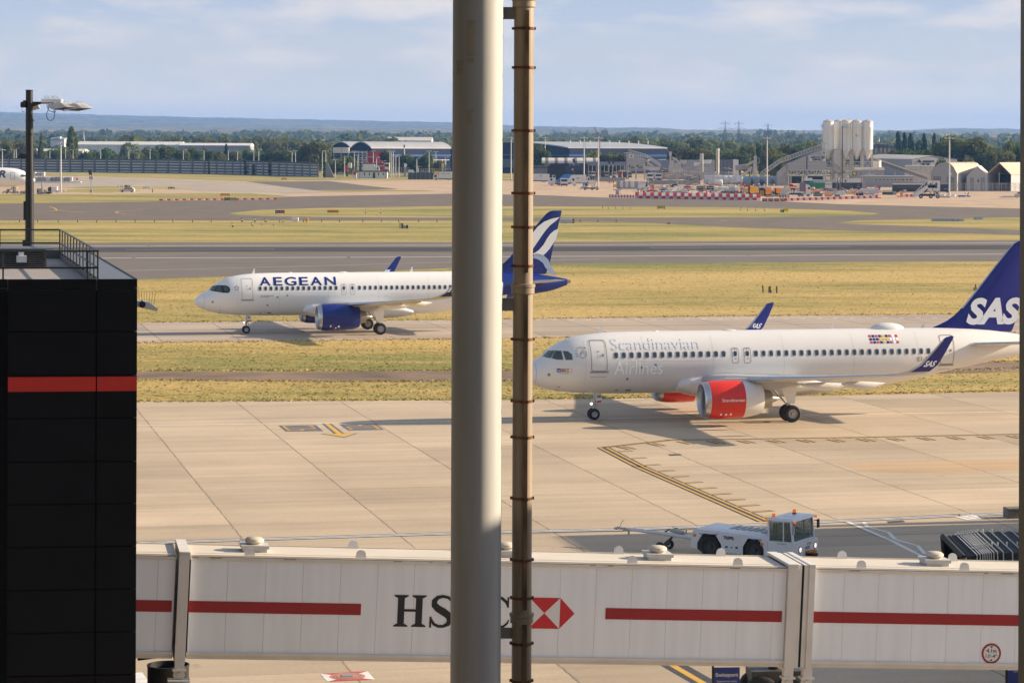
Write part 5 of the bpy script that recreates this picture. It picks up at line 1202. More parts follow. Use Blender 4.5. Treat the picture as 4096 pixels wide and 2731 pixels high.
# ================================================================ haze: one closed box of thin even air
def haze():
    mb = MB(); mb.box(-13000, 13000, -120, 21900, -1.2, 275)
    m = bpy.data.materials.new('haze'); m.use_nodes = True; t = m.node_tree; t.nodes.remove(t.nodes['Principled BSDF'])
    v = t.nodes.new('ShaderNodeVolumePrincipled'); v.inputs['Color'].default_value = (.21, .47, 1.0, 1); v.inputs['Density'].default_value = HAZE; v.inputs['Anisotropy'].default_value = .1
    t.links.new(v.outputs[0], t.nodes['Material Output'].inputs['Volume'])
    o = mb.build('haze', m); tag(o, 'thin blue haze over the whole airfield', None, None, 'stuff')
HAZE = .00005
haze()
# ================================================================ trees
def glow_through(t, b, col, f=.5):
    tr = t.nodes.new('ShaderNodeBsdfTranslucent'); ms = t.nodes.new('ShaderNodeMixShader'); ms.inputs[0].default_value = f; t.links.new(col, tr.inputs[0])
    t.links.new(b.outputs[0], ms.inputs[1]); t.links.new(tr.outputs[0], ms.inputs[2]); t.links.new(ms.outputs[0], t.nodes['Material Output'].inputs[0])
def leaf_mat(name, dark, lite):
    m = bpy.data.materials.new(name); m.use_nodes = True; t = m.node_tree; b = t.nodes['Principled BSDF']; q = NT(t)
    b.inputs['Roughness'].default_value = .8; b.inputs['Specular IOR Level'].default_value = .15
    c = q.coord(); n = q.ramp(q.noise(c, .45, 4, .65), [(.32, dark), (.68, lite)])
    oi = t.nodes.new('ShaderNodeObjectInfo'); hs = t.nodes.new('ShaderNodeHueSaturation')
    t.links.new(n, hs.inputs['Color']); t.links.new(q.math('ADD', q.math('MULTIPLY', oi.outputs['Random'], .05), .475), hs.inputs['Hue']); t.links.new(q.math('ADD', q.math('MULTIPLY', oi.outputs['Random'], .5), .75), hs.inputs['Value'])
    t.links.new(hs.outputs[0], b.inputs['Base Color']); glow_through(t, b, hs.outputs[0]); return m
LEAF = {'dark': leaf_mat('leaf_dark', (.048, .072, .021), (.12, .155, .045)), 'mid': leaf_mat('leaf_mid', (.078, .105, .03), (.185, .21, .063)),
        'olive': leaf_mat('leaf_olive', (.085, .09, .03), (.18, .175, .06)), 'yellow': leaf_mat('leaf_yellow', (.08, .1, .02), (.2, .2, .045)), 'silver': leaf_mat('leaf_silver', (.08, .10, .055), (.2, .22, .13))}
BARK = M('bark', (.06, .045, .033), .9, var=.3, scale=4.)
def crown_pts(kind, n, r):
    """leaf centres and outward directions for a crown of unit height and unit half width"""
    if kind == 'poplar': L_ = [((r.normal(0, .12), r.normal(0, .12), z), (.72*(1-abs(z-.42)*1.15)+.12, .13)) for z in np.linspace(.12, .93, 11)]
    elif kind == 'cone': L_ = [((r.normal(0, .1), r.normal(0, .1), z), (.95*(1-z)+.1, .12)) for z in np.linspace(.12, .92, 9)]
    else:
        L_ = []
        for i in range(15):
            a = r.rand()*6.28; rad = .72*math.sqrt(r.rand()); z = .3+.5*r.rand()*(1-.22*rad)
            L_.append(((rad*math.cos(a), rad*math.sin(a), z), (r.uniform(.26, .46), r.uniform(.12, .2))))
        L_ += [((0, 0, .55), (.6, .28)), ((0, 0, .76), (.6, .2))]
    P, D = [], []
    wts = np.array([l[1][0] for l in L_]); wts /= wts.sum()
    for k in r.choice(len(L_), n, p=wts):
        (c, (a, b)) = L_[k]; d = r.normal(size=3); d /= np.linalg.norm(d); rr = r.uniform(.72, 1.06)
        P.append((c[0]+d[0]*a*rr, c[1]+d[1]*a*rr, c[2]+d[2]*b*rr)); D.append(d)
    return np.array(P), np.array(D)
def leaf_quads(P, D, s, r, sx=1., sz=1.):
    n = len(P); N_ = D+r.normal(size=(n, 3))*.55; N_ /= np.linalg.norm(N_, axis=1)[:, None]
    t = np.cross(N_, r.normal(size=(n, 3))); t /= np.linalg.norm(t, axis=1)[:, None]; b = np.cross(N_, t); q = s*r.uniform(.6, 1.25, n)[:, None]
    a = P*np.array([sx, sx, sz])
    return np.stack([a-t*q-b*q*.7, a+t*q-b*q*.8, a+t*q*.8+b*q, a-t*q*.9+b*q*.8], 1).reshape(-1, 3)
TREES = {}
def tree_proto(kind, col, var, hw_ratio):
    """unit-height-10 m prototype"""
    r = np.random.RandomState(hash((kind, var)) % 1000 if False else var*17+len(kind))
    Hh = 10.; W = Hh*hw_ratio
    P, D = crown_pts(kind, 2400, r); v = leaf_quads(P, D, .30, r, W, Hh)
    me = bpy.data.meshes.new('crown'); me.from_pydata(v.tolist(), [], [(4*i, 4*i+1, 4*i+2, 4*i+3) for i in range(len(P))]); me.materials.append(LEAF[col])
    mb = MB(); mb.cyl((0,0,-.3), (.1,0,3.2), .28, .2, 8); mb.cyl((.1,0,3.2), (0,.1,7.5), .2, .06, 6)
    for k in range(5): a = k*1.26; mb.cyl((.08,0,2.6+k*.5), (W*.55*math.cos(a), W*.55*math.sin(a), 4.6+k*.6), .11, .03, 5)
    return me, mb.mesh('trunk', BARK)
def tree(px, top, wpx, D, kind, col, label, var=None, group='trees beyond the airfield'):
    var = var if var is not None else rnd.randint(0, 2)
    ratio = {'round': .48, 'poplar': .16, 'cone': .24}[kind]; key = (kind, col, var)
    if key not in TREES: TREES[key] = tree_proto(kind, col, var, ratio)
    u, v = uv(px, top); X = u*D/F_; z1 = H-v*D/F_; z0 = float(terrain(X, np.array(D))) if D > 1800 else 0.; h = max(3., z1-z0)*1.02; wd = wpx*D/F_/2*(1.22 if kind == 'round' else 1.05)
    root = thing('tree', label, 'tree', (X, D, z0), rnd.uniform(0, 6.28), group)
    sx = wd/(10*ratio)*1.0; root.scale = (sx, sx, h/10)
    for nm, me in zip(('crown', 'trunk'), TREES[key]):
        o = bpy.data.objects.new(nm, me); C.objects.link(o); o.parent = root
    return root
# far woodland: one mass
def woodland():
    r = np.random.RandomState(11); V = []; bounds = []
    n = 3400; D = np.exp(r.uniform(math.log(2150), math.log(7600), n)); U = r.uniform(-.235, .225, n); X = U*D
    Z = terrain(X, D)
    base = [crown_pts('round', 60, np.random.RandomState(k))for k in range(8)]
    for i in range(n):
        P, Dr = base[i % 8]; h = r.uniform(10, 18)*(1 if r.rand() > .06 else 1.5); w_ = h*r.uniform(.7, 1.15)
        q = leaf_quads(P, Dr, h*.12, r, w_, h); q += np.array([X[i], D[i], Z[i]-1]); V.append(q)
    V = np.concatenate(V); me = bpy.data.meshes.new('woodland'); me.from_pydata(V.tolist(), [], [(4*i, 4*i+1, 4*i+2, 4*i+3) for i in range(len(V)//4)])
    m, t, b = nodes_mat('woodland_leaf', 1.); q = NT(t); c = q.coord((1, 1, 1))
    wc = q.mix(.6, q.ramp(q.noise(c, .012, 4, .6), [(.35, (.055, .075, .025)), (.5, (.105, .125, .04)), (.68, (.18, .185, .062))]), q.ramp(q.noise(c, .12, 3, .6), [(.3, .6), (.7, 1.4)]), 'MULTIPLY'); t.links.new(wc, b.inputs['Base Color']); glow_through(t, b, wc)
    me.materials.append(m); o = bpy.data.objects.new('woodland', me); C.objects.link(o); tag(o, 'far woodland that reads as one hazy green mass', None, None, 'stuff')
woodland()
WALLT = [(20, 556, 80, 'round', 'olive'), (72, 560, 70, 'round', 'olive'), (115, 582, 60, 'round', 'mid'), (164, 541, 36, 'cone', 'mid'), (135, 603, 44, 'round', 'mid'), (172, 604, 50, 'round', 'mid'), (222, 588, 66, 'round', 'dark'), (252, 584, 60, 'round', 'dark'),
         (282, 518, 44, 'poplar', 'mid'), (298, 541, 34, 'poplar', 'mid'), (268, 604, 44, 'round', 'mid'), (345, 602, 50, 'round', 'dark'), (372, 597, 58, 'round', 'dark'), (427, 589, 62, 'round', 'dark'), (455, 606, 50, 'round', 'mid'), (515, 567, 78, 'round', 'silver'),
         (560, 606, 50, 'round', 'mid'), (590, 588, 84, 'round', 'dark'), (645, 576, 88, 'round', 'dark'), (690, 588, 70, 'round', 'dark'), (735, 596, 66, 'round', 'mid'), (770, 588, 70, 'round', 'dark'), (818, 593, 74, 'round', 'dark'), (868, 600, 60, 'round', 'mid'), (905, 582, 40, 'cone', 'dark'), (945, 600, 66, 'round', 'mid'), (992, 590, 70, 'round', 'mid'),
         (1040, 604, 62, 'round', 'mid'), (1085, 592, 100, 'round', 'dark'), (1140, 600, 86, 'round', 'dark'), (1190, 610, 70, 'round', 'dark'), (1232, 612, 80, 'round', 'mid'), (1266, 559, 116, 'round', 'mid')]
for i, (px, top, wpx, k, c) in enumerate(WALLT):
    nm = {'poplar': 'tall narrow poplar', 'cone': 'pointed tree', 'round': 'broad tree'}[k]; cc = {'dark': 'dark green', 'mid': 'green', 'olive': 'olive green', 'silver': 'pale silvery'}[c]
    tree(px, top, wpx, 1845+15*(i % 5)-px*.06-max(0, px-1000)*.42, k, c, f'{cc} {nm} behind the long wall, {ordn(i+1)} tree from the left along it')
MID = [(697, 545, 90, 'olive'), (745, 560, 80, 'mid'), (810, 546, 100, 'olive'), (858, 556, 70, 'olive'), (898, 531, 52, 'mid'), (945, 558, 80, 'olive'), (990, 552, 80, 'mid'), (1032, 541, 78, 'mid'), (1085, 556, 70, 'olive'), (1135, 549, 110, 'olive'), (1190, 556, 80, 'olive'), (1218, 566, 70, 'mid'),
       (2140, 556, 70, 'yellow'), (2175, 549, 88, 'mid'), (2215, 556, 70, 'yellow'), (2250, 562, 80, 'mid'), (2300, 560, 80, 'dark'), (2350, 552, 80, 'mid'), (2400, 560, 70, 'olive'), (2440, 566, 70, 'dark'), (2500, 552, 80, 'mid'), (2544, 540, 96, 'mid'), (2600, 560, 80, 'mid'), (2658, 550, 84, 'mid'), (2715, 560, 80, 'mid'), (2787, 545, 100, 'mid'), (2850, 556, 80, 'mid'), (2914, 562, 70, 'mid')]
for i, (px, top, wpx, c) in enumerate(MID):
    tree(px, top, wpx, 2250+40*(i % 4), 'round', c, f'hazy broad tree above the far roofs, {ordn(i+1)} of those trees from the left')
RT_ = [(2152, 576, 90, 1620, 'round', 'dark', 'dark tree at the near corner of the blue hall, right of the downpipe'),
       (2340, 622, 46, 1620, 'round', 'mid', 'small tree behind the striped canopy'),
       (2378, 600, 86, 1520, 'round', 'yellow', 'bright yellow-green tree above the striped canopy'), (2418, 614, 60, 1520, 'round', 'yellow', 'yellow-green tree between two taller ones over the long shed'), (2455, 605, 84, 1520, 'round', 'yellow', 'rounded yellow-green tree over the long shed, beside the hopper plant'),
       (2395, 668, 60, 1620, 'round', 'mid', 'low tree under the long shed roof, left one'), (2450, 668, 70, 1620, 'round', 'mid', 'low tree under the long shed roof, right one'),
       (2700, 590, 70, 1680, 'round', 'olive', 'olive tree behind the chimney box of the works'), (2745, 584, 80, 1680, 'round', 'olive', 'olive tree left of the short stack'), (2800, 588, 90, 1660, 'round', 'yellow', 'yellow-green tree behind the short stack'), (2845, 604, 70, 1660, 'round', 'dark', 'dark tree between the two stacks'),
       (2900, 590, 80, 1740, 'round', 'mid', 'green tree right of the tall stack'), (2960, 600, 116, 1630, 'round', 'dark', 'large dark tree behind the white-ended shed'), (3000, 572, 70, 1700, 'round', 'mid', 'green tree behind the elevator head of the works'), (3045, 560, 64, 1800, 'round', 'dark', 'dark tree left of the thin mast head'), (3085, 590, 90, 1500, 'round', 'olive', 'olive tree behind the tall mast'),
       (3108, 600, 90, 1450, 'round', 'mid', 'green tree behind the lower end of the long conveyor'), (3145, 572, 80, 1700, 'round', 'olive', 'olive tree above the long conveyor'), (3198, 578, 80, 1700, 'round', 'dark', 'dark tree above the middle of the long conveyor'), (3240, 560, 70, 1800, 'round', 'mid', 'green tree just left of the silos'), (3270, 572, 60, 1700, 'round', 'dark', 'dark tree touching the silo ladder'),
       (3592, 538, 30, 1900, 'poplar', 'dark', 'clipped dark poplar, leftmost of the row right of the silos'), (3617, 541, 26, 1900, 'poplar', 'dark', 'clipped dark poplar, second of the row right of the silos'), (3644, 543, 30, 1900, 'poplar', 'dark', 'clipped dark poplar, third of the row right of the silos'), (3675, 556, 38, 1900, 'round', 'dark', 'rounded dark tree in the poplar row'), (3699, 545, 28, 1900, 'poplar', 'dark', 'clipped dark poplar right of the rounded tree'), (3737, 545, 24, 1900, 'poplar', 'dark', 'narrow poplar beside the big trees on the right'),
       (3580, 596, 70, 1600, 'round', 'dark', 'dark hedge tree right of the church'), (3630, 592, 80, 1600, 'round', 'dark', 'dark hedge tree under the second poplar'), (3690, 596, 80, 1600, 'round', 'dark', 'dark hedge tree under the rounded tree'), (3735, 590, 70, 1600, 'round', 'dark', 'dark hedge tree left of the big trees'),
       (3530, 600, 50, 1620, 'round', 'mid', 'green tree in front of the church roof'), (3800, 536, 130, 1480, 'round', 'mid', 'tall spreading tree behind the arched hangar'), (3858, 546, 120, 1470, 'round', 'mid', 'broad tree in the middle of the big trees on the right'), (3908, 547, 130, 1460, 'round', 'mid', 'wide spreading tree behind the grey gabled tent'),
       (3965, 596, 80, 1440, 'round', 'olive', 'lower olive tree right of the big spreading trees'), (4010, 592, 90, 1440, 'round', 'mid', 'green tree around the rightmost mast'), (4040, 556, 60, 1500, 'round', 'mid', 'tall tree behind the rightmost mast'), (4082, 560, 60, 1450, 'round', 'dark', 'dark tree at the right window post'), (3870, 618, 40, 1400, 'round', 'silver', 'small pale tree above the hangar roof'),
       (3764, 628, 46, 1405, 'round', 'dark', 'dark bushy tree in front of the gabled warehouse'), (3800, 600, 90, 1500, 'round', 'dark', 'dark tree under the tall spreading one'), (3930, 610, 90, 1450, 'round', 'dark', 'dark lower tree above the tents'),
       (1388, 622, 100, 1590, 'round', 'mid', 'green tree left of the white hut'), (1330, 634, 80, 1600, 'round', 'mid', 'green tree at the sloping end of the wall'), (1548, 594, 48, 1625, 'round', 'mid', 'slim tree right of the red hoarding'), (1621, 612, 64, 1620, 'round', 'dark', 'dark tree before the blue hall, left of three'), (1667, 625, 54, 1620, 'round', 'dark', 'dark tree before the blue hall, middle of three'), (1712, 611, 66, 1620, 'round', 'dark', 'dark tree before the blue hall, right of three'), (1757, 640, 46, 1520, 'round', 'olive', 'thin olive bush beside the thick column')]
for px, top, wpx, D, k, c, lab in RT_: tree(px, top, wpx, D, k, c, lab)
# ================================================================ far side of the airfield
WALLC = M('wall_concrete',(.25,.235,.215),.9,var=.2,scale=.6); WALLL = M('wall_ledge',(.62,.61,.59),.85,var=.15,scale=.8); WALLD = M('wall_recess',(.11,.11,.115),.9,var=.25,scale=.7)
FWH = M('far_white',(.66,.65,.62),.5,var=.06,scale=.6); FGR = M('far_grey',(.32,.32,.32),.6,var=.1,scale=.6); FDK = M('far_dark',(.03,.032,.038),.6,var=.15); FBLU = M('hall_blue',(.010,.018,.05),.6,var=.15,scale=.2,spec=.15); FBL2 = M('hall_blue_band',(.02,.08,.28),.4,var=.1)
GALV = M('galvanised',(.50,.50,.49),.5,.3,.08); GLZ = M('far_glass',(.02,.028,.035),.15,var=0,spec=.8); FRED = M('far_red',(.45,.03,.03),.5,var=.08); FYEL = M('far_yellow',(.9,.46,.02),.5,var=.1); FORG = M('far_orange',(.95,.28,.015),.5,var=.1)
CREAM2 = M('plant_cream',(.52,.49,.43),.65,var=.14,scale=.5); CLAD = M('plant_cladding',(.38,.37,.35),.6,var=.06,scale=2.,stretch=(6,6,.4)); FNVY = M('far_navy',(.02,.022,.06),.5,var=.1); FGRN = M('far_green',(.02,.2,.09),.5,var=.1); FBRT = M('far_bright_blue',(.03,.2,.55),.5,var=.08)
TINK = M('far_ink',(.04,.045,.06),.6,var=0); PBLU = M('pale_blue_grey',(.30,.36,.42),.45,var=.1); PINK = M('pink_block',(.42,.34,.29),.85,var=.14,scale=1.)
# long acoustic wall
wp = [(-260,684.5),(0,686.5),(430,690.5),(700,694),(1000,699),(1150,704),(1300,710)]; wt = [(-260,632),(0,633),(430,636),(700,639),(1000,643.6),(1150,648),(1300,653)]
root = thing('long_wall','long grey concrete acoustic wall with pale ledges, left of the white hut','wall',(0,0,0))
pts = []; 
for px in np.concatenate([np.arange(-260,900,49),np.arange(900,1301,31)]):
    by = np.interp(px,[p[0] for p in wp],[p[1] for p in wp]); ty = np.interp(px,[p[0] for p in wt],[p[1] for p in wt]); g = G(px,by); pts.append((g,At(px,ty,g.y).z))
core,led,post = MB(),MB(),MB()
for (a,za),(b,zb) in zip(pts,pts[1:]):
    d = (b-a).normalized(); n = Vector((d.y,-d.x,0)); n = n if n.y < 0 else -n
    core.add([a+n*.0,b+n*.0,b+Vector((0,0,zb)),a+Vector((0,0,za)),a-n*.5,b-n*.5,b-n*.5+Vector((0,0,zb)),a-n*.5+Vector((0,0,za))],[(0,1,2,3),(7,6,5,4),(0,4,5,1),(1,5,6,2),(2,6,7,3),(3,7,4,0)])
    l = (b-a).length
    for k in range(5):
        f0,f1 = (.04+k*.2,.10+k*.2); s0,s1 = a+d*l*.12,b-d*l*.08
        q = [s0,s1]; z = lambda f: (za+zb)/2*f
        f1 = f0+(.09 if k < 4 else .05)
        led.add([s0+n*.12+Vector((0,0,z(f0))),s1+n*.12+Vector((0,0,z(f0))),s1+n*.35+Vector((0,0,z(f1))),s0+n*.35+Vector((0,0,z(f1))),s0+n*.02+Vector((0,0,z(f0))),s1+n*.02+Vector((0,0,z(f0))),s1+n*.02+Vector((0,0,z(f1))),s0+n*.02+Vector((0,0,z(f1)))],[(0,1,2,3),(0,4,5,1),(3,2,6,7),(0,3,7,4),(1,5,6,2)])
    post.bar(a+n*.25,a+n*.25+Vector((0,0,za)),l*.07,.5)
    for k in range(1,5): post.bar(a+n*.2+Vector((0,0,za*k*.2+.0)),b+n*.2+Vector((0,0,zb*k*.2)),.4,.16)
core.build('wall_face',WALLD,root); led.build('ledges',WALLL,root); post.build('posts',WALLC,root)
e0 = pts[-1]; p = PB(1300,710); 
mb = p.new(); mb.pprism([(1300,711),(1302,653),(1312,653),(1340,715)],-.6,.8); mb.build('buttress',M('buttress_grey',(.26,.25,.235),.85,var=.12),root).location = p.o
for i,(px,t,b,w_) in enumerate(((982,641,698,11),(1014,657,699,9),(1079,642,701,8),(1298,648,711,9),(836,642,697,4))):
    b = np.interp(px,[q[0] for q in wp],[q[1] for q in wp])+1.3; pb_ = PB(px,b); r = np.random.RandomState(i); n = 900; h = (b-t)*pb_.k; wd = w_*pb_.k*.55
    zz = r.rand(n)**.9*h; P = np.stack([r.normal(0,.42,n)*wd*(.55+.6*np.sin(zz/h*9+i)**2),-.5-np.abs(r.normal(0,.2,n)),zz],1); v = leaf_quads(P,np.tile([0,-1.,0],(n,1)),.35,r)
    mb = MB(); mb.add(v.tolist(),[(4*k,4*k+1,4*k+2,4*k+3) for k in range(n)]); solo(mb,'ivy',LEAF['dark'],f'dark ivy growing up the long wall, {ordn([2,3,4,5,1][i])} from the left','ivy',pb_.o,0,'ivy on the long wall')
# ---- simple far buildings, as real boxes with roofs
def shed(nm,label,px0,px1,yt,yb,D,wall,roof,depth=25.,extra=None,cat='building'):
    p = PB(px0,yb,D); rt = pthing(p,nm,label,cat); mb = p.new(); base = p.by
    mb.pbox(px0,yt,px1,base,0,depth); mb.build('wall',wall,rt)
    mb = p.new(); a,b = p.P(px0,yt),p.P(px1,yt); mb.prismx([(-.4,a.z),(depth+.4,a.z),(depth*.5,a.z+depth*.06)],a.x-.3,b.x+.3); mb.build('roof',roof,rt)
    if extra: extra(p,rt)
    return rt
def ex1(p,rt):
    mb = p.new()
    for x in range(312,720,40): mb.pbox(x,583,x+1.2,612,-.12,0)
    mb.build('cladding_joint',FGR,rt); mb = p.new(); mb.pbox(309,590,318,604,-.1,0); mb.build('door',FGR,rt)
shed('warehouse','long pale warehouse behind the dark trees, left half of the wall',303,720,579,640,1960.,FWH,M('pale_roof',(.6,.58,.54),.6,var=.06),40,ex1)
shed('warehouse','low cream warehouse just behind the wall near the lamp mast',74,330,605,640,1900.,CREAM2,M('cream_roof',(.55,.52,.45),.6,var=.06),30,lambda p,rt: [p2.build('window',GLZ,rt) for p2 in [(lambda m: (m.pbox(110,616,116,622,-.1,0),m)[1])(p.new())]])
shed('warehouse','grey warehouse between the light trees and the wall',715,1000,582,640,1950.,FGR,FWH,30,lambda p,rt: [m.build('door',FDK,rt) for m in [(lambda m: (m.pbox(812,583,814,604,-.1,0),m)[1])(p.new())]])
def ex2(p,rt):
    mb = p.new(); mb.pbox(230,547,240,556,1,8); mb.build('tower',FWH,rt); mb = p.new(); mb.pbox(205,557,240,562,-.4,0); mb.build('glazing',PBLU,rt)
shed('white_building','small white building with a roof tower among the trees on the left',202,257,556,600,2500.,FWH,FGR,20,ex2)
shed('farm_shed','pale flat farm shed roofs above the blue hall',1546,1725,563,600,2600.,CREAM2,CREAM2,60,lambda p,rt: [m.build('door',FGR,rt) for m in [(lambda m: (m.pbox(1590,563,1600,570,-.1,0),m)[1])(p.new())]])
p = PB(334,600,3600.); mb = p.new(); z0 = float(terrain(0,np.array(3600.))); rt = pthing(p,'church_spire','thin far church spire above the woods on the left','spire'); rt.location.z = z0
tz = At(334,513,3600.).z-z0; mb = MB(); mb.cyl((0,0,tz*.45),(0,0,tz),1.6,.05,8); mb.build('spire',FGR,rt); mb = MB(); mb.box(-2,2,-2,2,0,tz*.45); mb.build('tower',FGR,rt)
p = PB(545,640,1880.); rt = pthing(p,'telecom_mast','lattice telecom mast with panel aerials behind the silvery tree','mast')
mb = p.new()
for dx in (-4,4): mb.pbar((545+dx,p.by),(545+dx*.6,577),.35)
for k in range(9): mb.pbar((541.5,640-k*7),(548.5,634-k*7),.2); mb.pbar((548.5,640-k*7),(541.5,634-k*7),.2)
mb.build('lattice',GALV,rt)
for dx in (-9,-5,0,5,9): mb = p.new(); mb.pbox(545+dx-1.4,575,545+dx+1.4,587,-1,-.5); mb.build('aerial',FWH,rt)
# ---- blue halls with wave roofs
ROOFG = M('hall_roof',(.42,.42,.43),.5,.2,.08,.2)
def hall(nm,label,pxc,D,th,La,Wa,n,yr,ye,flip=False):
    p = PB(pxc,714,D); rt = thing(nm,label,'building',p.o,th); k = p.k
    ze = (p.by-ye)*k; zr = (p.by-yr)*k; L_ = La*k/math.cos(th); W_ = Wa*k/math.sin(th); w1 = W_/n
    mb = MB(); prof = []
    for j in range(n):
        for i in range(13):
            t = i/12; prof.append((w1*(j+t),ze+(zr-ze)*math.sin(math.pi*t)**.85))
    body = [(0,0)]+prof+[(W_,0)]
    mb.prismx(body,.3,L_-.3); mb.build('wall',FBLU,rt)
    mb = MB(); up = [(y,z+.1) for y,z in prof]; tp = [(y,z+.75) for y,z in prof]
    for i in range(len(up)-1): mb.prismx([up[i],up[i+1],tp[i+1],tp[i]],-.6,L_+.6)
    mb.build('roof',ROOFG,rt,40)
    mb = MB(); mb.box(0,L_,-.15,0,ze*.68,ze*.76); mb.box(-.15+.3,.3,0,W_,ze*.70,ze*.74); mb.build('blue_band',FBL2,rt)
    mb = MB(); mb.box(L_*.35,L_*.98,-.2,0,ze*.32,ze*.5); mb.build('window',GLZ,rt); mb = MB()
    for i in range(14): x = L_*(.35+.045*i); mb.box(x,x+.25,-.3,-.1,ze*.3,ze*.52)
    mb.box(L_*.35,L_*.98,-.3,-.1,ze*.52,ze*.55); mb.build('window_bars',GALV,rt); return rt,p,L_,W_,ze
hall('blue_hall','dark blue hall with two arched grey roofs behind the white hut',1487,1800.,R_(38),310,178,2,571,595)
rt,p,L_,W_,ze = hall('blue_hall','long dark blue hall with curved grey roof behind the striped canopy',2276,1800.,R_(30),404,505,1,571,594)
mb = MB()
for i in range(9): mb.box(8+i*L_/10,8.6+i*L_/10,12,12.6,ze+3,ze+5.3)
mb.build('roof_vent',GALV,rt)
mb = MB(); mb.box(.05,.15,W_*.3,W_*.62,ze*.2,ze*.55); mb.build('grey_panel',M('hall_panel',(.12,.14,.17),.5,var=.05),rt)
# red hoarding, container on stilts, steel gantry, boards
p = PB(1500,690,1660.); rt = pthing(p,'red_hoarding','big red hoarding with white lettering in front of the blue hall','hoarding'); mb = p.new(); mb.pbox(1469,606,1502,648,0,.5,0); mb.pbox(1503,606,1531,648,0,.5,1); mb.build('panel',[M('hoarding_dark_red',(.30,.012,.03),.45,var=.08),M('hoarding_red',(.62,.015,.035),.45,var=.05)],rt)
mb = p.new()
for x in (1472,1500,1528): mb.pbar((x,p.by,.8),(x,606,.8),.4)
mb.build('post',GALV,rt)
mb = p.new(); mb.ptext('virgin',1508,632,1530,625,-.05,0,.02); mb.ptext('virgin',1472,630,1500,625,-.05,0,.0); mb.build('lettering',FWH,rt)
p = PB(1363,700,1700.); rt = pthing(p,'plant_container','pale box container raised on legs before the arched roofs','container'); mb = p.new(); mb.pbox(1331,590,1395,613,0,6); mb.build('box',FWH,rt); mb = p.new(); mb.pbox(1365.5,591,1367.5,613,-.15,0); mb.build('seam',FGR,rt)
mb = p.new()
for x in (1334,1363,1392): mb.pbar((x,p.by,3),(x,613,3),.5)
mb.build('leg',FGR,rt)
p = PB(1440,700,1640.); rt = pthing(p,'steel_gantry','galvanised steel sign gantry with cross bracing left of the red hoarding','gantry'); mb = p.new()
for x in (1434,1448,1467): mb.pbar((x,p.by),(x,604),.5)
for y in (607,611,632,640,650): mb.pbar((1395 if y < 615 else 1434,y),(1468,y),.4)
for y in (611,632): mb.pbar((1448,y),(1467,y+20),.3); mb.pbar((1467,y),(1448,y+20),.3)
mb.build('frame',GALV,rt)
mb = p.new(); mb.pbox(1446,670,1452,676,-.4,.4); mb.build('junction_box',FWH,rt)
p = PB(1615,692,1560.); rt = pthing(p,'road_sign','pale six sided road sign seen from behind on a post','sign'); mb = p.new(); mb.pprism([(1616,654),(1625,654),(1629,661),(1625,669.5),(1616,669.5)],0,.2); mb.build('panel',FWH,rt); mb = p.new(); mb.pbar((1618,p.by,.3),(1618,656,.3),.3); mb.pbar((1623,p.by,.3),(1623,656,.3),.3); mb.build('post',GALV,rt)
# white hut
p = PB(1480,714.5); rt = pthing(p,'gate_hut','low white hut with a dark flat roof and black door beyond the tan apron','hut'); mb = p.new(); mb.pbox(1432,687,1549,714.5,0,7); mb.build('wall',FWH,rt)
mb = p.new(); mb.pbox(1424,683.5,1551,687.5,-.6,7.6); mb.build('roof',FDK,rt)
mb = p.new(); mb.pbox(1491.5,691,1500.5,713.5,-.12,0); mb.build('door',FDK,rt)
for x in (1456,1475.5,1512,1532): mb = p.new(); mb.pbox(x,691.5,x+4,702,-.1,0); mb.build('window',GLZ,rt)
for x in (1438,1541.5): mb = p.new(); mb.pbox(x,689,x+2,714,-.15,0); mb.build('drainpipe',FGR,rt)
p = PB(1419,712); rt = pthing(p,'sentry_box','small red and white sentry box at the left end of the hut','booth'); mb = p.new(); mb.pbox(1412,695,1425,712,0,2.4); mb.build('wall',FWH,rt); mb = p.new(); mb.pbox(1412.5,687,1424.5,700,-.1,2.3); mb.build('upper_panel',FRED,rt); mb = p.new(); mb.pbox(1416,691,1421,699,-.2,-.1); mb.build('window',GLZ,rt)
# fences
p = PB(1632,718); rt = pthing(p,'board_fence','dark grey board fence right of the white hut','fence'); mb = p.new(); mb.pbox(1632,690.5,1734,718,0,.4); mb.build('board_panel',M('fence_dark',(.075,.075,.078),.8,var=.15),rt)
for x in range(1632,1735,17): mb = p.new(); mb.pbox(x,689.5,x+1,718,-.15,0); mb.build('post',FGR,rt)
def mesh_fence(label,x0,x1,yt,yb,step,D=None):
    p = PB(x0,yb,D); rt = pthing(p,'mesh_fence',label,'fence'); mb = p.new(); x = x0
    while x <= x1: mb.pbar((x,p.by),(x,yt),.14); x += step
    mb.pbar((x0,yt),(x1,yt),.1); mb.pbar((x0,(yt+p.by)/2),(x1,(yt+p.by)/2),.08); mb.build('post',GALV,rt)
    mb = p.new(); n = int((x1-x0)/1.5)
    for i in range(n): a = x0+i*(x1-x0)/n; mb.pbar((a,p.by-1),(a,yt),.03)
    mb.build('mesh',FGR,rt)
mesh_fence('tall chain link fence along the grass bank beside the thick column',1675,1830,675,700,9,1500.)
mesh_fence('chain link fence behind the white hut',1425,1640,672,700,12,1560.)
mesh_fence('mesh fence in front of the arched hangar and tents',3700,4090,733,766,18)
p = PB(1560,707); mb = p.new(); mb.pbox(1550,703,1634,713,0,.5); psolo(mb,'low_wall',FGR,'low grey concrete wall between the hut and the board fence','wall')
p = PB(1335,702); mb = p.new(); mb.pbox(1340,689,1420,700,0,.5); psolo(mb,'low_wall',FGR,'low grey wall left of the white hut','wall')
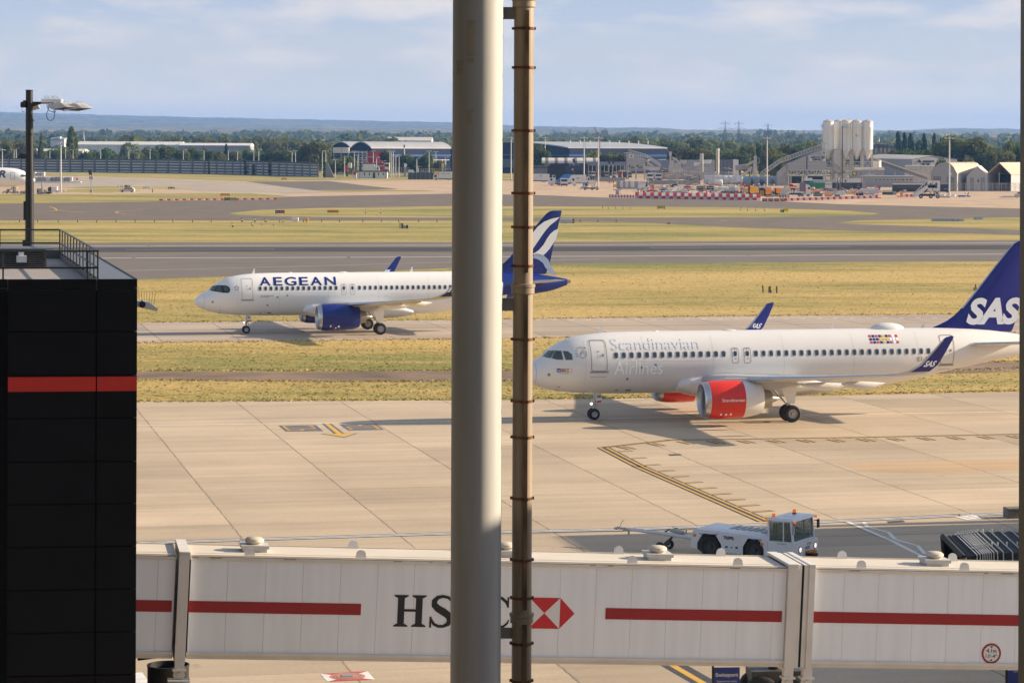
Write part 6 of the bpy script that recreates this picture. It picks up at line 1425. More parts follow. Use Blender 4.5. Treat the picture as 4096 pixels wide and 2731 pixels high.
# ---- lamps
def street_lamp(px,yt,yb,D,label,arm=1,group='street lamps'):
    p = PB(px,yb,D); rt = pthing(p,'street_lamp',label,'street lamp',group); mb = p.new(); mb.cyl((0,0,0),(0,0,(p.by-yt)*p.k),.26,.17,8); mb.build('pole',GALV,rt)
    mb = p.new(); z = (p.by-yt)*p.k
    if arm: mb.box(-.1,arm*1.1,-.1,.1,z-.05,z+.1) if arm > 0 else mb.box(arm*1.1,.1,-.1,.1,z-.05,z+.1); mb.box(arm*.9,arm*2.1,-.25,.25,z,z+.3) if arm > 0 else mb.box(arm*2.1,arm*.9,-.25,.25,z,z+.3)
    else: mb.box(-1.6,1.6,-.2,.2,z,z+.25)
    mb.build('lamp_head',FWH,rt)
def wall_d(px): by = np.interp(px,[p[0] for p in wp],[p[1] for p in wp]); return float(G(px,by).y)
WL = [(9,595,-1),(56,601,0),(65,594,1),(199,600,1),(262,592,1),(292,600,-1),(402,598,0),(515,603,1),(600,598,-1),(733,600,1),(816,603,-1),(913,602,1),(950,605,-1),(1015,606,-1),(1035,601,1),(1168,607,-1),(1182,605,0),(1289,604,1),(1303,606,0)]
for i,(px,yt,a) in enumerate(WL): street_lamp(px,yt,640,wall_d(px)+18,f'pale street lamp standing behind the long wall, {ordn(i+1)} lamp from the left',a,'lamps behind the long wall')
HL = [(1341,640,0),(1378,627,1),(1411,636,-1),(1417,606,0),(1431,622,0),(1493,606,0),(1506,631,1),(1530,645,1),(1559,606,-1),(1566,607,1),(1573,604,-1),(1583,621,1),(1596,627,-1),(1667,634,1),(1672,667,0),(1716,606,0),(1735,631,1),(1743,608,0),(1780,630,1)]
for i,(px,yt,a) in enumerate(HL): street_lamp(px,yt,700,1540.+(i % 3)*25,f'slim street lamp around the white hut and fences, {ordn(i+1)} of them from the left',a,'lamps around the white hut')
p = PB(1617,660,1640.); mb = p.new(); mb.cyl((0,0,0),(0,0,(p.by-580)*p.k),.45,.3,8); mb.pbox(1614,580,1620,590,-.5,.5,1); psolo(mb,'aerial_mast',[GALV,M('brown_aerial',(.18,.11,.08),.7,var=.1)],'mast with brown aerial head in front of the blue hall roof','mast')
def high_mast(px,yt,yb,label,D=None):
    p = PB(px,yb,D); rt = pthing(p,'high_mast',label,'floodlight mast','high floodlight masts'); z = (p.by-yt)*p.k; mb = p.new(); mb.cyl((0,0,0),(0,0,z),.34,.22,10); mb.build('pole',GALV,rt)
    mb = MB(); mb.cyl((0,0,z-.2),(0,0,z+.1),1.1,1.1,12); mb.cyl((0,0,z+.1),(0,0,z+.6),.4,.3,8); mb.build('head_frame',FGR,rt)
    for k in range(6):
        a = k*1.047+.3; mb = MB(); x,y = 1.6*math.cos(a),1.6*math.sin(a); mb.box(x-.45,x+.45,y-.4,y+.4,z-.25,z+.12); mb.build('lamp',FWH,rt)
high_mast(243,573,768,'tall pale floodlight mast before the long wall on the left'); high_mast(2044,550,716,'floodlight mast hidden between the thick column and the downpipe'); high_mast(2180,551,700,'floodlight mast just right of the downpipe'); high_mast(2336,552,731,'floodlight mast in front of the white box lorry')
high_mast(2393,553,758,'floodlight mast beside the airport stairs truck'); high_mast(3068,553,745,'floodlight mast in front of the horizontal tanks'); high_mast(3797,553,781,'floodlight mast in front of the arched hangar'); high_mast(4035,549,700,'floodlight mast behind the open tent at the right'); high_mast(9,600,690,'floodlight mast above the widebody aeroplane at the left edge')
# ---- vehicles
def wheels(p,rt,xs,yb,r_px,d=0.1,mat=TYRE):
    for x in xs:
        mb = p.new(); c = p.P(x,yb-r_px,d); r = r_px*p.k; mb.cyl((c.x,d,r),(c.x,d+.5,r),r,r,12,0); mb.cyl((c.x,d-.03,r),(c.x,d,r),r*.5,r*.5,10,1); mb.build('wheel',[mat,RIM],rt,40)
def lorry(px0,px1,yt,yb,face,label,cabw,boxm,cabm,wh,text=None,cabtop=None,tmat=None,nm='box_lorry',gap=2,D=None,roofm=None,chas=None):
    p = PB((px0+px1)/2,yb,D); rt = pthing(p,nm,label,'lorry'); h = yb-yt; wr = h*.13; ch = yb-wr*1.5
    c0,c1 = (px0,px0+cabw) if face == 'L' else (px1-cabw,px1); b0,b1 = (px0+cabw+gap,px1) if face == 'L' else (px0,px1-cabw-gap); ct = cabtop or yt+h*.2
    mb = p.new(); mb.pbox(b0,yt,b1,ch,0,2.5); mb.build('cargo_box',boxm,rt)
    mb = p.new(); mb.pbox(px0+2,ch,px1-2,ch+wr*.8,.15,2.3); mb.build('chassis',FDK,rt)
    mb = p.new(); s = 1 if face == 'L' else -1; f = c0 if face == 'L' else c1; bk = c1 if face == 'L' else c0
    mb.pprism([(f,yb-wr*.8),(f,ct+h*.28),(f+s*cabw*.22,ct),(bk,ct),(bk,yb-wr*.8)],.1,2.4); cab = mb.build('cab',cabm,rt)
    mb = p.new(); mb.pprism([(f+s*cabw*.16,ct+h*.36),(f+s*cabw*.3,ct+h*.1),(f+s*cabw*.7,ct+h*.1),(f+s*cabw*.7,ct+h*.36)],.04,.1); mb.pprism([(f-s*.3,ct+h*.34),(f+s*cabw*.18,ct+h*.06),(f+s*cabw*.24,ct+h*.06),(f+s*.6,ct+h*.34)],.2,2.3); mb.build('window',GLZ,cab)
    if roofm: mb = p.new(); mb.pprism([(f+s*cabw*.1,ct),(f+s*cabw*.3,yt-2),(bk,yt-2),(bk,ct)],.2,2.3); mb.build('roof_fairing',roofm,rt)
    wheels(p,rt,wh,yb,wr)
    if text: mb = p.new(); mb.ptext(*text,-.03,0,.01); mb.build('lettering',tmat or TINK,rt)
    return rt
lorry(1732,1830,688,721,'L','white box lorry with yellow cab roof beside the thick column',21,FWH,FWH,[1745,1795,1822],('gourmet',1766,697,1800,692),697,FGRN,roofm=FYEL)
mb = PB(1781,721).new(); 
lorry(2100,2198,696,728,'L','long grey-white trailer with small lettering, right of the downpipe',4,FWH,FWH,[2168,2174,2180],('WFS',2157,707,2168,702),700)
p = PB(2215,722); rt = pthing(p,'lorry_cab','white lorry cab standing right behind the lettered trailer','lorry'); mb = p.new(); mb.pprism([(2208,722),(2208,700),(2220,700),(2223,710),(2223,722)],0,2.4); mb.build('cab',FWH,rt); mb = p.new(); mb.pprism([(2212,710),(2212,703),(2219,703),(2221,710)],-.05,0); mb.build('window',GLZ,rt); wheels(p,rt,[2213,2220],724,3)
# tipper with blue sheet
p = PB(2215,742); rt = pthing(p,'tipper_lorry','white tipper lorry with a bright blue sloping body','lorry'); mb = p.new(); mb.pprism([(2193,737),(2193,722),(2197,712),(2221,712),(2221,737)],0,2.4); cab = mb.build('cab',FWH,rt)
mb = p.new(); mb.pprism([(2200,723),(2202,714.5),(2209,714.5),(2209,723)],-.05,0); mb.build('window',GLZ,cab); mb = p.new(); mb.pprism([(2220,727),(2257,698),(2290,697),(2262,728)],.2,2.6); mb.build('tipping_body',FBRT,rt)
mb = p.new(); mb.pprism([(2220,727),(2262,728),(2262,735),(2221,735)],.1,2.5); mb.build('body_base',M('tipper_tan',(.35,.24,.15),.7,var=.1),rt); mb = p.new(); mb.pbox(2194,735,2262,738,.2,2.3); mb.build('chassis',FDK,rt); wheels(p,rt,[2207,2232,2240],742,4.4)
def front_truck(px,yt,yb,w_,label,mat=FWH,group=None,D=None,light=True):
    p = PB(px,yb,D); rt = pthing(p,'facing_lorry',label,'lorry',group); x0,x1 = px-w_/2,px+w_/2; h = yb-yt
    mb = p.new(); mb.pbox(x0,yt+h*.04,x1,yb-h*.1,0,2.4); cab = mb.build('cab',mat,rt); mb = p.new(); mb.pbox(x0+w_*.08,yt+h*.12,x1-w_*.08,yt+h*.42,-.06,0); mb.build('windscreen',GLZ,cab)
    mb = p.new(); mb.pbox(x0+w_*.04,yt+h*.7,x1-w_*.04,yb-h*.08,-.12,0); mb.build('bumper',FDK,cab)
    mb = p.new(); mb.pbox(x0+.5,yt,x1-.5,yb-h*.15,2.5,7.5); mb.build('load_body',FGR,rt)
    for x in (x0+w_*.14,x1-w_*.14): mb = p.new(); mb.pbox(x-w_*.09,yb-h*.2,x+w_*.09,yb,.2,1.2); mb.build('wheel',TYRE,rt)
    for x in (x0+w_*.14,x1-w_*.14): mb = p.new(); mb.pbox(x-w_*.07,yb-h*.26,x+w_*.07,yb-h*.19,-.16,-.12); mb.build('headlight',FWH,rt)
front_truck(2257,714,744,29,'white lorry facing the viewer in front of the box lorry')
lorry(2256,2362,700,738,'R','large white box lorry with dark lettering behind the mast',15,FWH,FWH,[2278,2350],('Zd5',2306,716,2317,710),708)
p = PB(2300,744); rt = pthing(p,'flatbed_lorry','white lorry cab with flat bed in front of the box lorry','lorry'); mb = p.new(); mb.pprism([(2286,740),(2286,710),(2300,707),(2305,740)],0,2.4); cab = mb.build('cab',FWH,rt); mb = p.new(); mb.pbox(2289,714,2297,724,-.06,0); mb.build('window',GLZ,cab); mb = p.new(); mb.pbox(2305,732,2342,735,.1,2.4); mb.build('flat_bed',FGR,rt); wheels(p,rt,[2298,2336],744,5)
def stairs_truck(px0,px1,yt,yb,label,text=None,canopy=False):
    p = PB((px0+px1)/2,yb); rt = pthing(p,'stairs_truck',label,'stairs truck'); w_,h = px1-px0,yb-yt; X = lambda f: px0+w_*f; Y = lambda f: yb-h*f
    mb = p.new(); mb.pprism([(X(0),Y(.08)),(X(.02),Y(.3)),(X(.52),Y(.78)),(X(.80),Y(.78)),(X(.80),Y(.60)),(X(.55),Y(.60)),(X(.1),Y(.08))],0,.12); mb.pprism([(X(0),Y(.08)),(X(.02),Y(.3)),(X(.52),Y(.78)),(X(.80),Y(.78)),(X(.80),Y(.60)),(X(.55),Y(.60)),(X(.1),Y(.08))],1.9,2.0); st = mb.build('stair_side',FWH,rt)
    mb = p.new()
    for k in range(14): f = k/14; mb.pbox(X(.06+.45*f),Y(.17+.48*f),X(.1+.45*f),Y(.13+.48*f),.1,1.9)
    mb.build('steps',FGR,rt)
    mb = p.new()
    for a in (.62,.76): mb.pbar((X(a),Y(.2),.6),(X(a),Y(.62),.6),.25); mb.pbar((X(.62),Y(.25),.6),(X(.78),Y(.6),.6),.18)
    mb.pbar((X(.3),Y(.22),.6),(X(.45),Y(.5),.6),.2); mb.build('lifting_frame',FGR,rt)
    mb = p.new(); mb.pbox(X(.2),Y(.26),X(.96),Y(.13),.2,2.); mb.build('chassis',FDK,rt)
    mb = p.new(); mb.pprism([(X(.80),Y(.1)),(X(.80),Y(.36)),(X(.93),Y(.38)),(X(1),Y(.26)),(X(1),Y(.1))],.1,2.1); cab = mb.build('cab',FWH,rt); mb = p.new(); mb.pbox(X(.83),Y(.35),X(.92),Y(.25),.04,.1); mb.build('window',GLZ,cab)
    wheels(p,rt,[X(.27),X(.64),X(.9)],yb,h*.11,.0)
    if canopy:
        mb = p.new(); mb.pprism([(X(.03),Y(.32)),(X(.5),Y(.98)),(X(.54),Y(.98)),(X(.54),Y(.78)),(X(.52),Y(.76)),(X(.05),Y(.28))],.02,2.); mb.build('glazed_canopy',M('tinted_canopy',(.10,.07,.07),.2,var=.3,scale=2.),rt)
        mb = p.new()
        for f in (.06,.17,.28,.39,.5): mb.pbar((X(f),Y(.32+(f-.03)*1.0),-.03),(X(f+.03),Y(.36+(f-.03)*1.4),-.03),.14)
        mb.pbar((X(.03),Y(.33),-.03),(X(.5),Y(.99),-.03),.14); mb.build('canopy_frame',FWH,rt)
        mb = p.new(); mb.pbox(X(.53),Y(1),X(.98),Y(.42),.0,2.4); cb = mb.build('upper_cabin',FWH,rt); mb = p.new(); mb.pbox(X(.6),Y(.87),X(.66),Y(.68),-.06,0); mb.pbox(X(.80),Y(.9),X(.88),Y(.58),-.06,0); mb.pbox(X(.70),Y(.96),X(.72),Y(.44),-.08,0); mb.build('window',GLZ,cb)
    else:
        mb = p.new(); mb.pbox(X(.5),Y(1),X(.8),Y(.8),0,.12); mb.build('guard_panel',FWH,rt); mb = p.new(); mb.pbox(X(.28),Y(.66),X(.4),Y(.42),-.05,0); mb.build('side_window',FDK,rt)
        mb = p.new(); mb.pbox(X(.68),Y(.92),X(.84),Y(.72),.3,1.4); mb.build('yellow_box',FYEL,rt)
    if text: mb = p.new(); mb.ptext(text,X(.09),Y(.24),X(.3),Y(.42),-.04,0,.02,0); a = R_(40); o = mb.build('lettering',FBRT,rt)
stairs_truck(2319,2397,722,761,'white airport stairs truck with blue lettering on the tan apron','dnata')
stairs_truck(3655,3762,724,794,'white covered stairs truck with tinted canopy at the right end of the apron',None,True)
stairs_truck(8,78,748,775,'cream stairs truck parked under the widebody nose')
# long trailer of pale containers
p = PB(2530,758); rt = pthing(p,'container_lorry','long white lorry of panelled containers with lettering, left of the works','lorry')
for i,(a,b,m_) in enumerate(((2466,2480,FGR),(2481,2501,FWH),(2502,2521,FWH),(2522,2552,FWH))):
    mb = p.new(); mb.pbox(a,723+i*.4,b,752,0+i*.01,2.6); mb.build('container',m_,rt); mb = p.new(); mb.pbox((a+b)/2+1,724.5+i*.4,b-1,750,-.08,0); mb.build('shutter',FGR,rt)
mb = p.new(); mb.pbox(2553,724,2588,751,0,2.6); mb.build('cargo_box',FWH,rt); mb = p.new(); mb.pprism([(2589,752),(2589,725),(2594,725),(2600,737),(2600,753)],0,2.5); cab = mb.build('cab',FWH,rt); mb = p.new(); mb.pprism([(2594,740),(2594,731),(2597,731),(2599,740)],-.05,0); mb.build('window',GLZ,cab)
mb = p.new(); mb.pbox(2468,752,2600,755,.2,2.4); mb.build('chassis',FDK,rt); mb = p.new(); mb.pprism([(2582,748),(2586,726),(2590,726),(2590,748)],-.06,-.02); mb.build('dark_shape',FDK,rt); mb = p.new(); mb.ptext('AVIATION',2562,734,2583,730,-.05); mb.build('lettering',TINK,rt); wheels(p,rt,[2478,2486,2560,2570,2594],758,3.4)
# double decker, white works lorries, green lorry
p = PB(1495,690,1555.); rt = pthing(p,'double_decker_bus','red double decker bus behind the white hut','bus'); mb = p.new(); mb.pprism([(1455,p.by-2),(1455,651),(1458,649.5),(1530,652),(1538,656),(1539,p.by-2)],0,2.6); bus = mb.build('body',FRED,rt)
for y0,y1 in ((653.5,660),(670,677)): mb = p.new(); mb.pbox(1459,y0,1532,y1,-.06,0); mb.build('window_band',GLZ,bus)
mb = p.new(); mb.pbox(1456,662.5,1536,664,-.05,0); mb.build('trim_line',FWH,bus); wheels(p,rt,[1470,1525],p.by,4)
lorry(1452,1518,657,692,'R','white works lorry in front of the red bus',17,FWH,FWH,[1465,1508],None,666,D=1540.)
front_truck(1546,652,690,23,'lorry with a teal body facing the viewer, right of the bus',FWH,None,1556.)
p = PB(1545,690,1560.); mb = p.new(); mb.pbox(1534,651.5,1558,672,0,5); psolo(mb,'teal_container',FGRN,'teal container body above the lorry right of the bus','container')
p = PB(1388,690,1545.); rt = pthing(p,'site_cabin','red and white site cabin left of the hut','cabin'); mb = p.new(); mb.pbox(1381,660,1391,688,0,3); mb.build('red_panel',FRED,rt); mb = p.new(); mb.pbox(1391.5,652,1406,672,0,3); mb.build('white_panel',FWH,rt)
p = PB(1645,690,1490.); rt = pthing(p,'white_van','white van roofs just above the board fence','van'); mb = p.new(); mb.pprism([(1632,p.by-2),(1632,682),(1634,679.5),(1650,679.5),(1655,685),(1655,p.by-2)],0,2); bd = mb.build('body',FWH,rt); mb = p.new(); mb.pbox(1650.5,682,1653,686,-.05,0); mb.build('window',GLZ,bd); wheels(p,rt,[1637,1650],p.by,2.4)
p = PB(1768,690,1500.); mb = p.new(); mb.pbox(1766,653,1774,672,0,1); mb.pbar((1770,p.by,.5),(1770,672,.5),.4); psolo(mb,'yellow_board',M('cream_yellow',(.62,.48,.2),.6,var=.06),'cream yellow board on a post beside the thick column','sign')
# SUV, red and white striped
def suv():
    p = PB(507,770); rt = pthing(p,'patrol_car','white airfield patrol car with red slanted stripes by the far taxiway','car')
    mb = p.new(); mb.pprism([(477,766),(477,760),(480,757),(492,755.5),(502,750.5),(528,750),(536,756),(538,760),(537,767),(478,767)],0,1.9); bd = mb.build('body',FWH,rt)
    mb = p.new(); mb.pprism([(495,756),(503,751.8),(511,751.6),(511,756)],-.05,0); mb.pprism([(512,756),(512,751.6),(526,751.6),(531,756)],-.05,0); mb.build('window',GLZ,bd)
    mb = p.new()
    for x in (488,496,504,512,520,528): mb.pprism([(x-3,764),(x+2,757),(x+5,757),(x,764)],-.04,0)
    mb.build('stripe',FRED,bd); mb = p.new(); mb.pbox(508,748.5,520,750,.5,1.3); mb.build('light_bar',FBRT,rt); wheels(p,rt,[489,527],770,4.2,-.05)
suv()
# airfield signal post
p = PB(365,777); rt = pthing(p,'signal_post','dark twin signal head on a pole by the far taxiway','signal'); mb = p.new(); mb.pbar((365,777),(365,684),.3); mb.build('pole',GALV,rt)
for a,b in (((353.5,682),(362,700)),((363,680.5),(368,702))): mb = p.new(); mb.pprism([(a[0],a[1]),(b[0],a[1]-1),(b[0],b[1]),(a[0]+3,b[1])],-.6,.6); mb.build('signal_head',FDK,rt)
for x in (357,367): mb = p.new(); mb.pbox(x,706,x+5,718,-.3,.3); mb.build('cabinet',FGR,rt)
mb = p.new(); mb.pbox(360,759,370,768,-.4,.4); mb.build('base_cabinet',FGR,rt)
for i,(px,yt,yb) in enumerate(((2279,636,720),(2294,636,722),(2435,641,731),(2451,641,733))):
    p = PB(px,yb); rt = pthing(p,'guidance_post',f'dark post with a flared black head in front of the sheds, {ordn(i+1)} from the left','post','dark guidance posts'); mb = p.new(); mb.pbar((px+2,yb),(px+2,yt),.55); mb.build('pole',M('post_grey',(.12,.12,.125),.6,var=.1),rt)
    mb = p.new(); mb.pprism([(px-6,yt),(px+5,yt),(px+5,yt+15),(px-1,yt+15)],-.7,.5); mb.build('head',FDK if i else FGR,rt); mb = p.new(); mb.pbox(px-3,yt+18,px+4,yt+27,-.5,-.3); mb.build('box',FGR,rt)
# striped canopy, long shed, trailer
p = PB(2280,690,1460.); rt = pthing(p,'striped_canopy','barrel canopy with cream and brown stripes behind the lorries','canopy'); n = 18
for i in range(n):
    a,b = 2168+i*(2397-2168)/n,2168+(i+1)*(2397-2168)/n; mb = p.new(); z0,z1 = p.P(a,654).z,p.P(a,632).z; x0,x1 = p.P(a,654).x,p.P(b,654).x
    pr = [(0,z0)]+[(9-9*math.cos(t*math.pi/12),z0+(z1-z0)*math.sin(t*math.pi/12)**.8) for t in range(1,12)]+[(18,z0)]; mb.prismx(pr,x0,x1); mb.build('canopy_strip',(M('canopy_brown',(.20,.165,.14),.7,var=.2,scale=4.) if i % 3 == 1 else M('canopy_cream',(.62,.58,.5),.7,var=.12,scale=4.)),rt,40)
mb = p.new()
for x in range(2172,2400,28): mb.pbar((x,p.by,1),(x,655,1),.4)
mb.build('leg',FDK,rt); mb = p.new(); mb.pbox(2190,664,2395,p.by,14,15); mb.build('back_wall',FDK,rt)
p = PB(2430,690,1450.); rt = pthing(p,'long_shed','long blue-grey shed on thin legs left of the hopper plant','shed'); mb = p.new(); mb.pbox(2352,648,2506,663,0,8); mb.build('roof',M('shed_blue_grey',(.17,.20,.27),.5,var=.06),rt); mb = p.new()
for x in range(2354,2506,16): mb.pbar((x,p.by,1),(x,663,1),.3)
mb.build('leg',GALV,rt)
p = PB(2640,690,1600.); rt = pthing(p,'grey_shed','grey shed with pale roof panels behind the hopper conveyor','shed'); mb = p.new(); mb.pbox(2610,641,2730,p.by,0,12); mb.build('wall',M('shed_blue_grey',(.17,.20,.27),.5,var=.06),rt); mb = p.new(); mb.pbox(2636,638,2664,641,-.2,6); mb.build('roof_panel',FWH,rt)
p = PB(2780,690,1600.); rt = pthing(p,'grey_shed','long grey roof with white panels between the stacks','shed'); mb = p.new(); mb.pbox(2731,641,2860,p.by,0,12); mb.build('wall',FGR,rt)
mb = p.new(); mb.pprism([(2775,664),(2775,650),(2800,650),(2800,664)],-.3,0); mb.pprism([(2812,655),(2812,640),(2849,639),(2843,655)],-.3,0); mb.build('white_panel',FWH,rt)
p = PB(2315,700,1440.); rt = pthing(p,'navy_trailer','navy trailer with a white mark under the striped canopy','trailer'); mb = p.new(); mb.pbox(2262,664,2335,684,0,2.6); mb.build('body',FNVY,rt); mb = p.new(); mb.pprism([(2287,675),(2289.5,675),(2291,678),(2293,675),(2295,675),(2290,682),(2288,682)],-.05,0); mb.build('emblem',FWH,rt); wheels(p,rt,[2270,2325],p.by,3)
p = PB(2140,700,1430.); rt = pthing(p,'grey_cabin','long low grey cabin behind the lettered trailer','cabin'); mb = p.new(); mb.pbox(2105,664,2190,p.by,0,4); mb.build('wall',M('cabin_grey',(.14,.145,.15),.7,var=.1),rt); mb = p.new(); mb.pbox(2108,667,2187,674,-.06,0); mb.build('window',GLZ,rt)
for i,x in enumerate((2360,2374,2392,2411,2428,2456,2480,2500,2520)):
    front_truck(x,686+(i % 3),712,15,f'parked tipper lorry in the row before the long shed, {ordn(i+1)} from the left',[FGR,FWH,FRED,FNVY][i % 4],'parked tipper lorries',1390.)
front_truck(2600,694,723,27,'white lorry facing the viewer, left of two by the block wall',FWH,None,1400.); front_truck(2634,694,723,28,'white lorry facing the viewer, right of two by the block wall',FWH,None,1400.)
p = PB(2246,718); mb = p.new()
for i in range(24): mb.pbox(2246+i*2.6,684,2248+i*2.6,702,0,2); 
mb.pbox(2246,683,2310,685,0,2); psolo(mb,'slatted_trailer',FWH,'white slatted cage trailer behind the box lorry','trailer')
p = PB(2400,733); mb = p.new(); mb.pbox(2375,711,2500,726,0,.6); psolo(mb,'yard_wall',M('yard_concrete',(.30,.29,.27),.85,var=.12),'grey concrete yard wall below the parked tippers','wall')
p = PB(2436,730); rt = pthing(p,'yellow_boxes','pair of yellow marker boxes at the feet of the dark posts','boxes'); mb = p.new(); mb.pbox(2427,719,2433,728,-.5,.5); mb.pbox(2443,721,2449,730,-.5,.5); mb.build('box',FYEL,rt)
p = PB(2458,750); mb = p.new(); mb.pbox(2452,739,2466,750,0,1.4); mb.pbox(2453.5,737.5,2464,739,.1,1.2); psolo(mb,'yellow_generator',FYEL,'small yellow generator left of the panelled container lorry','generator')
# ---- asphalt works, left hopper plant
def truss(mb,a,b,h,p,d0=0.,d1=2.,n=14,w_=.3):
    A_,B_ = p.P(*a),p.P(*b); hv = Vector((0,0,h*p.k))
    for d in (d0,d1):
        D_ = Vector((0,d,0)); mb.bar(A_+D_,B_+D_,w_); mb.bar(A_+D_+hv,B_+D_+hv,w_)
        for i in range(n+1):
            q = A_+(B_-A_)*(i/n)+D_; mb.bar(q,q+hv,w_*.7)
            if i < n: mb.bar(q,A_+(B_-A_)*((i+1)/n)+D_+hv,w_*.5)
    mb.bar(A_+Vector((0,(d0+d1)/2,h*p.k*.12)),B_+Vector((0,(d0+d1)/2,h*p.k*.12)),(d1-d0)*.8,.12)
p = PB(2543,702,1510.); rt = pthing(p,'hopper_plant','grey clad hopper plant with round emblem sign and conveyor, left part of works','hopper plant')
mb = p.new(); mb.pprism([(2506,658),(2506,613),(2530,613),(2581,635),(2581,658)],0,9); mb.build('cladding',CLAD,rt)
mb = p.new(); mb.pbox(2505,636.5,2581,638.5,-.2,0); mb.pbox(2497,611,2525,614,-.3,9); mb.build('trim',CREAM2,rt)
mb = p.new(); mb.pbox(2515,618,2535,632,-.2,0,0); c = p.P(2525,625,-.25); mb.cyl((c.x,-.22,c.z),(c.x,-.26,c.z),.62,.62,20,1); mb.cyl((c.x,-.26,c.z),(c.x,-.3,c.z),.5,.5,20,0); mb.pprism([(2521.5,626),(2525,621),(2528.5,626),(2526,626),(2525,624),(2524,626)],-.34,-.3,1); mb.pbox(2521,627,2529,628.5,-.34,-.3,1); mb.build('emblem_sign',[FWH,TINK],rt)
mb = p.new()
for x in (2507,2514,2545,2580): mb.pbar((x,p.by,.3),(x,658,.3),.45); mb.pbar((x,p.by,8),(x,658,8),.45)
for a,b in ((2516,2530),(2544,2530),(2547,2562),(2579,2562)): mb.pbar((a,674,.3),(b,660,.3),.4)
mb.pbar((2506,658,.3),(2581,658,.3),.5); mb.pbar((2506,675,.3),(2581,675,.3),.5); mb.build('frame',CREAM2,rt)
for x in (2530,2562): mb = p.new(); c = p.P(x,660,4.5); mb.cyl(c,(c.x,c.y,c.z-1.6),1.5,.4,10); mb.build('hopper',FGR,rt)
mb = p.new(); truss(mb,(2516,611),(2590,632),12,p,1,3,8); truss(mb,(2588,632),(2643,667),12,p,1,3,8); mb.build('conveyor',CREAM2,rt)
mb = p.new(); mb.pprism([(2580,640),(2590,640),(2624,672),(2606,672)],2,5); mb.pbox(2574,668,2640,680,1,6); mb.build('chute',CREAM2,rt)
mb = p.new(); mb.pbox(2480,680,2580,683,-1,3); mb.pbox(2474,683,2520,692,-.5,2); mb.build('platform',CREAM2,rt)
p = PB(2688,700,1490.); rt = pthing(p,'chimney_box','cream square duct chimney with pipework right of the hopper conveyor','chimney'); mb = p.new(); mb.pprism([(2676,p.by),(2676,666),(2680,655),(2680,642),(2694,642),(2700,668),(2700,p.by)],0,4); mb.build('duct',CREAM2,rt); mb = p.new(); mb.pbox(2677,607,2687,625,.5,2.5); mb.pbox(2679,625,2686,642,.8,2.2); mb.build('stack_head',CREAM2,rt)
mb = p.new(); mb.pbar((2700,632,1),(2722,656,1),.9); mb.pbar((2690,630,1),(2702,640,1),1.2); mb.pbox(2700,652,2724,665,.5,3); mb.pbox(2722,640,2746,656,1,3.4); mb.pprism([(2698,672),(2705,664),(2720,664),(2732,674),(2732,690),(2698,690)],.5,5); mb.build('pipework',CREAM2,rt)
def signboard(px,y0,y1,w_,yb,txt,label,gx):
    p = PB(px,yb); rt = pthing(p,'stand_sign',label,'sign'); mb = p.new(); mb.pbox(px-w_/2,y0,px+w_/2,y1,0,.6); mb.build('panel',FDK,rt); mb = p.new(); mb.ptext(txt,px-w_*.36,y1-2.4,px+w_*.36,y0+2.4,-.05,0,.02); mb.build('lettering',M('sign_yellow',(.7,.6,.05),.5,var=0,emit=.15),rt)
    mb = p.new(); mb.pbar((gx,p.by,.3),(gx,690,.3),.4); mb.pbar((px-w_,y1+3,.3),(gx,y1+3,.3),.4); mb.pbar((px,y1+3,.3),(px,y1,.3),.3); mb.build('gantry',FGR,rt); mb = p.new(); mb.pbox(gx-16,y1+1,gx-4,y1+5,-.2,0); mb.build('orange_plate',FORG,rt)
signboard(2650,677,689,14,745,'454','dark stand number sign reading 454 on a gantry',2681); signboard(3418,686,702,18,756,'455','dark stand number sign reading 455 below the silos',3450)
# pink block wall, misc cabins
p = PB(2710,722); rt = pthing(p,'block_wall','pinkish concrete block wall in front of the works','wall'); mb = p.new()
for j in range(3):
    for i in range(14): mb.pbox(2600+i*16-(j % 2)*8,692+j*9,2615.4+i*16-(j % 2)*8,700.4+j*9,0,1.5)
mb.build('blocks',PINK,rt)
p = PB(2600,745); mb = p.new(); mb.pbox(2590,722,2760,738,0,.8); psolo(mb,'yard_wall',M('yard_concrete',(.30,.29,.27),.85,var=.12),'grey concrete yard wall below the pinkish blocks','wall')
for i,(a,b,t,bt,m_,lab) in enumerate(((2738,2754,700,712,FDK,'small dark cabin on the pinkish block wall'),(2742,2800,712,742,M('beige_unit',(.45,.38,.30),.7,var=.12),'beige machine unit with vents in front of the block wall'),(2668,2704,699,718,FWH,'pale curved roof shelter beside the block wall'))):
    p = PB((a+b)/2,bt if i else 722); rt = pthing(p,'site_unit',lab,'cabin'); mb = p.new(); mb.pbox(a,t,b,bt if i == 1 else p.by,.0 if i else -.5,2.5); mb.build('body',m_,rt); mb = p.new(); mb.pbox(a+3,t+3,a+(b-a)*.4,t+7,-.6 if not i else -.06,0 if i else -.5); mb.build('vent',FDK if i else FGR,rt)
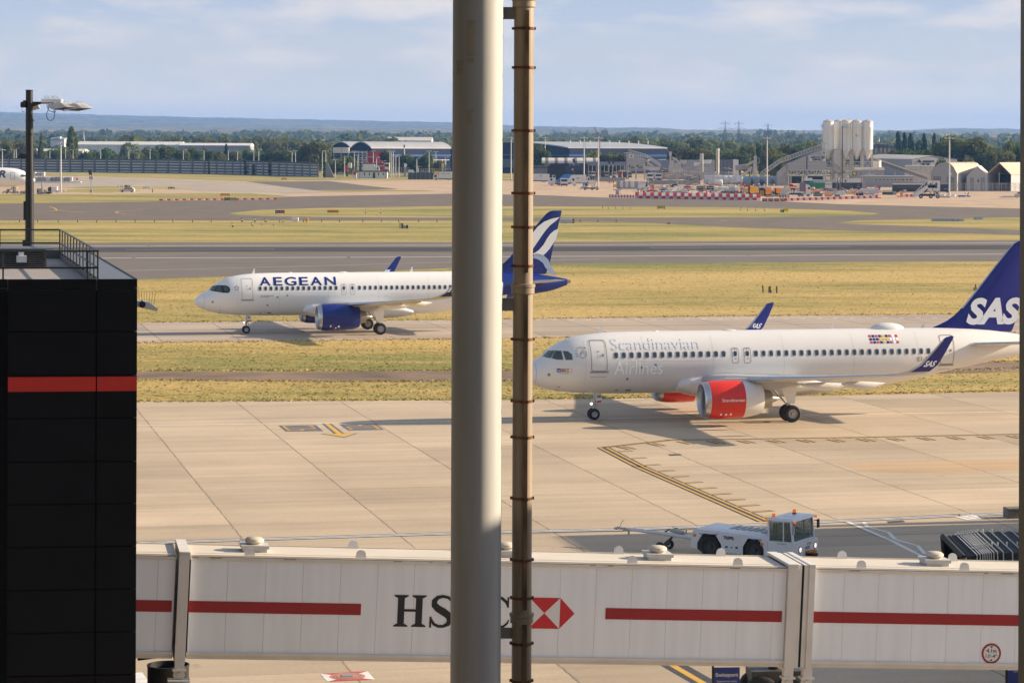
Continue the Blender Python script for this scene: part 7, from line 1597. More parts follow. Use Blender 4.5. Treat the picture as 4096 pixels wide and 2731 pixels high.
# stacks
for px0,px1,yt,yb,lab in ((2799,2813,614,690,'short round cream chimney stack of the works'),(2864,2877,594,690,'tall round cream chimney stack with a side platform')):
    p = PB((px0+px1)/2,yb,1480.); rt = pthing(p,'chimney_stack',lab,'chimney'); r = (px1-px0)/2*p.k; z = (p.by-yt)*p.k; mb = MB(); mb.cyl((0,0,0),(0,0,z),r,r,20); mb.cyl((0,0,z),(0,0,z+.1),r*.8,r*.8,20,1); mb.build('shaft',[CREAM2,FDK],rt,50)
    mb = MB(); mb.box(-r*2.6,r*.2,-r*1.3,-r*.7,z*.55,z*.58); 
    for k in range(4): mb.bar((-r*2.6+k*r*.8,-r*1.3,z*.57),(-r*2.6+k*r*.8,-r*1.3,z*.67),.1)
    mb.bar((-r*2.6,-r*1.3,z*.67),(r*.2,-r*1.3,z*.67),.1); mb.build('platform',FGR,rt)
    mb = MB(); mb.box(-r*.2,r*.2,-r*1.35,-r*1.2,0,z*.6); mb.build('ladder',FGR,rt)
p = PB(2915,690,1530.); rt = pthing(p,'tall_shed','tall dark grey shed with a white end wall behind the big tank','shed'); mb = p.new(); mb.pbox(2878,640,2932,p.by,0,10); mb.build('wall',M('shed_slate',(.12,.13,.15),.6,var=.06),rt); mb = p.new(); mb.pbox(2932,639,2954,p.by,0,9.8); mb.build('end_wall',FWH,rt); mb = p.new()
for x in (2886,2901,2916): mb.pbox(x,642,x+.9,686,-.1,0)
mb.build('joint',FGR,rt)
# elevator and small conveyor
p = PB(3018,706,1340.); rt = pthing(p,'bucket_elevator','cream bucket elevator with slanted conveyor and curved drum','elevator'); mb = p.new(); mb.pprism([(3014,p.by),(3014,660),(3018,640),(3016,626),(3020,623),(3027,624),(3027,p.by)],0,2); mb.build('casing',CREAM2,rt)
mb = p.new(); mb.pbar((2972,706,1),(3008,668,1),1.1); mb.pbar((2985,664,1.5),(3024,640,1.5),1.0); mb.build('conveyor',CREAM2,rt); mb = p.new(); a = p.P(2944,672,3); b = p.P(3000,666,3); mb.cyl(a,b,1.4,1.4,14); mb.build('drum',FGR,rt,50); mb = p.new()
for x in (3004,3012,3024,3030): mb.pbar((x,p.by,.5),(x-3,672,.5),.3)
mb.pbar((3000,632),(3000,652),.15); mb.pbar((3038,632),(3038,652),.15); mb.pbar((3000,632),(3038,632),.15); mb.pbar((3000,652),(3038,652),.2); mb.build('frame',CREAM2,rt)
# tanks
def htank(px0,px1,y0,y1,yb,label,mat,D=None,endm=None,rings=4,group=None):
    p = PB((px0+px1)/2,yb,D); rt = pthing(p,'storage_tank',label,'tank',group); r = (y1-y0)/2*p.k; a,b = p.P(px0,(y0+y1)/2,r),p.P(px1,(y0+y1)/2,r); b.z = a.z
    mb = MB(); pr = [(0.01,-.12*r),(r*.6,-.08*r),(r*.92,.03),(r,.3),(r,b.x-a.x-.3),(r*.92,b.x-a.x-.03),(r*.6,b.x-a.x+.08*r),(.01,b.x-a.x+.12*r)]; mb.lathe(pr,(a.x,r,a.z),'x',24); mb.build('shell',mat,rt,50)
    mb = MB()
    for k in range(rings): x = a.x+(b.x-a.x)*(k+.5)/rings; mb.lathe([(r*1.03,-.1),(r*1.03,.1)],(x,r,a.z),'x',24)
    mb.build('band',GALV,rt)
    mb = MB()
    for f in (.15,.85): x = a.x+(b.x-a.x)*f; mb.box(x-.25,x+.25,r*.3,r*1.7,0,a.z-r*.6)
    mb.build('saddle',FGR,rt)
    mb = MB()
    for k in range(12): x = a.x+(b.x-a.x)*k/11; mb.bar((x,r*.7,a.z+r*.9),(x,r*.7,a.z+r+1.0),.09)
    mb.bar((a.x,r*.7,a.z+r+1.0),(b.x,r*.7,a.z+r+1.0),.09); mb.bar((a.x,r*.7,a.z+r+.5),(b.x,r*.7,a.z+r+.5),.07); mb.build('walkway_rail',GALV,rt); return p,rt
htank(2818,2972,701,738,743,'long white horizontal tank with ribs and a walkway rail',FWH,None,None,7)
p,rt = htank(2834,2890,717,743,748,'smaller pale oval tank with warning marks in front of the long tank',M('tank_grey',(.55,.56,.56),.45,var=.06),None,None,2); mb = p.new(); c = p.P(2868,739,-.2); mb.cyl((c.x,-.25,c.z),(c.x,-.2,c.z),.28,.28,14,0); mb.box(c.x-.2,c.x+.2,-.27,-.25,c.z-.05,c.z+.05,1); mb.pprism([(2851,737),(2854,731.5),(2857,737)],-.25,-.2,0); mb.build('warning_mark',[FRED,FWH],rt)
for i,x in enumerate((2991,3028,3071,3110)):
    p = PB(x,742); rt = thing('round_tank',f'pale blue cylinder tank with its round end facing out, {ordn(i+1)} from the left','tank',p.o,R_(-62),'row of round ended tanks'); r = 15.5*p.k; zc = (742-721)*p.k
    mb = MB(); mb.lathe([(.01,-.15),(r*.7,-.1),(r,.12),(r,6),(.01,6.1)],(0,0,zc),'x',24); mb.v = [(-a,b,c) for a,b,c in mb.v]; mb.build('shell',PBLU,rt,50); mb = MB(); mb.lathe([(r*1.04,-.15),(r*1.04,.1)],(-.3,0,zc),'x',24); mb.build('band',GALV,rt); mb = MB(); mb.box(-.8,-.4,-1,1,0,zc-r*.7); mb.box(-5.4,-5,-1,1,0,zc-r*.7); mb.build('saddle',FGR,rt); mb = MB(); mb.cyl((.12,-.5,zc+.1),(.22,-.5,zc+.1),.14,.14,8); mb.cyl((.12,.4,zc+.8),(.22,.4,zc+.8),.1,.1,8); mb.build('valve',FDK,rt)
# main hopper building and conveyor
p = PB(3228,745,1280.); rt = pthing(p,'asphalt_plant','big grey clad hopper building with dark lettered sign and long conveyor','asphalt plant')
mb = p.new(); mb.pprism([(3151,680),(3151,657),(3225,624),(3225,680)],0,9); mb.pprism([(3229.5,680),(3229.5,622),(3290,598),(3304,598),(3304,680)],0,9); mb.build('cladding',CLAD,rt)
mb = p.new(); mb.pbox(3225,624,3229.5,703,.4,8); mb.build('gap',FDK,rt); mb = p.new(); mb.pbox(3151,655.5,3225,657.2,-.25,0); mb.pbox(3230,655.5,3304,657.2,-.25,0); mb.build('trim',CREAM2,rt)
mb = p.new(); mb.pbox(3237,624,3303,645,-.25,-.02,0); mb.build('sign_board',[FWH],rt); mb = p.new(); mb.ptext('ASSOCIATED',3240,633.8,3300.5,626,-.28,0,.06); mb.ptext('ASPHALT',3247,643,3292,635.3,-.28,0,.06); mb.build('lettering',M('deep_green_ink',(.004,.02,.022),.5,var=0),rt)
mb = p.new(); mb.pbox(3286,603,3303,620,-.25,-.02,0); c = p.P(3294.5,611.5); mb.cyl((c.x,-.26,c.z),(c.x,-.3,c.z),.68,.68,20,1); mb.cyl((c.x,-.3,c.z),(c.x,-.33,c.z),.56,.56,20,0); mb.pprism([(3290,613),(3294.5,606.5),(3299,613),(3296,613),(3294.5,610),(3293,613)],-.37,-.33,1); mb.pbox(3289.5,614,3299.5,615.6,-.37,-.33,1); mb.build('emblem_sign',[FWH,TINK],rt)
mb = p.new()
for x in (3152,3188,3224,3231,3267,3303): mb.pbar((x,703,.3),(x,680,.3),.45); mb.pbar((x,703,8.5),(x,680,8.5),.45)
for a,b in ((3156,3168),(3184,3172),(3192,3204),(3220,3208),(3235,3247),(3263,3251),(3271,3283),(3299,3287)): mb.pbar((a,701,.3),(b,682,.3),.42)
mb.pbar((3151,681,.3),(3304,681,.3),.5); mb.pbar((3151,703,.3),(3304,703,.3),.6)
for x in (3156,3164,3212,3222,3294,3303): mb.pbar((x,p.by,.6),(x,703,.6),.55); mb.pbar((x,p.by,8),(x,703,8),.55)
mb.build('frame',CREAM2,rt)
for x in (3170,3206,3249,3285): mb = p.new(); c = p.P(x,682,4.5); mb.cyl(c,(c.x,c.y,c.z-1.9),1.65,.5,12); mb.build('hopper',FGR,rt,50)
mb = p.new(); mb.pbox(3163,706,3210,735,5,6); mb.pbox(3236,706,3298,720,6,7); mb.build('dark_bay',FDK,rt)
mb = p.new(); truss(mb,(3122,653),(3294,592),17,p,2,4.5,16,.26); truss(mb,(3044,708),(3126,650),17,p,2,4.5,8,.26); mb.build('conveyor',CREAM2,rt)
mb = p.new(); mb.pbox(3289,568,3302,600,1.5,5); mb.pbox(3300,571,3313,577,2,4); mb.build('conveyor_head',CREAM2,rt)
mb = p.new(); mb.pprism([(3112,p.by),(3112,690),(3144,664),(3150,664),(3150,p.by)],3,7); mb.build('chute',CREAM2,rt)
# silos
SILO = M('silo_white',(.72,.71,.66),.45,var=.07,scale=.5,stretch=(2,2,.25)); SRUST = M('silo_roof',(.52,.45,.35),.6,var=.25,scale=1.2)
for i,(a,b,d,lab) in enumerate(((3291,3334,0,'white silo at the left end of the row, with ladder cage'),(3334,3374,6,'white silo standing back, second from the left'),(3361,3404,0,'white silo with a railed platform, middle of the front row'),(3376,3413,6.5,'mostly hidden white silo behind the middle one'),(3405.5,3447.5,0,'white silo second from the right'),(3449,3491,0,'white silo at the right end of the row'))):
    p = PB((a+b)/2,758,1300.+d); rt = pthing(p,'silo',lab,'silo','white cement silos'); r = (b-a)/2*p.k; Z = lambda y: (p.by-y)*p.k
    mb = MB(); mb.lathe([(r,Z(600)),(r,Z(511)),(r*1.012,Z(510.5)),(r*1.012,Z(509.5)),(r,Z(509)),(r,Z(487))],n=36); mb.build('shell',SILO,rt,40)
    mb = MB(); mb.lathe([(r*1.02,Z(487)),(r*1.02,Z(485.5)),(r*.35,Z(480)),(r*.16,Z(479.5)),(r*.16,Z(477.5)),(.01,Z(477.5))],n=36); mb.build('roof',SRUST,rt,30)
    mb = MB(); mb.lathe([(r,Z(600)),(r*.18,Z(632)),(r*.18,Z(637)),(.01,Z(637))],n=30); mb.build('cone',SILO,rt,50)
    mb = MB(); q = r*.86
    for sx in (-1,1):
        for sy in (-1,1): mb.bar((sx*q,sy*q*.8,0),(sx*q,sy*q*.8,Z(597)),.42)
    for y in (648,678,704):
        for s in (-1,1): mb.bar((-q,s*q*.8,Z(y)),(q,s*q*.8,Z(y)),.36); mb.bar((s*q,-q*.8,Z(y)),(s*q,q*.8,Z(y)),.36)
    for y0,y1 in ((648,678),(678,704),(704,740)): mb.bar((-q,-q*.8,Z(y0)),(q,-q*.8,Z(y1)),.22); mb.bar((q,-q*.8,Z(y0)),(-q,-q*.8,Z(y1)),.22)
    mb.bar((-q,-q*.8,Z(600)),(-.3,0,Z(640)),.2); mb.bar((q,-q*.8,Z(600)),(.3,0,Z(640)),.2)
    mb.build('frame',CREAM2,rt)
    if i in (0,2):
        mb = MB(); x0,x1,y = (-r-1.,-r+.1,-.2) if i == 0 else (-r-.05,r*.3,-r-.6)
        mb.box(x0,x1,y-.6,y+.6,Z(510.5),Z(509)); 
        for k in range(6): x = x0+(x1-x0)*k/5; mb.bar((x,y-.6,Z(509)),(x,y-.6,Z(497)),.09)
        mb.bar((x0,y-.6,Z(497)),(x1,y-.6,Z(497)),.09); mb.bar((x0,y-.6,Z(503)),(x1,y-.6,Z(503)),.09); mb.build('platform',FGR,rt)
        mb = MB(); xx = -r-.35 if i == 0 else r*.1; yy = -.2 if i == 0 else -r-.25
        for s in (-.25,.25): mb.bar((xx+s,yy,Z(640)),(xx+s,yy,Z(509)),.08)
        for k in range(50): z = Z(640)+k*(Z(509)-Z(640))/50; mb.bar((xx-.25,yy,z),(xx+.25,yy,z),.05)
        mb.build('ladder',FWH,rt)
    if i in (1,4): mb = MB(); mb.box(r*.2 if i == 1 else -r*.35,r*.5 if i == 1 else r*.2,-r*.99,-r*.9,Z(548),Z(538)); mb.build('grey_patch',FGR,rt)
    if i in (4,5):
        mb = MB(); 
        for s in ((1.06,1.18) if i == 4 else (-1.08,)): mb.cyl((s*r,-.6,Z(700)),(s*r,-.6,Z(512)),.12,.12,8)
        mb.build('fill_pipe',FWH,rt)
p = PB(3348,750,1296.); rt = pthing(p,'mixer_tower','cream clad mixer tower with outside stairs between the silos','mixer tower'); mb = p.new(); mb.pbox(3335,598,3362,682,0,4); mb.build('cladding',CREAM2,rt); mb = p.new(); mb.pbox(3334,597,3359,599,-.4,4.4); mb.build('roof',FGR,rt); mb = p.new()
for x in (3322,3336,3361): mb.pbar((x,p.by,0),(x,640 if x < 3330 else 682,0),.5)
for y in (648,664,681,703,720): mb.pbar((3305,y,0),(3336,y,0),.4)
for k in range(4): mb.pbar((3338+(k % 2)*20,720-k*16,-.6),(3358-(k % 2)*20,704-k*16,-.6),.5)
for y0 in (648,664,681): mb.pbar((3306,y0,0),(3322,y0+16,0),.25)
mb.build('stair_frame',FGR,rt)
p = PB(3369,757); mb = p.new(); mb.pbar((3369,757),(3369,504),.32); psolo(mb,'dark_pole',FDK,'tall dark pole rising in front of the silos','pole')
p = PB(3575,716,1330.); rt = pthing(p,'outfeed_conveyor','long inclined conveyor running down right from the silos','conveyor'); mb = p.new(); truss(mb,(3455,634),(3708,717),9,p,0,2.6,30,.26); mb.build('truss',M('conveyor_dark',(.20,.18,.16),.7,var=.15),rt)
mb = p.new(); A_,B_ = p.P(3440,618),p.P(3710,712); mb.bar(A_+Vector((0,1.3,.6)),B_+Vector((0,1.3,.6)),3.0,.5); mb.build('belt_cover',M('belt_cover',(.62,.55,.42),.6,var=.1),rt); mb = p.new()
for x,y in ((3520,655),(3580,675),(3640,697)): mb.pbar((x-5,p.by,0),(x,y,0),.4); mb.pbar((x+5,p.by,0),(x,y,0),.4)
mb.build('trestle',FGR,rt)
# lower works buildings on the right
def gable_shed(nm,label,px0,px1,ye,yr,yb,D,wall,roof,dep=9):
    p = PB((px0+px1)/2,yb,D); rt = pthing(p,nm,label,'building'); mb = p.new(); mb.pbox(px0,ye,px1,p.by,0,dep); mb.build('wall',wall,rt); a,b = p.P(px0,ye),p.P(px1,ye); zr = p.P(px0,yr).z; mb = MB(); mb.prismx([(-.4,a.z),(dep*.5,zr),(dep+.4,a.z)],a.x-.3,b.x+.3); mb.build('roof',roof,rt); return p,rt
p,rt = gable_shed('works_shed','grey works shed with rough pitched roof below the silos',3421,3537,680,669,716,1280.,FGR,M('rough_roof',(.30,.26,.21),.9,var=.3,scale=2.)); mb = p.new(); mb.pbox(3440,694,3460,700,-.08,0); mb.build('window',FDK,rt)
p,rt = gable_shed('office_block','long low grey block with a row of small windows',3450,3653,704,702,745,1250.,M('block_grey',(.36,.35,.33),.7,var=.06),FGR)
for k in range(10): x = 3500+k*15.4; mb = p.new(); mb.pbox(x,714.5,x+9,724.5,-.12,0); o = mb.build('window',FWH,rt); mb = p.new(); mb.pbox(x+1.4,716,x+7.6,723,-.16,-.12); mb.build('pane',GLZ,o)
for k in range(7): x = 3463+k*29; mb = p.new(); mb.pbox(x,704,x+2,735,-.12,0); mb.build('pier',M('pier_grey',(.42,.41,.39),.7,var=.05),rt)
p = PB(3508,716,1310.); rt = pthing(p,'round_tank','upright white round tank behind the works shed','tank'); mb = p.new(); r = 16.5*p.k; mb.cyl((0,0,0),(0,0,(p.by-645)*p.k),r,r,28); mb.build('shell',FWH,rt,50); mb = p.new(); z = (p.by-645)*p.k; mb.lathe([(r*1.01,z),(r*1.01,z+.5)],n=28); mb.build('rim_rail',FGR,rt)
shed('panel_store','pale panelled store wall left of the arched hangar',3625,3738,664,705,1370.,CREAM2,FGR,6,lambda p,rt: [m.build('panel_joint',FGR,rt) for m in [(lambda m: ([m.pbox(3625+i*19,664,3626+i*19,695,-.12,0) for i in range(6)],m.pbox(3625,678,3738,679,-.12,0),m)[2])(p.new())]])
# green boom lift
p = PB(3545,745); rt = pthing(p,'boom_lift','bright green boom lift with bent arm in front of the office block','boom lift'); mb = p.new(); mb.pbox(3512,728,3538,738,0,2); mb.pbox(3540,726,3554,736,.2,1.8); mb.build('base',FGRN,rt); mb = p.new(); mb.pbar((3550,728,1),(3516,674,1),.55); mb.pbar((3516,674,1),(3503,690,1),.55); mb.build('arm',FGRN,rt)
mb = p.new()
for x in (3488,3496,3504): mb.pbar((x,692,.2),(x,680,.2),.12); mb.pbar((x,692,1.6),(x,680,1.6),.12)
for y in (680,686,692): mb.pbar((3488,y,.2),(3504,y,.2),.14); mb.pbar((3488,y,1.6),(3504,y,1.6),.14)
mb.pbox(3488,691.5,3504,692.5,.2,1.6); mb.build('basket',FGRN,rt); wheels(p,rt,[3516,3534],745,4)
# right: warehouse, hangar, tents, church
p = PB(3649,690,1425.); rt = thing('gabled_warehouse','wide grey gabled warehouse with pale ribbed roof right of the silos','building',p.o,0); Zq = lambda y: (p.by-y)*p.k; Xq = lambda x: (x-3649)*p.k
mb = MB(); mb.add([(Xq(3649),0,0),(Xq(3838),8,0),(Xq(3838),8,Zq(637)),(Xq(3737),4,Zq(622.5)),(Xq(3649),0,Zq(637.5)),(Xq(3480),40,0),(Xq(3480),40,Zq(636))],[(0,1,2,3,4),(5,0,4,6)]); mb.add([(Xq(3838),8,0),(Xq(3670),48,0),(Xq(3670),48,Zq(637)),(Xq(3838),8,Zq(637))],[(0,1,2,3)]); mb.build('wall',M('warehouse_grey',(.30,.31,.32),.6,var=.06),rt)
mb = MB(); mb.add([(Xq(3649),-.3,Zq(637)),(Xq(3737),3.7,Zq(622)),(Xq(3560),44,Zq(618)),(Xq(3478),40,Zq(635)),(Xq(3838)+.4,8,Zq(636.5)),(Xq(3672),48,Zq(634))],[(0,1,2,3),(1,4,5,2)]); mb.build('roof',M('ribbed_roof',(.50,.46,.40),.6,var=.08,scale=1.,stretch=(.3,4,1)),rt)
for x,y0,y1 in ((3690,655,662),(3710,655,662)): mb = MB(); f = (x-3649)/(3838-3649)*8; mb.box(Xq(x),Xq(x+11),f-.15,f+.2,Zq(y1),Zq(y0)); mb.build('window',GLZ,rt)
mb = MB(); f = (3677-3649)/(3838-3649)*8; mb.cyl((Xq(3678),f-.2,Zq(645)),(Xq(3678),f-.1,Zq(645)),.8,.8,16,0); mb.cyl((Xq(3678),f-.25,Zq(645)),(Xq(3678),f-.2,Zq(645)),.35,.35,10,1); mb.build('round_emblem',[M('emblem_dark',(.06,.03,.03),.6,var=0),FRED],rt)
mb = MB(); 
for i in range(8): f = (3695+i*6-3649)/(3838-3649)*8; mb.box(Xq(3694+i*6),Xq(3698.5+i*6),f-.2,f-.08,Zq(649.5),Zq(642))
mb.build('raised_letters',M('emblem_navy',(.03,.03,.06),.6,var=0),rt)
TENT = M('tent_grey',(.33,.325,.32),.7,var=.04); TROOF = M('tent_roof',(.42,.345,.26),.7,var=.08,scale=.5)
def tent(nm,label,fx0,fx1,xa,ya,yel,yer,yb,dx,roofm,wallm,arch=False,open_=False,dep=34.):
    p = PB((fx0+fx1)/2,yb); rt = pthing(p,nm,label,'tent'); k = p.k; X = lambda x: (x-(fx0+fx1)/2)*k; Z = lambda y: (p.by-y)*k; sh = dx*k
    if arch: prof = [(X(fx0),Z(yel))]+[(X(xa+(x_)),Z(y_)) for x_,y_ in ((fx0-xa+10,yel-16),(fx0-xa+24,yel-28),(-22,ya+4),(-8,ya+.6),(6,ya+.4),(20,ya+5),(34,ya+19),(fx1-xa-8,yer-15))]+[(X(fx1),Z(yer))]
    else: prof = [(X(fx0),Z(yel)),(X(xa),Z(ya)),(X(fx1),Z(yer))]
    fr = [(X(fx0),0.)]+prof+[(X(fx1),0.)]; mb = MB()
    if not open_: n = len(fr); mb.add([(x,0,z) for x,z in fr],[tuple(range(n))])
    mb.add([(fr[-1][0],0,0),(fr[-1][0]+sh,dep,0),(fr[-1][0]+sh,dep,prof[-1][1]),(fr[-1][0],0,prof[-1][1])],[(0,1,2,3)]); mb.add([(fr[0][0],0,0),(fr[0][0]+sh,dep,0),(fr[0][0]+sh,dep,prof[0][1]),(fr[0][0],0,prof[0][1])],[(0,1,2,3)]); n = len(fr); mb.add([(x+sh,dep,z) for x,z in fr],[tuple(range(n))]); mb.build('wall',wallm,rt)
    mb = MB(); n = len(prof)
    for i in range(n-1): mb.add([(prof[i][0],-.25,prof[i][1]+.05),(prof[i+1][0],-.25,prof[i+1][1]+.05),(prof[i+1][0]+sh,dep,prof[i+1][1]+.05),(prof[i][0]+sh,dep,prof[i][1]+.05),(prof[i][0],-.25,prof[i][1]+.3),(prof[i+1][0],-.25,prof[i+1][1]+.3),(prof[i+1][0]+sh,dep,prof[i+1][1]+.3),(prof[i][0]+sh,dep,prof[i][1]+.3)],[(0,3,2,1),(4,5,6,7),(0,1,5,4),(2,3,7,6)])
    mb.build('roof',roofm,rt,40); return p,rt,X,Z
p,rt,X,Z = tent('arched_hangar','grey arched hangar with a sunlit tan barrel roof',3723,3828,3780,652,691,698,765,165,TROOF,TENT,True)
for a,b,y0 in ((3733,3763,706),(3787,3817,708)): mb = MB(); mb.box(X(a),X(b),-.15,0,0,Z(y0)); mb.build('door',M('hangar_door',(.20,.19,.18),.7,var=.1),rt)
mb = MB(); mb.box(X(3801),X(3806),-.1,0,Z(701),Z(692)); mb.build('sign',FWH,rt)
p,rt,X,Z = tent('gabled_tent','smaller pale gabled tent with two grey doors between hangar and open tent',3866,3948,3909,667,709,703,765,70,M('tent_white',(.62,.58,.53),.7,var=.04),M('tent_pale',(.42,.41,.40),.7,var=.04))
for a,b in ((3880,3895),(3922,3940)): mb = MB(); mb.box(X(a),X(b),-.15,0,0,Z(711)); mb.build('door',M('tent_door',(.24,.26,.28),.7,var=.06),rt)
mb = MB(); mb.box(X(3910),X(3915),-.1,0,Z(730),Z(718)); mb.build('notice',TINK,rt)
p,rt,X,Z = tent('open_tent','large open fronted tent with dark interior at the right end',3947,4044,3996,653,696,701,765,140,TROOF,TENT,False,True,30.)
mb = MB()
for y in (665,675,685,695): f = (696-y)/43; mb.box(X(3996)-(X(3996)-X(3948))*(1-f),X(3996)+(X(4044)-X(3996))*(1-f),3,3.3,Z(y)-.15,Z(y)+.15)
mb.box(X(3948),X(4043),20,20.3,0,Z(700)); mb.build('inner_frame',M('tent_brown',(.10,.075,.06),.8,var=.2),rt)
mb = MB(); mb.box(X(3995),X(3998),.0,.4,0,Z(690)); mb.build('centre_post',FGR,rt)
p = PB(3558,610,2100.); rt = pthing(p,'church','church with a green copper spire and dark steep roofs right of the silos','church'); z0 = float(terrain(p.o.x,np.array(2100.))); rt.location.z = z0; k = p.k; Zc = lambda y: At(3558,y,2100.).z-z0; X = lambda x: (x-3558)*k
mb = MB(); mb.prism([(X(3492),0),(X(3492),Zc(588)),(X(3500),Zc(578)),(X(3540),Zc(578)),(X(3545),Zc(586)),(X(3610),Zc(590)),(X(3616),0)],0,9); mb.build('nave',M('church_brick',(.16,.12,.10),.85,var=.15),rt)
mb = MB(); mb.prism([(X(3492),Zc(592)),(X(3503),Zc(577)),(X(3536),Zc(577)),(X(3548),Zc(584)),(X(3604),Zc(584)),(X(3614),Zc(592))],-.3,-.05); mb.build('roof',M('church_slate',(.07,.065,.07),.8,var=.15),rt)
for x in (3504,3524,3540,3556): mb = MB(); mb.prism([(X(x-4),0),(X(x-4),Zc(598)),(X(x),Zc(588)),(X(x+4),Zc(598)),(X(x+4),0)],-.8,-.35); mb.build('gable',M('church_stone',(.36,.30,.24),.8,var=.12),rt)
mb = MB(); mb.box(X(3511),X(3523),2,6,0,Zc(573)); mb.prism([(X(3510),Zc(576)),(X(3517),Zc(563)),(X(3524),Zc(576))],1.6,1.95); mb.build('tower',M('church_stone',(.36,.30,.24),.8,var=.12),rt)
mb = MB(); mb.cyl((X(3517),4,Zc(572)),(X(3517),4,Zc(560)),1.0,.8,8,1); mb.cyl((X(3517),4,Zc(560)),(X(3517),4,Zc(545)),1.1,.05,8); mb.build('spire',[M('copper_green',(.10,.28,.20),.6,var=.1),FWH],rt)
# ---- works yard vehicles and clutter
p = PB(3395,765); rt = pthing(p,'navy_coach','navy coach with dark windows below the silos','coach'); mb = p.new(); mb.pbox(3331,731,3448,761,0,2.6); bd = mb.build('body',FNVY,rt); mb = p.new(); mb.pbox(3336,735,3410,748,-.06,0); mb.build('window_band',GLZ,bd); mb = p.new(); mb.pprism([(3428,740),(3433,738),(3438,741),(3433,742)],-.06,0); mb.pbox(3425,747,3441,749,-.06,0); mb.build('lettering',M('coach_grey',(.3,.3,.36),.5,var=0),bd); wheels(p,rt,[3350,3430],765,4)
p = PB(3772,772); rt = pthing(p,'navy_coach','navy coach end with white script beside the covered stairs truck','coach'); mb = p.new(); mb.pbox(3735,738,3802,768,0,2.6); bd = mb.build('body',FNVY,rt); mb = p.new(); mb.pbox(3737,742,3772,752,-.06,0); mb.build('window_band',GLZ,bd); mb = p.new(); mb.ptext('wayfarer',3776,757,3792,753.5,-.07); mb.build('lettering',FWH,bd); wheels(p,rt,[3745,3790],772,4)
p = PB(3640,772); rt = pthing(p,'black_coach','black coach behind the covered stairs truck','coach'); mb = p.new(); mb.pbox(3572,738,3720,768,0,2.6); bd = mb.build('body',FDK,rt); mb = p.new(); mb.pbox(3572,736,3720,739,-.1,2.6); mb.build('roof',FWH,rt); mb = p.new(); mb.pbox(3578,745,3700,755,-.06,0); mb.build('window_band',GLZ,bd); wheels(p,rt,[3590,3700],772,4)
p = PB(3262,762); rt = pthing(p,'green_trailer','green sided trailer with white lettering behind the tractor unit','trailer'); mb = p.new(); mb.pbox(3226,731,3300,757,0,2.6); mb.build('body',FGRN,rt); mb = p.new(); mb.pbox(3300,731,3332,752,0,2.5); mb.build('white_panel',FWH,rt); mb = p.new(); mb.ptext('OLTBROOK',3300,740,3332,734,-.05); mb.build('lettering',TINK,rt); wheels(p,rt,[3240,3285,3318],762,3.6)
p = PB(3305,745); mb = p.new(); mb.pprism([(3254,731),(3260,721),(3345,720),(3358,726),(3358,731)],3,6); mb.pbox(3260,731,3350,745,3.4,5.6); psolo(mb,'tanker_trailer',M('pale_green',(.40,.46,.40),.5,var=.08),'pale green rounded tanker top behind the green trailer','tanker')
p = PB(3234,745); rt = pthing(p,'fairing_lorry','lorry with a white roof fairing and blue band below the hopper frame','lorry'); mb = p.new(); mb.pprism([(3214,724),(3222,715),(3248,712),(3252,722),(3252,724)],0,2.4); mb.build('fairing',FWH,rt); mb = p.new(); mb.pbox(3214,724,3253,745,0,2.4); mb.build('cab',FNVY,rt); mb = p.new(); mb.pbox(3238,723,3252,729,-.08,0); mb.build('blue_band',FBRT,rt); wheels(p,rt,[3220,3246],747,3)
p = PB(3407,735,1190.); rt = pthing(p,'site_cabin','white site cabin with green notice beneath the silos','cabin'); mb = p.new(); mb.pbox(3369,713,3444,732,0,3); mb.build('body',FWH,rt); mb = p.new(); mb.pbox(3378,720,3386,728,-.06,0); mb.build('notice',FGRN,rt); mb = p.new(); mb.pbox(3369,712,3444,713.4,-.2,3.2); mb.build('roof',FGR,rt)
p = PB(3205,787); rt = pthing(p,'tractor_unit','white lorry tractor unit with grey sleeper body before the green trailer','lorry')
mb = p.new(); mb.pprism([(3223,782),(3223,742),(3226,738),(3238,741),(3243,754),(3244,784),(3223,784)],0,2.5); cab = mb.build('cab',FWH,rt); mb = p.new(); mb.pprism([(3231,757),(3231,749),(3239,749),(3242,757)],-.05,0); mb.pprism([(3242.2,758),(3239.5,747),(3240.6,747),(3243.4,758)],.2,2.3); mb.build('window',GLZ,cab)
mb = p.new(); mb.pprism([(3199,767),(3200,733),(3204,730),(3223,730),(3223,767)],.1,2.4); mb.build('sleeper_body',M('sleeper_grey',(.16,.15,.18),.4,var=.1),rt); mb = p.new(); mb.pbox(3217,750,3223,768,.05,.1); mb.build('red_stripe',FRED,rt); mb = p.new(); mb.pbox(3158,773,3226,779,.3,2.2); mb.build('chassis',FDK,rt); mb = p.new(); mb.pbox(3160,768.5,3222,770,.2,2.4); mb.build('bed_rail',FWH,rt); mb = p.new(); mb.pbox(3206,775,3240,784,-.05,.1); mb.build('side_skirt',FWH,rt); wheels(p,rt,[3197,3209,3233],787,5.4,-.1)
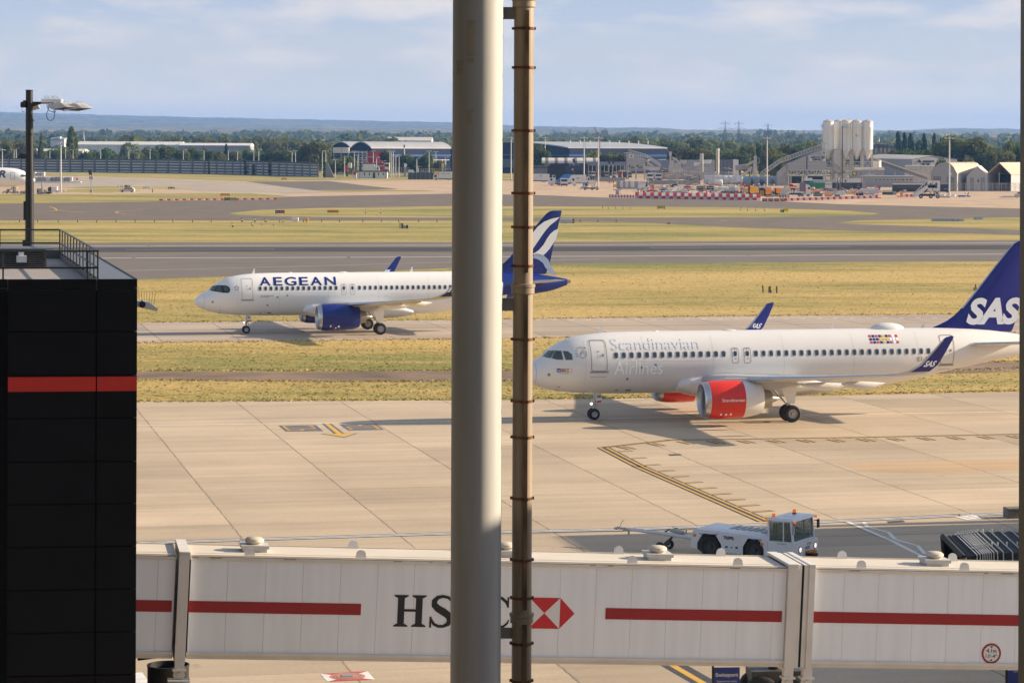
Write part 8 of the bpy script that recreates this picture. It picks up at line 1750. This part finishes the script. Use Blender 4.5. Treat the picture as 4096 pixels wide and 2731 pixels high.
for i,(x0,x1,t,b,m_,lab) in enumerate(((2998,3035,745,772,FYEL,'yellow road machine with black frame before the round tanks'),(3061,3087,753,777,FORG,'orange wrapped road machine, middle of three'),(3104,3124,752,772,FORG,'orange road machine beside the folded conveyor frames'))):
    p = PB((x0+x1)/2,788); rt = pthing(p,'road_machine',lab,'road machine','yellow and orange road machines'); w_ = x1-x0; mb = p.new(); mb.pprism([(x0,b-3),(x0+w_*.1,t+2),(x0+w_*.4,t),(x1-w_*.1,t+1),(x1,b-8),(x1-w_*.2,b),(x0+w_*.2,b+2)],0,2.2); mb.build('body',m_,rt)
    mb = p.new(); mb.pbox(x0-2,t+4,x0+w_*.2,784,.3,2); mb.pbox(x0+2,b,x1-2,b+4,.2,2); mb.pbar((x0-3,t+2),(x0-3,786),.4); mb.build('frame',FDK,rt); wheels(p,rt,[x0+w_*.3,x1-w_*.2],788,5)
for x0,x1,t,b,lab in ((2974,2998,754,778,'grey rear panel with yellow hazard stripes by the barrier row'),(3037,3058,752,784,'black rear panel with yellow hazard chevrons by the barrier row')):
    p = PB((x0+x1)/2,b); rt = pthing(p,'hazard_panel',lab,'vehicle rear'); mb = p.new(); mb.pbox(x0,t,x1,b,0,1.6); mb.build('panel',FGR if x0 < 3000 else FDK,rt); mb = p.new(); xm_ = (x0+x1)/2
    for k in range(4):
        for s in (-1,1): y = b-3-k*5; mb.pprism([(xm_+s*1,y-5),(xm_+s*1,y-2.5),(xm_+s*9,y+3),(xm_+s*9,y+.5)] if s > 0 else [(xm_+s*1,y-2.5),(xm_+s*1,y-5),(xm_+s*9,y+.5),(xm_+s*9,y+3)],-.06,0)
    mb.build('stripe',YEL_D,rt)
p = PB(3140,782); rt = pthing(p,'folded_conveyor','stack of folded grey conveyor frames left of the tractor unit','conveyor'); mb = p.new()
for i in range(7): mb.pbar((3120+i*4,782-i,i*.2),(3140+i*3,742+i*2,i*.2),.3); mb.pbar((3122+i*4,770,i*.2),(3136+i*4,762,i*.2),.2)
mb.build('frame',GALV,rt); mb = p.new(); mb.pbox(3118,778,3150,786,0,1.5); mb.build('base',FDK,rt)
p = PB(3130,792); rt = pthing(p,'low_loader','low loader trailer with a ramp and row of wheels in front of the road machines','trailer'); mb = p.new(); mb.pprism([(3062,790),(3090,781),(3157,779),(3157,783),(3100,787)],0,2.5); mb.build('ramp',M('loader_tan',(.32,.27,.22),.7,var=.15),rt); wheels(p,rt,[3121,3132,3143,3154],792,4.2,-.05)
p = PB(3180,770); rt = pthing(p,'crate_stack','dark blue and white crates left of the tractor unit','crates'); mb = p.new(); mb.pbox(3164,753,3180,767,0,2); mb.build('crate',FNVY,rt); mb = p.new(); mb.pbox(3181,753,3198,763,0,2); mb.build('crate',M('crate_pale',(.35,.38,.5),.5,var=.1),rt); mb = p.new(); mb.pbox(3161,738,3176,748,3,5); mb.build('crate',FRED,rt)
# wrapped air conditioning drums row on trolleys
for i,(x0,x1,m_) in enumerate(((2787,2822,FDK),(2826,2855,FDK),(2857,2873,FWH),(2885,2912,FWH),(2916,2940,FGR),(2940,2950,FWH))):
    p = PB((x0+x1)/2,766); rt = pthing(p,'wrapped_unit',f'wrapped cylinder unit on a trolley behind the barriers, {ordn(i+1)} from the left','wrapped unit','wrapped units behind the barriers'); r = 1.05; mb = p.new(); a,b = p.P(x0,755,.9),p.P(x1,755,.9); b.z = a.z; mb.cyl(a,b,r,r,12); mb.build('roll',m_,rt,50); mb = p.new(); mb.pbox(x0-1,764,x1+1,766,0,1.8); mb.build('trolley',GALV,rt)
for i,(x0,x1,t,b,m_,lab) in enumerate(((2735,2762,745,755,FRED,'red and white barrier stack behind the blue trolleys'),(2648,2668,751,764,FBRT,'blue flat trolley with yellow load by the railing'),(2725,2735,759,765,FBRT,'small blue crate behind the railing'),(2740,2755,759,765,M('cyan_crate',(.1,.4,.6),.5,var=.05),'small cyan crate behind the railing'),(2695,2722,744,764,FWH,'white framed pump unit behind the railing'),(2960,2975,752,762,FRED,'red crate beside the hazard panel'),(2963,2967,731,752,FORG,'orange post panel below the round tanks'),(3443,3478,754,775,FWH,'white printed crate at the right end of the yard'),(3480,3512,755,775,M('lilac_white',(.5,.48,.55),.5,var=.05),'pale printed crate next to the white one at the yard end'),(3531,3551,768,779,FDK,'black crate right of the barrier end, left of three'),(3553,3570,768,780,FDK,'black crate right of the barrier end, middle of three'),(3572,3586,767,780,FGR,'grey crate right of the barrier end'),(3602,3612,764,788,FORG,'orange upright cabinet left of the covered stairs truck'),(3614,3626,759,772,FWH,'white cabinet beside the orange one'),(2890,2915,758,770,M('timber',(.45,.30,.18),.8,var=.2),'timber load behind the barrier row'),(3335,3372,764,772,FDK,'dark pallet of pipes before the navy coach'),(3385,3425,768,776,M('rust_load',(.3,.1,.06),.8,var=.2),'rust red stack of frames before the navy coach'),(3255,3290,774,786,M('green_grey',(.1,.14,.12),.7,var=.2),'green-grey pipe stack in front of the green trailer'),(3300,3330,778,786,FORG,'orange fence panels in front of the green trailer'),(3340,3360,780,788,M('green_grey',(.1,.14,.12),.7,var=.2),'low grey-green stack near the barrier row'))):
    p = PB((x0+x1)/2,b); rt = pthing(p,'yard_crate',lab,'yard goods'); mb = p.new(); mb.pbox(x0,t,x1,b,0,1.6); mb.build('body',m_,rt); mb = p.new(); mb.pbox(x0+1,t-.9,x1-1,t+.0,.1,1.5); mb.pbox(x0+.5,(t+b)/2-.6,x1-.5,(t+b)/2+.6,-.08,0); mb.build('strap',FGR,rt)
p = PB(2935,778); mb = p.new(); 
for i in range(9): x = 2880+i*13; mb.pprism([(x,778),(x+5,768-rnd.random()*5),(x+10,766),(x+17,778)],.5+i*.1,3)
psolo(mb,'spoil_heap',M('spoil',(.10,.075,.055),.95,var=.3),'dark spoil heap behind the barrier row','heap')
# white temporary railing
p = PB(2700,772); rt = pthing(p,'yard_railing','white leaning tube railing running behind the barrier row','railing'); mb = p.new()
for i in range(25): x = 2455+i*26; mb.pbar((x,772-i*.3),(x-3,755-i*.3),.12)
mb.pbar((2452,757),(3080,748),.14); mb.pbar((2455,765),(3080,757),.1); mb.build('tubes',FWH,rt)
p = PB(3300,785); rt = pthing(p,'yard_railing','grey mesh site fence between the yard and the white barriers','railing'); mb = p.new()
for i in range(16): x = 3170+i*22; mb.pbar((x,788-i*.5),(x,765-i*.5),.12)
mb.pbar((3165,766),(3510,757),.12); mb.pbar((3165,778),(3510,768),.1); mb.build('tubes',GALV,rt)
p = PB(2472,778); rt = pthing(p,'control_booth','small grey open control booth at the left end of the barriers','booth'); mb = p.new(); mb.pbox(2463,762,2476,780,0,1.5); mb.build('body',FGR,rt); mb = p.new(); mb.pbox(2453,757,2484,760.5,-.4,2); mb.build('roof',FGR,rt); mb = p.new(); mb.pbar((2482,780),(2482,759),.2); mb.build('post',FWH,rt)
# jumble nobody could count
def clutter():
    r = random.Random(21); mb = MB(); ms = [FGR,FWH,FRED,FORG,FDK,FNVY,CREAM2,FGRN,GALV,PINK,FBRT,FYEL]; wt_ = [5,6,4,3,5,2,5,1,6,3,1,2]
    for i in range(520):
        px = r.uniform(2545,3520); by = r.uniform(747,786) if px < 3150 else r.uniform(752,783); g = G(px,by); k = r.choices(range(12),wt_)[0]; q = r.random(); a = r.uniform(0,3.1)
        if q < .45: w_,d,h = r.uniform(.3,2.0),r.uniform(.3,1.2),r.uniform(.2,1.5); mb.box(g.x-w_,g.x+w_,g.y-d,g.y+d,0,h,k)
        elif q < .75: l = r.uniform(1,4); z = r.uniform(.2,2.4); mb.bar((g.x-l*math.cos(a),g.y-l*.4,z*.3),(g.x+l*math.cos(a),g.y+l*.4,z),r.uniform(.08,.22),None,k)
        elif q < .9: mb.bar((g.x,g.y,0),(g.x+r.uniform(-.2,.2),g.y,r.uniform(1.4,4.5)),r.uniform(.08,.16),None,8)
        else: mb.cyl((g.x,g.y,0),(g.x,g.y,r.uniform(.5,1.2)),.45,.3,8,k)
    for i in range(160):
        px = r.uniform(2590,2960) if r.random() < .5 else r.uniform(3310,3500); yt = r.uniform(665,735); D = r.uniform(1220,1320); o = At(px,yt,D); k = r.choice([0,1,6,8,8,6,4])
        l = r.uniform(.6,4.); 
        if r.random() < .5: mb.bar((o.x,D,0 if r.random() < .4 else max(0,o.z-l)),(o.x,D,o.z),r.uniform(.12,.35),None,k)
        else: mb.bar((o.x-l,D,o.z),(o.x+l,D+r.uniform(-1,1),max(.2,o.z+r.uniform(-1.5,1.5))),r.uniform(.12,.3),None,k)
    o = mb.build('yard_clutter',ms); tag(o,'jumble of pipes, pallets, panels and posts filling the works yard','yard clutter',None,'stuff')
clutter()
# ---- barriers
BRD = M('barrier_red',(.60,.035,.03),.5,var=.1); BWT = M('barrier_white',(.70,.68,.64),.5,var=.06)
def barrier_proto(mat,w_,h,slant,nm='barrier'):
    mb = MB(); d = .6
    if slant: mb.prismx([(-.45,0),(.75,0),(.75,h*.42),(-.45,h*.4)],-w_/2,w_/2,1); mb.prismx([(-.44,h*.41),(.75,h*.43),(1.0,h),(.62,h)],-w_*.46,w_*.46)
    else: mb.prismx([(-.4,0),(.4,0),(.4,h*.3),(.22,h*.55),(.2,h),(-.2,h),(-.22,h*.55),(-.4,h*.3)],-w_/2,w_/2)
    return mb
def row(n,fx,fy,wpx,hpx,slant,where,grp,first='red',narrow=1.):
    protos = {}; cnt = {'red': 0,'white': 0}
    for i in range(n):
        c = 'red' if (i % 2 == 0) == (first == 'red') else 'white'; cnt[c] += 1; g = G(fx(i),fy(i)); k = g.y/F_
        if c not in protos:
            ww = wpx*k*(narrow if c == 'red' else 2-narrow)*.98; mb = barrier_proto(None,ww,hpx*k,slant); protos[c] = mb.build('barrier',[BRD,BWT] if c == 'red' else [BWT,BRD])
            o = protos[c]; tag(o,None,'barrier',grp)
        else: o = protos[c].copy(); C.objects.link(o)
        o.location = g; o.rotation_euler = (0,0,rnd.uniform(-.03,.03)); o['label'] = f'{ordn(cnt[c])} {c} barrier from the left {where}'
row(33,lambda i: 2548+i*15.2,lambda i: 793+i*.27,15.2,24,True,'in the high slanted row before the works','slanted barriers before the works')
row(18,lambda i: 2439+i*5.9,lambda i: 789.5+i*.12,5.2,11,False,'in the narrow row left of the slanted row','narrow barriers left of the slanted row')
row(31,lambda i: 3143+i*12.1,lambda i: 804.5-i*.39,12.1,11.5,False,'in the low row right of the slanted row','low barriers right of the slanted row','red',.85)
row(5,lambda i: 3618+i*9,lambda i: 788,9,11,False,'beside the covered stairs truck','barriers beside the stairs truck','white')
row(31,lambda i: 645+i*15.2,lambda i: 802.5-.13*i,15.0,6.5,False,'in the low row on the far taxiway edge','low barriers on the far taxiway edge')
for i in range(4):
    p = PB(3060+i*24,806); mb = p.new(); mb.pbox(3049+i*24,794,3070+i*24,805,0,.5); mb.pbox(3053+i*24,797,3066+i*24,801,-.06,0,1); psolo(mb,'barrier_board',[M('dark_barrier_red',(.35,.03,.03),.6,var=.1),FGR],f'dark red barrier board closing the gap in the row, {ordn(i+1)} from the left','barrier','dark red barrier boards')
for i,(x,y) in enumerate(((3508,792),(3512,793),(3517,792),(3522,793),(2440,733),(3862,776),(3590,787),(3596,788))):
    p = PB(x,y); mb = p.new(); r = .45; mb.lathe([(r,0),(r,.06),(r*.62,.08),(r*.45,.5)],n=10,mi=0); mb.lathe([(r*.45,.5),(r*.32,.8)],n=10,mi=1); mb.lathe([(r*.32,.8),(r*.12,1.15),(.01,1.16)],n=10,mi=0)
    psolo(mb,'traffic_cone',[BRD,BWT],['first cone from the left at the end of the low barriers','second cone from the left at the end of the low barriers','third cone from the left at the end of the low barriers','fourth cone from the left at the end of the low barriers','cone at the feet of the dark guidance posts','cone alone before the mesh fence at the tents','left cone beside the orange cabinet','right cone beside the orange cabinet'][i],'cone','traffic cones')
# ---- apron gear right and left
p = PB(3858,789); rt = pthing(p,'blue_dolly','blue flat dolly with a drawbar before the mesh fence','dolly'); mb = p.new(); mb.pbox(3834,781,3860,787,0,2); mb.pbox(3860,783,3882,787,0,2); mb.build('deck',FBRT,rt); mb = p.new(); mb.pbar((3870,783),(3874,770),.25); mb.build('drawbar',FDK,rt); wheels(p,rt,[3840,3854,3876],789,2)
p = PB(3788,791); rt = pthing(p,'pallet_dolly','tan flat pallet dollies loaded with silver parts beside the stairs truck','dolly'); mb = p.new(); mb.pbox(3750,786,3800,790,0,2.2); mb.build('deck',M('pallet_tan',(.5,.38,.25),.7,var=.15),rt); mb = p.new()
for i in range(9): mb.pbar((3762+i*7,786,.5),(3768+i*7,780-(i % 3)*1.5,1.2),.35)
mb.build('load',FWH,rt); wheels(p,rt,[3756,3778,3796],791,1.6)
p = PB(4030,791); rt = pthing(p,'tube_bundle','white flat frames lying on the apron near the right window post','frames'); mb = p.new()
for i in range(6): mb.pbar((3996+i*9,790-i*.3,i*.4),(4020+i*9,784+i*.6,i*.4),.3)
mb.build('tubes',FWH,rt)
p = PB(4076,791); rt = pthing(p,'apron_tug','pale apron tractor with a box cab at the right window post','tractor'); mb = p.new(); mb.pbox(4062,776,4092,789,0,2); mb.build('body',CREAM2,rt); mb = p.new(); mb.pbox(4070,767,4088,777,.1,1.8); cb = mb.build('cab',FWH,rt); mb = p.new(); mb.pbox(4072,769,4086,774,.04,.1); mb.build('window',GLZ,cb); wheels(p,rt,[4068,4086],791,3.6)
# container rack at the left
p = PB(230,733); rt = pthing(p,'container_rack','white roller rack of tube rails holding freight containers at the left','rack'); mb = p.new(); mb.pbox(134,726,323,730,0,3); mb.build('roller_deck',FWH,rt); mb = p.new()
for x in range(136,323,12): mb.pbar((x,733),(x,726),.22)
for x in range(136,320,16): mb.pbar((x,727,-.2),(x,704 if x > 184 else 686,-.2),.13)
for y in (704,711,718): mb.pbar((136,y,-.2),(312,y,-.2),.12)
for y in (686,694): mb.pbar((136,y,-.2),(183,y,-.2),.12)
mb.build('rails',GALV,rt); mb = p.new(); mb.pbox(303,713,313,721,-.3,-.22); mb.build('red_plate',M('pink_plate',(.7,.2,.2),.5,var=0),rt)
for i,(x0,x1,t,b,m_) in enumerate(((135,145,711,726,FWH),(148,182,708,725,FGR),(183,198,709,725,FWH),(200,215,709,725,M('container_grey',(.2,.21,.22),.5,.3,.1)),(217,243,708,725,M('container_grey',(.2,.21,.22),.5,.3,.1)),(245,254,709,725,FWH),(255,277,710,725,M('container_grey',(.2,.21,.22),.5,.3,.1)),(278,288,709,723,FWH),(134,142,689,704,FWH),(144,165,692,704,FGR),(166,177,689,706,FWH))):
    q = PB(230,733); mb = q.new(); mb.pprism([(x0,b),(x0,t+2),(x0+2,t),(x1-1,t),(x1,t+3),(x1,b)],.4,2.6); psolo(mb,'freight_container',m_,('upper ' if i > 7 else '')+f'{"white" if m_ is FWH else "grey"} freight container on the rack, {ordn(i+1 if i < 8 else i-7)} from the left','container','freight containers on the rack')
for x0,x1,t,b,m_,nm,lab,cat in ((205,228,748,767,FWH,'baggage_cart','white covered baggage cart with dark open end by the tall mast','cart'),(147,163,755,774,FGR,'ground_generator','grey ground generator right of the black lamp mast','generator'),(174,185,758,768,FWH,'air_unit','small white air unit beside the grey generator','air unit')):
    p = PB((x0+x1)/2,770 if b < 770 else 777); rt = pthing(p,nm,lab,cat); mb = p.new(); mb.pbox(x0,t,x1,b,0,2); mb.build('body',m_,rt); mb = p.new()
    if x0 == 205: mb.pprism([(192,766),(191,752),(196,748),(205,748),(205,767)],.1,1.9); mb.build('dark_curtain',FDK,rt)
    else: mb.pbox(x0+2,t+3,x0+6,b-3,-.06,0); mb.build('panel',FDK,rt)
    wheels(p,rt,[x0+3,x1-4],p.by,2.2)
p = PB(190,777); rt = pthing(p,'belt_loader','low dark belt loader with white deck right of the black lamp mast','belt loader'); mb = p.new(); mb.pprism([(152,770),(200,767),(206,774),(190,776),(152,776)],0,2); mb.build('body',FDK,rt); mb = p.new(); mb.pbox(168,772,186,775,-.06,0); mb.build('white_panel',FWH,rt); mb = p.new(); mb.pbar((168,770),(168,728),.5); mb.build('mast',GALV,rt); wheels(p,rt,[160,195],777,2.2)
p = PB(246,770); rt = pthing(p,'metal_bench','low white metal stand around the foot of the tall mast','stand'); mb = p.new(); mb.pbox(228,761,263,763,-.5,1); mb.build('top',FWH,rt); mb = p.new()
for x in (231,234,254,257): mb.pbar((x,770),(x,763),.2)
mb.build('leg',GALV,rt)
p = PB(85,777); rt = pthing(p,'yellow_loader','small yellow and black loader left of the black lamp mast','loader'); mb = p.new(); mb.pbox(80,765,100,774,0,1.6); mb.build('body',FDK,rt); mb = p.new(); mb.pbox(84,764,92,770,-.1,1); mb.build('hood',FORG,rt); mb = p.new(); mb.pbar((55,774),(100,768),.3); mb.pbar((58,770),(104,763),.2); mb.build('arm',GALV,rt); wheels(p,rt,[84,95],777,2.6)
# ---- airfield signs and posts
def afsign(x0,x1,t,b,cells,label,legs=True,nm='taxiway_sign',depth=.5):
    p = PB((x0+x1)/2,b+(4 if legs else 0)); rt = pthing(p,nm,label,'sign'); mb = p.new(); n = len(cells)
    mb.pbox(x0,t,x1,b,0,depth); mb.build('casing',FDK if n > 1 else cells[0][0],rt)
    if n > 1 or cells[0][1]:
        tot = sum(c[2] for c in cells); x = x0+.6
        for m_,s,w_,tm in cells:
            xw = (x1-x0-1.2)*w_/tot; mb = p.new(); mb.pbox(x,t+.6,x+xw-.4,b-.5,-.04,0); mb.build('face',m_,rt)
            if s: mb = p.new(); mb.ptext(s,x+xw*.12,b-(b-t)*.28,x+xw*.85,t+(b-t)*.28,-.06,0,.02); mb.build('lettering',tm,rt)
            x += xw
    if legs:
        mb = p.new()
        for x in (x0+2,x1-2): mb.pbar((x,p.by,.2),(x,b,.2),.12)
        mb.build('leg',FDK,rt)
SY = M('sign_face_yellow',(.62,.5,.03),.5,var=0); SR_ = M('sign_face_red',(.5,.03,.05),.5,var=0); SB_ = M('sign_face_blue',(.03,.04,.2),.5,var=0)
afsign(498,521,741,752,[(FDK,'T',1,SY),(SY,'K2',1.2,FDK)],'black and yellow taxiway sign behind the patrol car')
afsign(573,601,746,754,[(FWH,'',1,FWH)],'blank white sign back right of the patrol car'); afsign(672,698,748,755,[(SY,'K',1,FDK),(FDK,'H',1,SY),(SY,'T4',1.2,FDK)],'yellow and black three part sign on the grass sliver')
afsign(882,920,774,783,[(M('board_orange',(.62,.30,.05),.6,var=.05),'',1,FWH)],'orange board above the low barrier row'); afsign(1125,1147,712,718.5,[(M('board_orange',(.62,.30,.05),.6,var=.05),'',1,FWH)],'small orange board on the grass at the wall end')
afsign(897,945,791,801,[(FDK,'LINK 43',1.3,SY),(SY,'+H+',1.1,FDK),(FGR,'',.4,FDK)],'dark link sign with yellow panel in the low barrier row')
afsign(1101,1138,841,853,[(SB_,'LINK 43',1.3,SY),(SB_,'A',.6,FWH),(SR_,'',1,FWH)],'blue and red sign with a white triangle on the grass island')
afsign(1309,1355,840,851,[(M('board_orange2',(.50,.24,.04),.7,var=.06),'',1,FWH)],'long orange board on the grass island',False); afsign(1166,1192,870,887,[(FWH,'',1,FWH)],'white cube cabinet among the striped posts',False,'cabinet',1.5); afsign(1221,1232,873,887,[(M('board_orange',(.62,.30,.05),.6,var=.05),'',1,FWH)],'small orange cabinet right of the white cube',False,'cabinet',1.)
afsign(2629,2660,823,834,[(SY,'LINK 44',4,FDK),(FGR,'',.6,FDK)],'yellow link sign on the grass island before the works'); afsign(3133,3153,832,846,[(SY,'',1,FWH)],'yellow board back on the grass edge before the barriers',False); afsign(3122,3136,839,850,[(FGRN,'AB',1,SY),(FDK,'',.5,SY)],'small dark sign overlapping the yellow board',False)
afsign(2241,2290,876,893,[(M('cabinet_pale',(.42,.46,.48),.5,var=.05),'',1,FWH)],'long pale cabinet right of the blue tail fin',False,'cabinet',1.6); afsign(2290,2297,876,893,[(FDK,'B',1,SY)],'small yellow lettered end sign on the pale cabinet',False,'end_sign')
afsign(1612,1624,902,914,[(FGR,'',1,FWH)],'grey box beside two dark posts on the grass',False,'cabinet',1.); afsign(1625,1632,901,914,[(FDK,'',1,FWH)],'dark box right of the grey box on the grass',False,'cabinet',1.); afsign(1605,1613,893,914,[(M('post_brown',(.08,.07,.06),.7,var=.1),'',1,FWH)],'tall dark cabinet with a pale top on the grass',False,'cabinet',.8)
for i in range(6): afsign(3727+i*22,3747+i*22,873+.3*i,885+.2*i,[(M('cabinet_pale',(.42,.46,.48),.5,var=.05),'',1,FWH)],f'pale water filled block on the grass edge at right, {ordn(i+1)} from the left',False,'barrier_block',1.2)
afsign(3897,3931,866,879,[(M('cabinet_pale',(.42,.46,.48),.5,var=.05),'',1,FWH)],'pale cabinet standing apart, right of the pale blocks',False,'cabinet',1.2)
p = PB(2674,896); mb = p.new(); mb.pprism([(2668,896),(2670,892),(2679,891),(2681,896)],0,1); psolo(mb,'dark_bag',FDK,'small dark bag lying on the far grass edge','bag')
PB_ = M('post_black',(.02,.02,.02),.6,var=0); PW_ = M('post_white',(.65,.64,.6),.6,var=0)
def marker(px,t,b,label,striped=True,lean=0.,grp='black and white marker posts',top=None):
    p = PB(px,b); z = (b-t)*p.k; r = max(.09,1.5*p.k); mb = MB(); n = 4 if striped else 1
    for k in range(n): mb.cyl((lean*k/n,0,z*k/n),(lean*(k+1)/n,0,z*(k+1)/n),r,r,8,1 if k == 2 and striped else 0)
    solo(mb,'marker_post',[PB_,top or PW_],label,'post',p.o,0,grp)
MK = [(966,873,888),(971,873,888),(1019,871,888),(1022,872,888),(1061,874,889),(1065,873,889),(1119,876,889),(1132,873,889),(930,891,908),(933,892,909),(1007,889,901),(1012,890,907),(1048,888,901)]
for i,(x,t,b) in enumerate(MK): marker(x,t,b,f'striped marker post left of the white cube, {ordn(i+1)} of that cluster',True,rnd.uniform(-.3,.2))
for x,t,b,lab in ((1094,889,902,'lone dark stake below the striped posts'),(1462,837,855,'striped post left of the pair on the grass island'),(1522,837,855,'striped post right of the pair on the grass island'),(1600,890,914,'dark post left of the grey box on the grass'),(472,741,750,'striped post before the black and yellow sign, leftmost'),(484,741,750,'striped post before the black and yellow sign, middle'),(490,741,750,'striped post before the black and yellow sign, third'),(504,742,751,'striped post standing against the black and yellow sign'),(610,756,770,'thin grey stake right of the patrol car')): marker(x,t,b,lab,'striped' in lab)
for i,(x,t,b) in enumerate(((2411,823,834),(2433,825,836),(2463,823,836),(2492,823,836),(2521,824,836),(2963,830,843),(2990,830,844),(3023,832,845),(3057,833,846))): marker(x,t,b,f'dark marker post on the grass island before the works, {ordn(i+1)} from the left')
for i,x in enumerate((77,150,232,310,386,463,541,618,692,770,845,1214,1287,1359,1452,1525,1595,1675,1748,2321,2391,2464)):
    marker(x,880-(1 if x > 1000 else 0),890-(1 if x > 1000 else 0),f'thin dark stake along the far taxiway edge, {ordn(i+1)} from the left',False,rnd.uniform(-.1,.1),'thin stakes along the far taxiway')
for x,t,b,lab in ((3053,1141,1169,'dark leaning post on the near grass, leftmost of four'),(3076,1147,1171,'dark post on the near grass, second of four'),(3083,1144,1172,'red topped marker post on the near grass'),(3107,1145,1172,'dark leaning post on the near grass, rightmost of four'),(3898,1150,1162,'short dark post left of the navy tail fin'),(3905,1138,1160,'taller dark post touching the navy tail fin')): marker(x,t,b,lab,'red' in lab,rnd.uniform(-.15,.1),'dark posts on the near grass',RED_D if 'red' in lab else None)
# ---- pylons and cranes
def pylon(px,yt,D,label,arms=(.0,.14,.28)):
    u,v = uv(px,yt); X = u*D/F_; z1 = H-v*D/F_; z0 = float(terrain(X,np.array(D))); h = z1-z0; h = max(h,20); root = thing('pylon',label,'pylon',(X,D,z0),rnd.uniform(-.3,.3),'electricity pylons'); b = h*.1; t = h*.015; wv = max(.28,D*.000095); mb = MB(); W = lambda f: b+(t-b)*min(1,f*1.25)
    for sx in (-1,1):
        for sy in (-1,1): mb.bar((sx*b,sy*b,0),(sx*t,sy*t,h*.8),wv); mb.bar((sx*t,sy*t,h*.8),(0,0,h),wv)
    for k in range(9):
        f0,f1 = k/9*.8,(k+1)/9*.8
        for s in (-1,1): mb.bar((-W(f0),s*W(f0),h*f0),(W(f1),s*W(f1),h*f1),wv*.6); mb.bar((W(f0),s*W(f0),h*f0),(-W(f1),s*W(f1),h*f1),wv*.6)
    mb.build('lattice',M('pylon_steel',(.14,.15,.16),.6,.3,0),root); mb = MB()
    for a,l in ((.93,.13),(.8,.2),(.67,.15)): mb.bar((-h*l,0,h*a),(h*l,0,h*a),wv*.8); mb.bar((-h*l,0,h*a),(0,0,h*(a+.05)),wv*.6); mb.bar((h*l,0,h*a),(0,0,h*(a+.05)),wv*.6)
    mb.build('cross_arms',M('pylon_steel',(.14,.15,.16),.6,.3,0),root)
for px,yt,D,lab in ((2901,484,2700.,'tall lattice pylon above the tall shed, left of the largest two'),(2955,485,2700.,'tall wide armed lattice pylon, right of the largest two'),(3072,494,3000.,'lattice pylon just right of the mast before the tanks'),(3035,520,3800.,'smaller hazy pylon left of the mast before the tanks'),(3125,520,3800.,'small hazy pylon right of the mast before the tanks'),(3174,520,3900.,'small hazy pylon midway between the mast and silos'),(3215,519,3900.,'small hazy pylon nearest the silos'),(2214,518,4500.,'faint pylon above the trees right of the downpipe'),(2280,516,4500.,'faint pylon left of the derrick cranes'),(1467,520,5000.,'faint pylon above the blue hall, left'),(1652,520,5000.,'faint pylon above the blue hall, middle'),(1720,521,5000.,'faint pylon above the blue hall, right'),(1255,530,5200.,'faint far pylon above the large tree at the wall end')): pylon(px,yt,D,lab)
for x0,y0,x1,y1,lab,m_ in ((2399,552,2376,510,'thin crane jib leaning left behind the mast',M('crane_grey',(.3,.2,.18),.6,var=0)),(2339,552,2350,520,'thin greenish crane jib beside the mast',FGRN)):
    a = At(x0,y0,1700.); b = At(x1,y1,1700.); rt = thing('crane',lab,'crane',(a.x,1700,0)); mb = MB(); mb.bar((0,0,a.z),(b.x-a.x,0,b.z),.5); mb.build('jib',m_,rt); mb = MB(); mb.bar((0,0,0),(0,0,a.z),.6); mb.build('mast',m_,rt)
shed('far_block','hazy tower block silhouette above the far trees right of the downpipe',2405,2432,522,560,4200.,FGR,FGR,20,lambda p,rt: [m.build('tower',FGR,rt) for m in [(lambda m: (m.pbox(2419,516,2428,524,4,12),m)[1])(p.new())]])
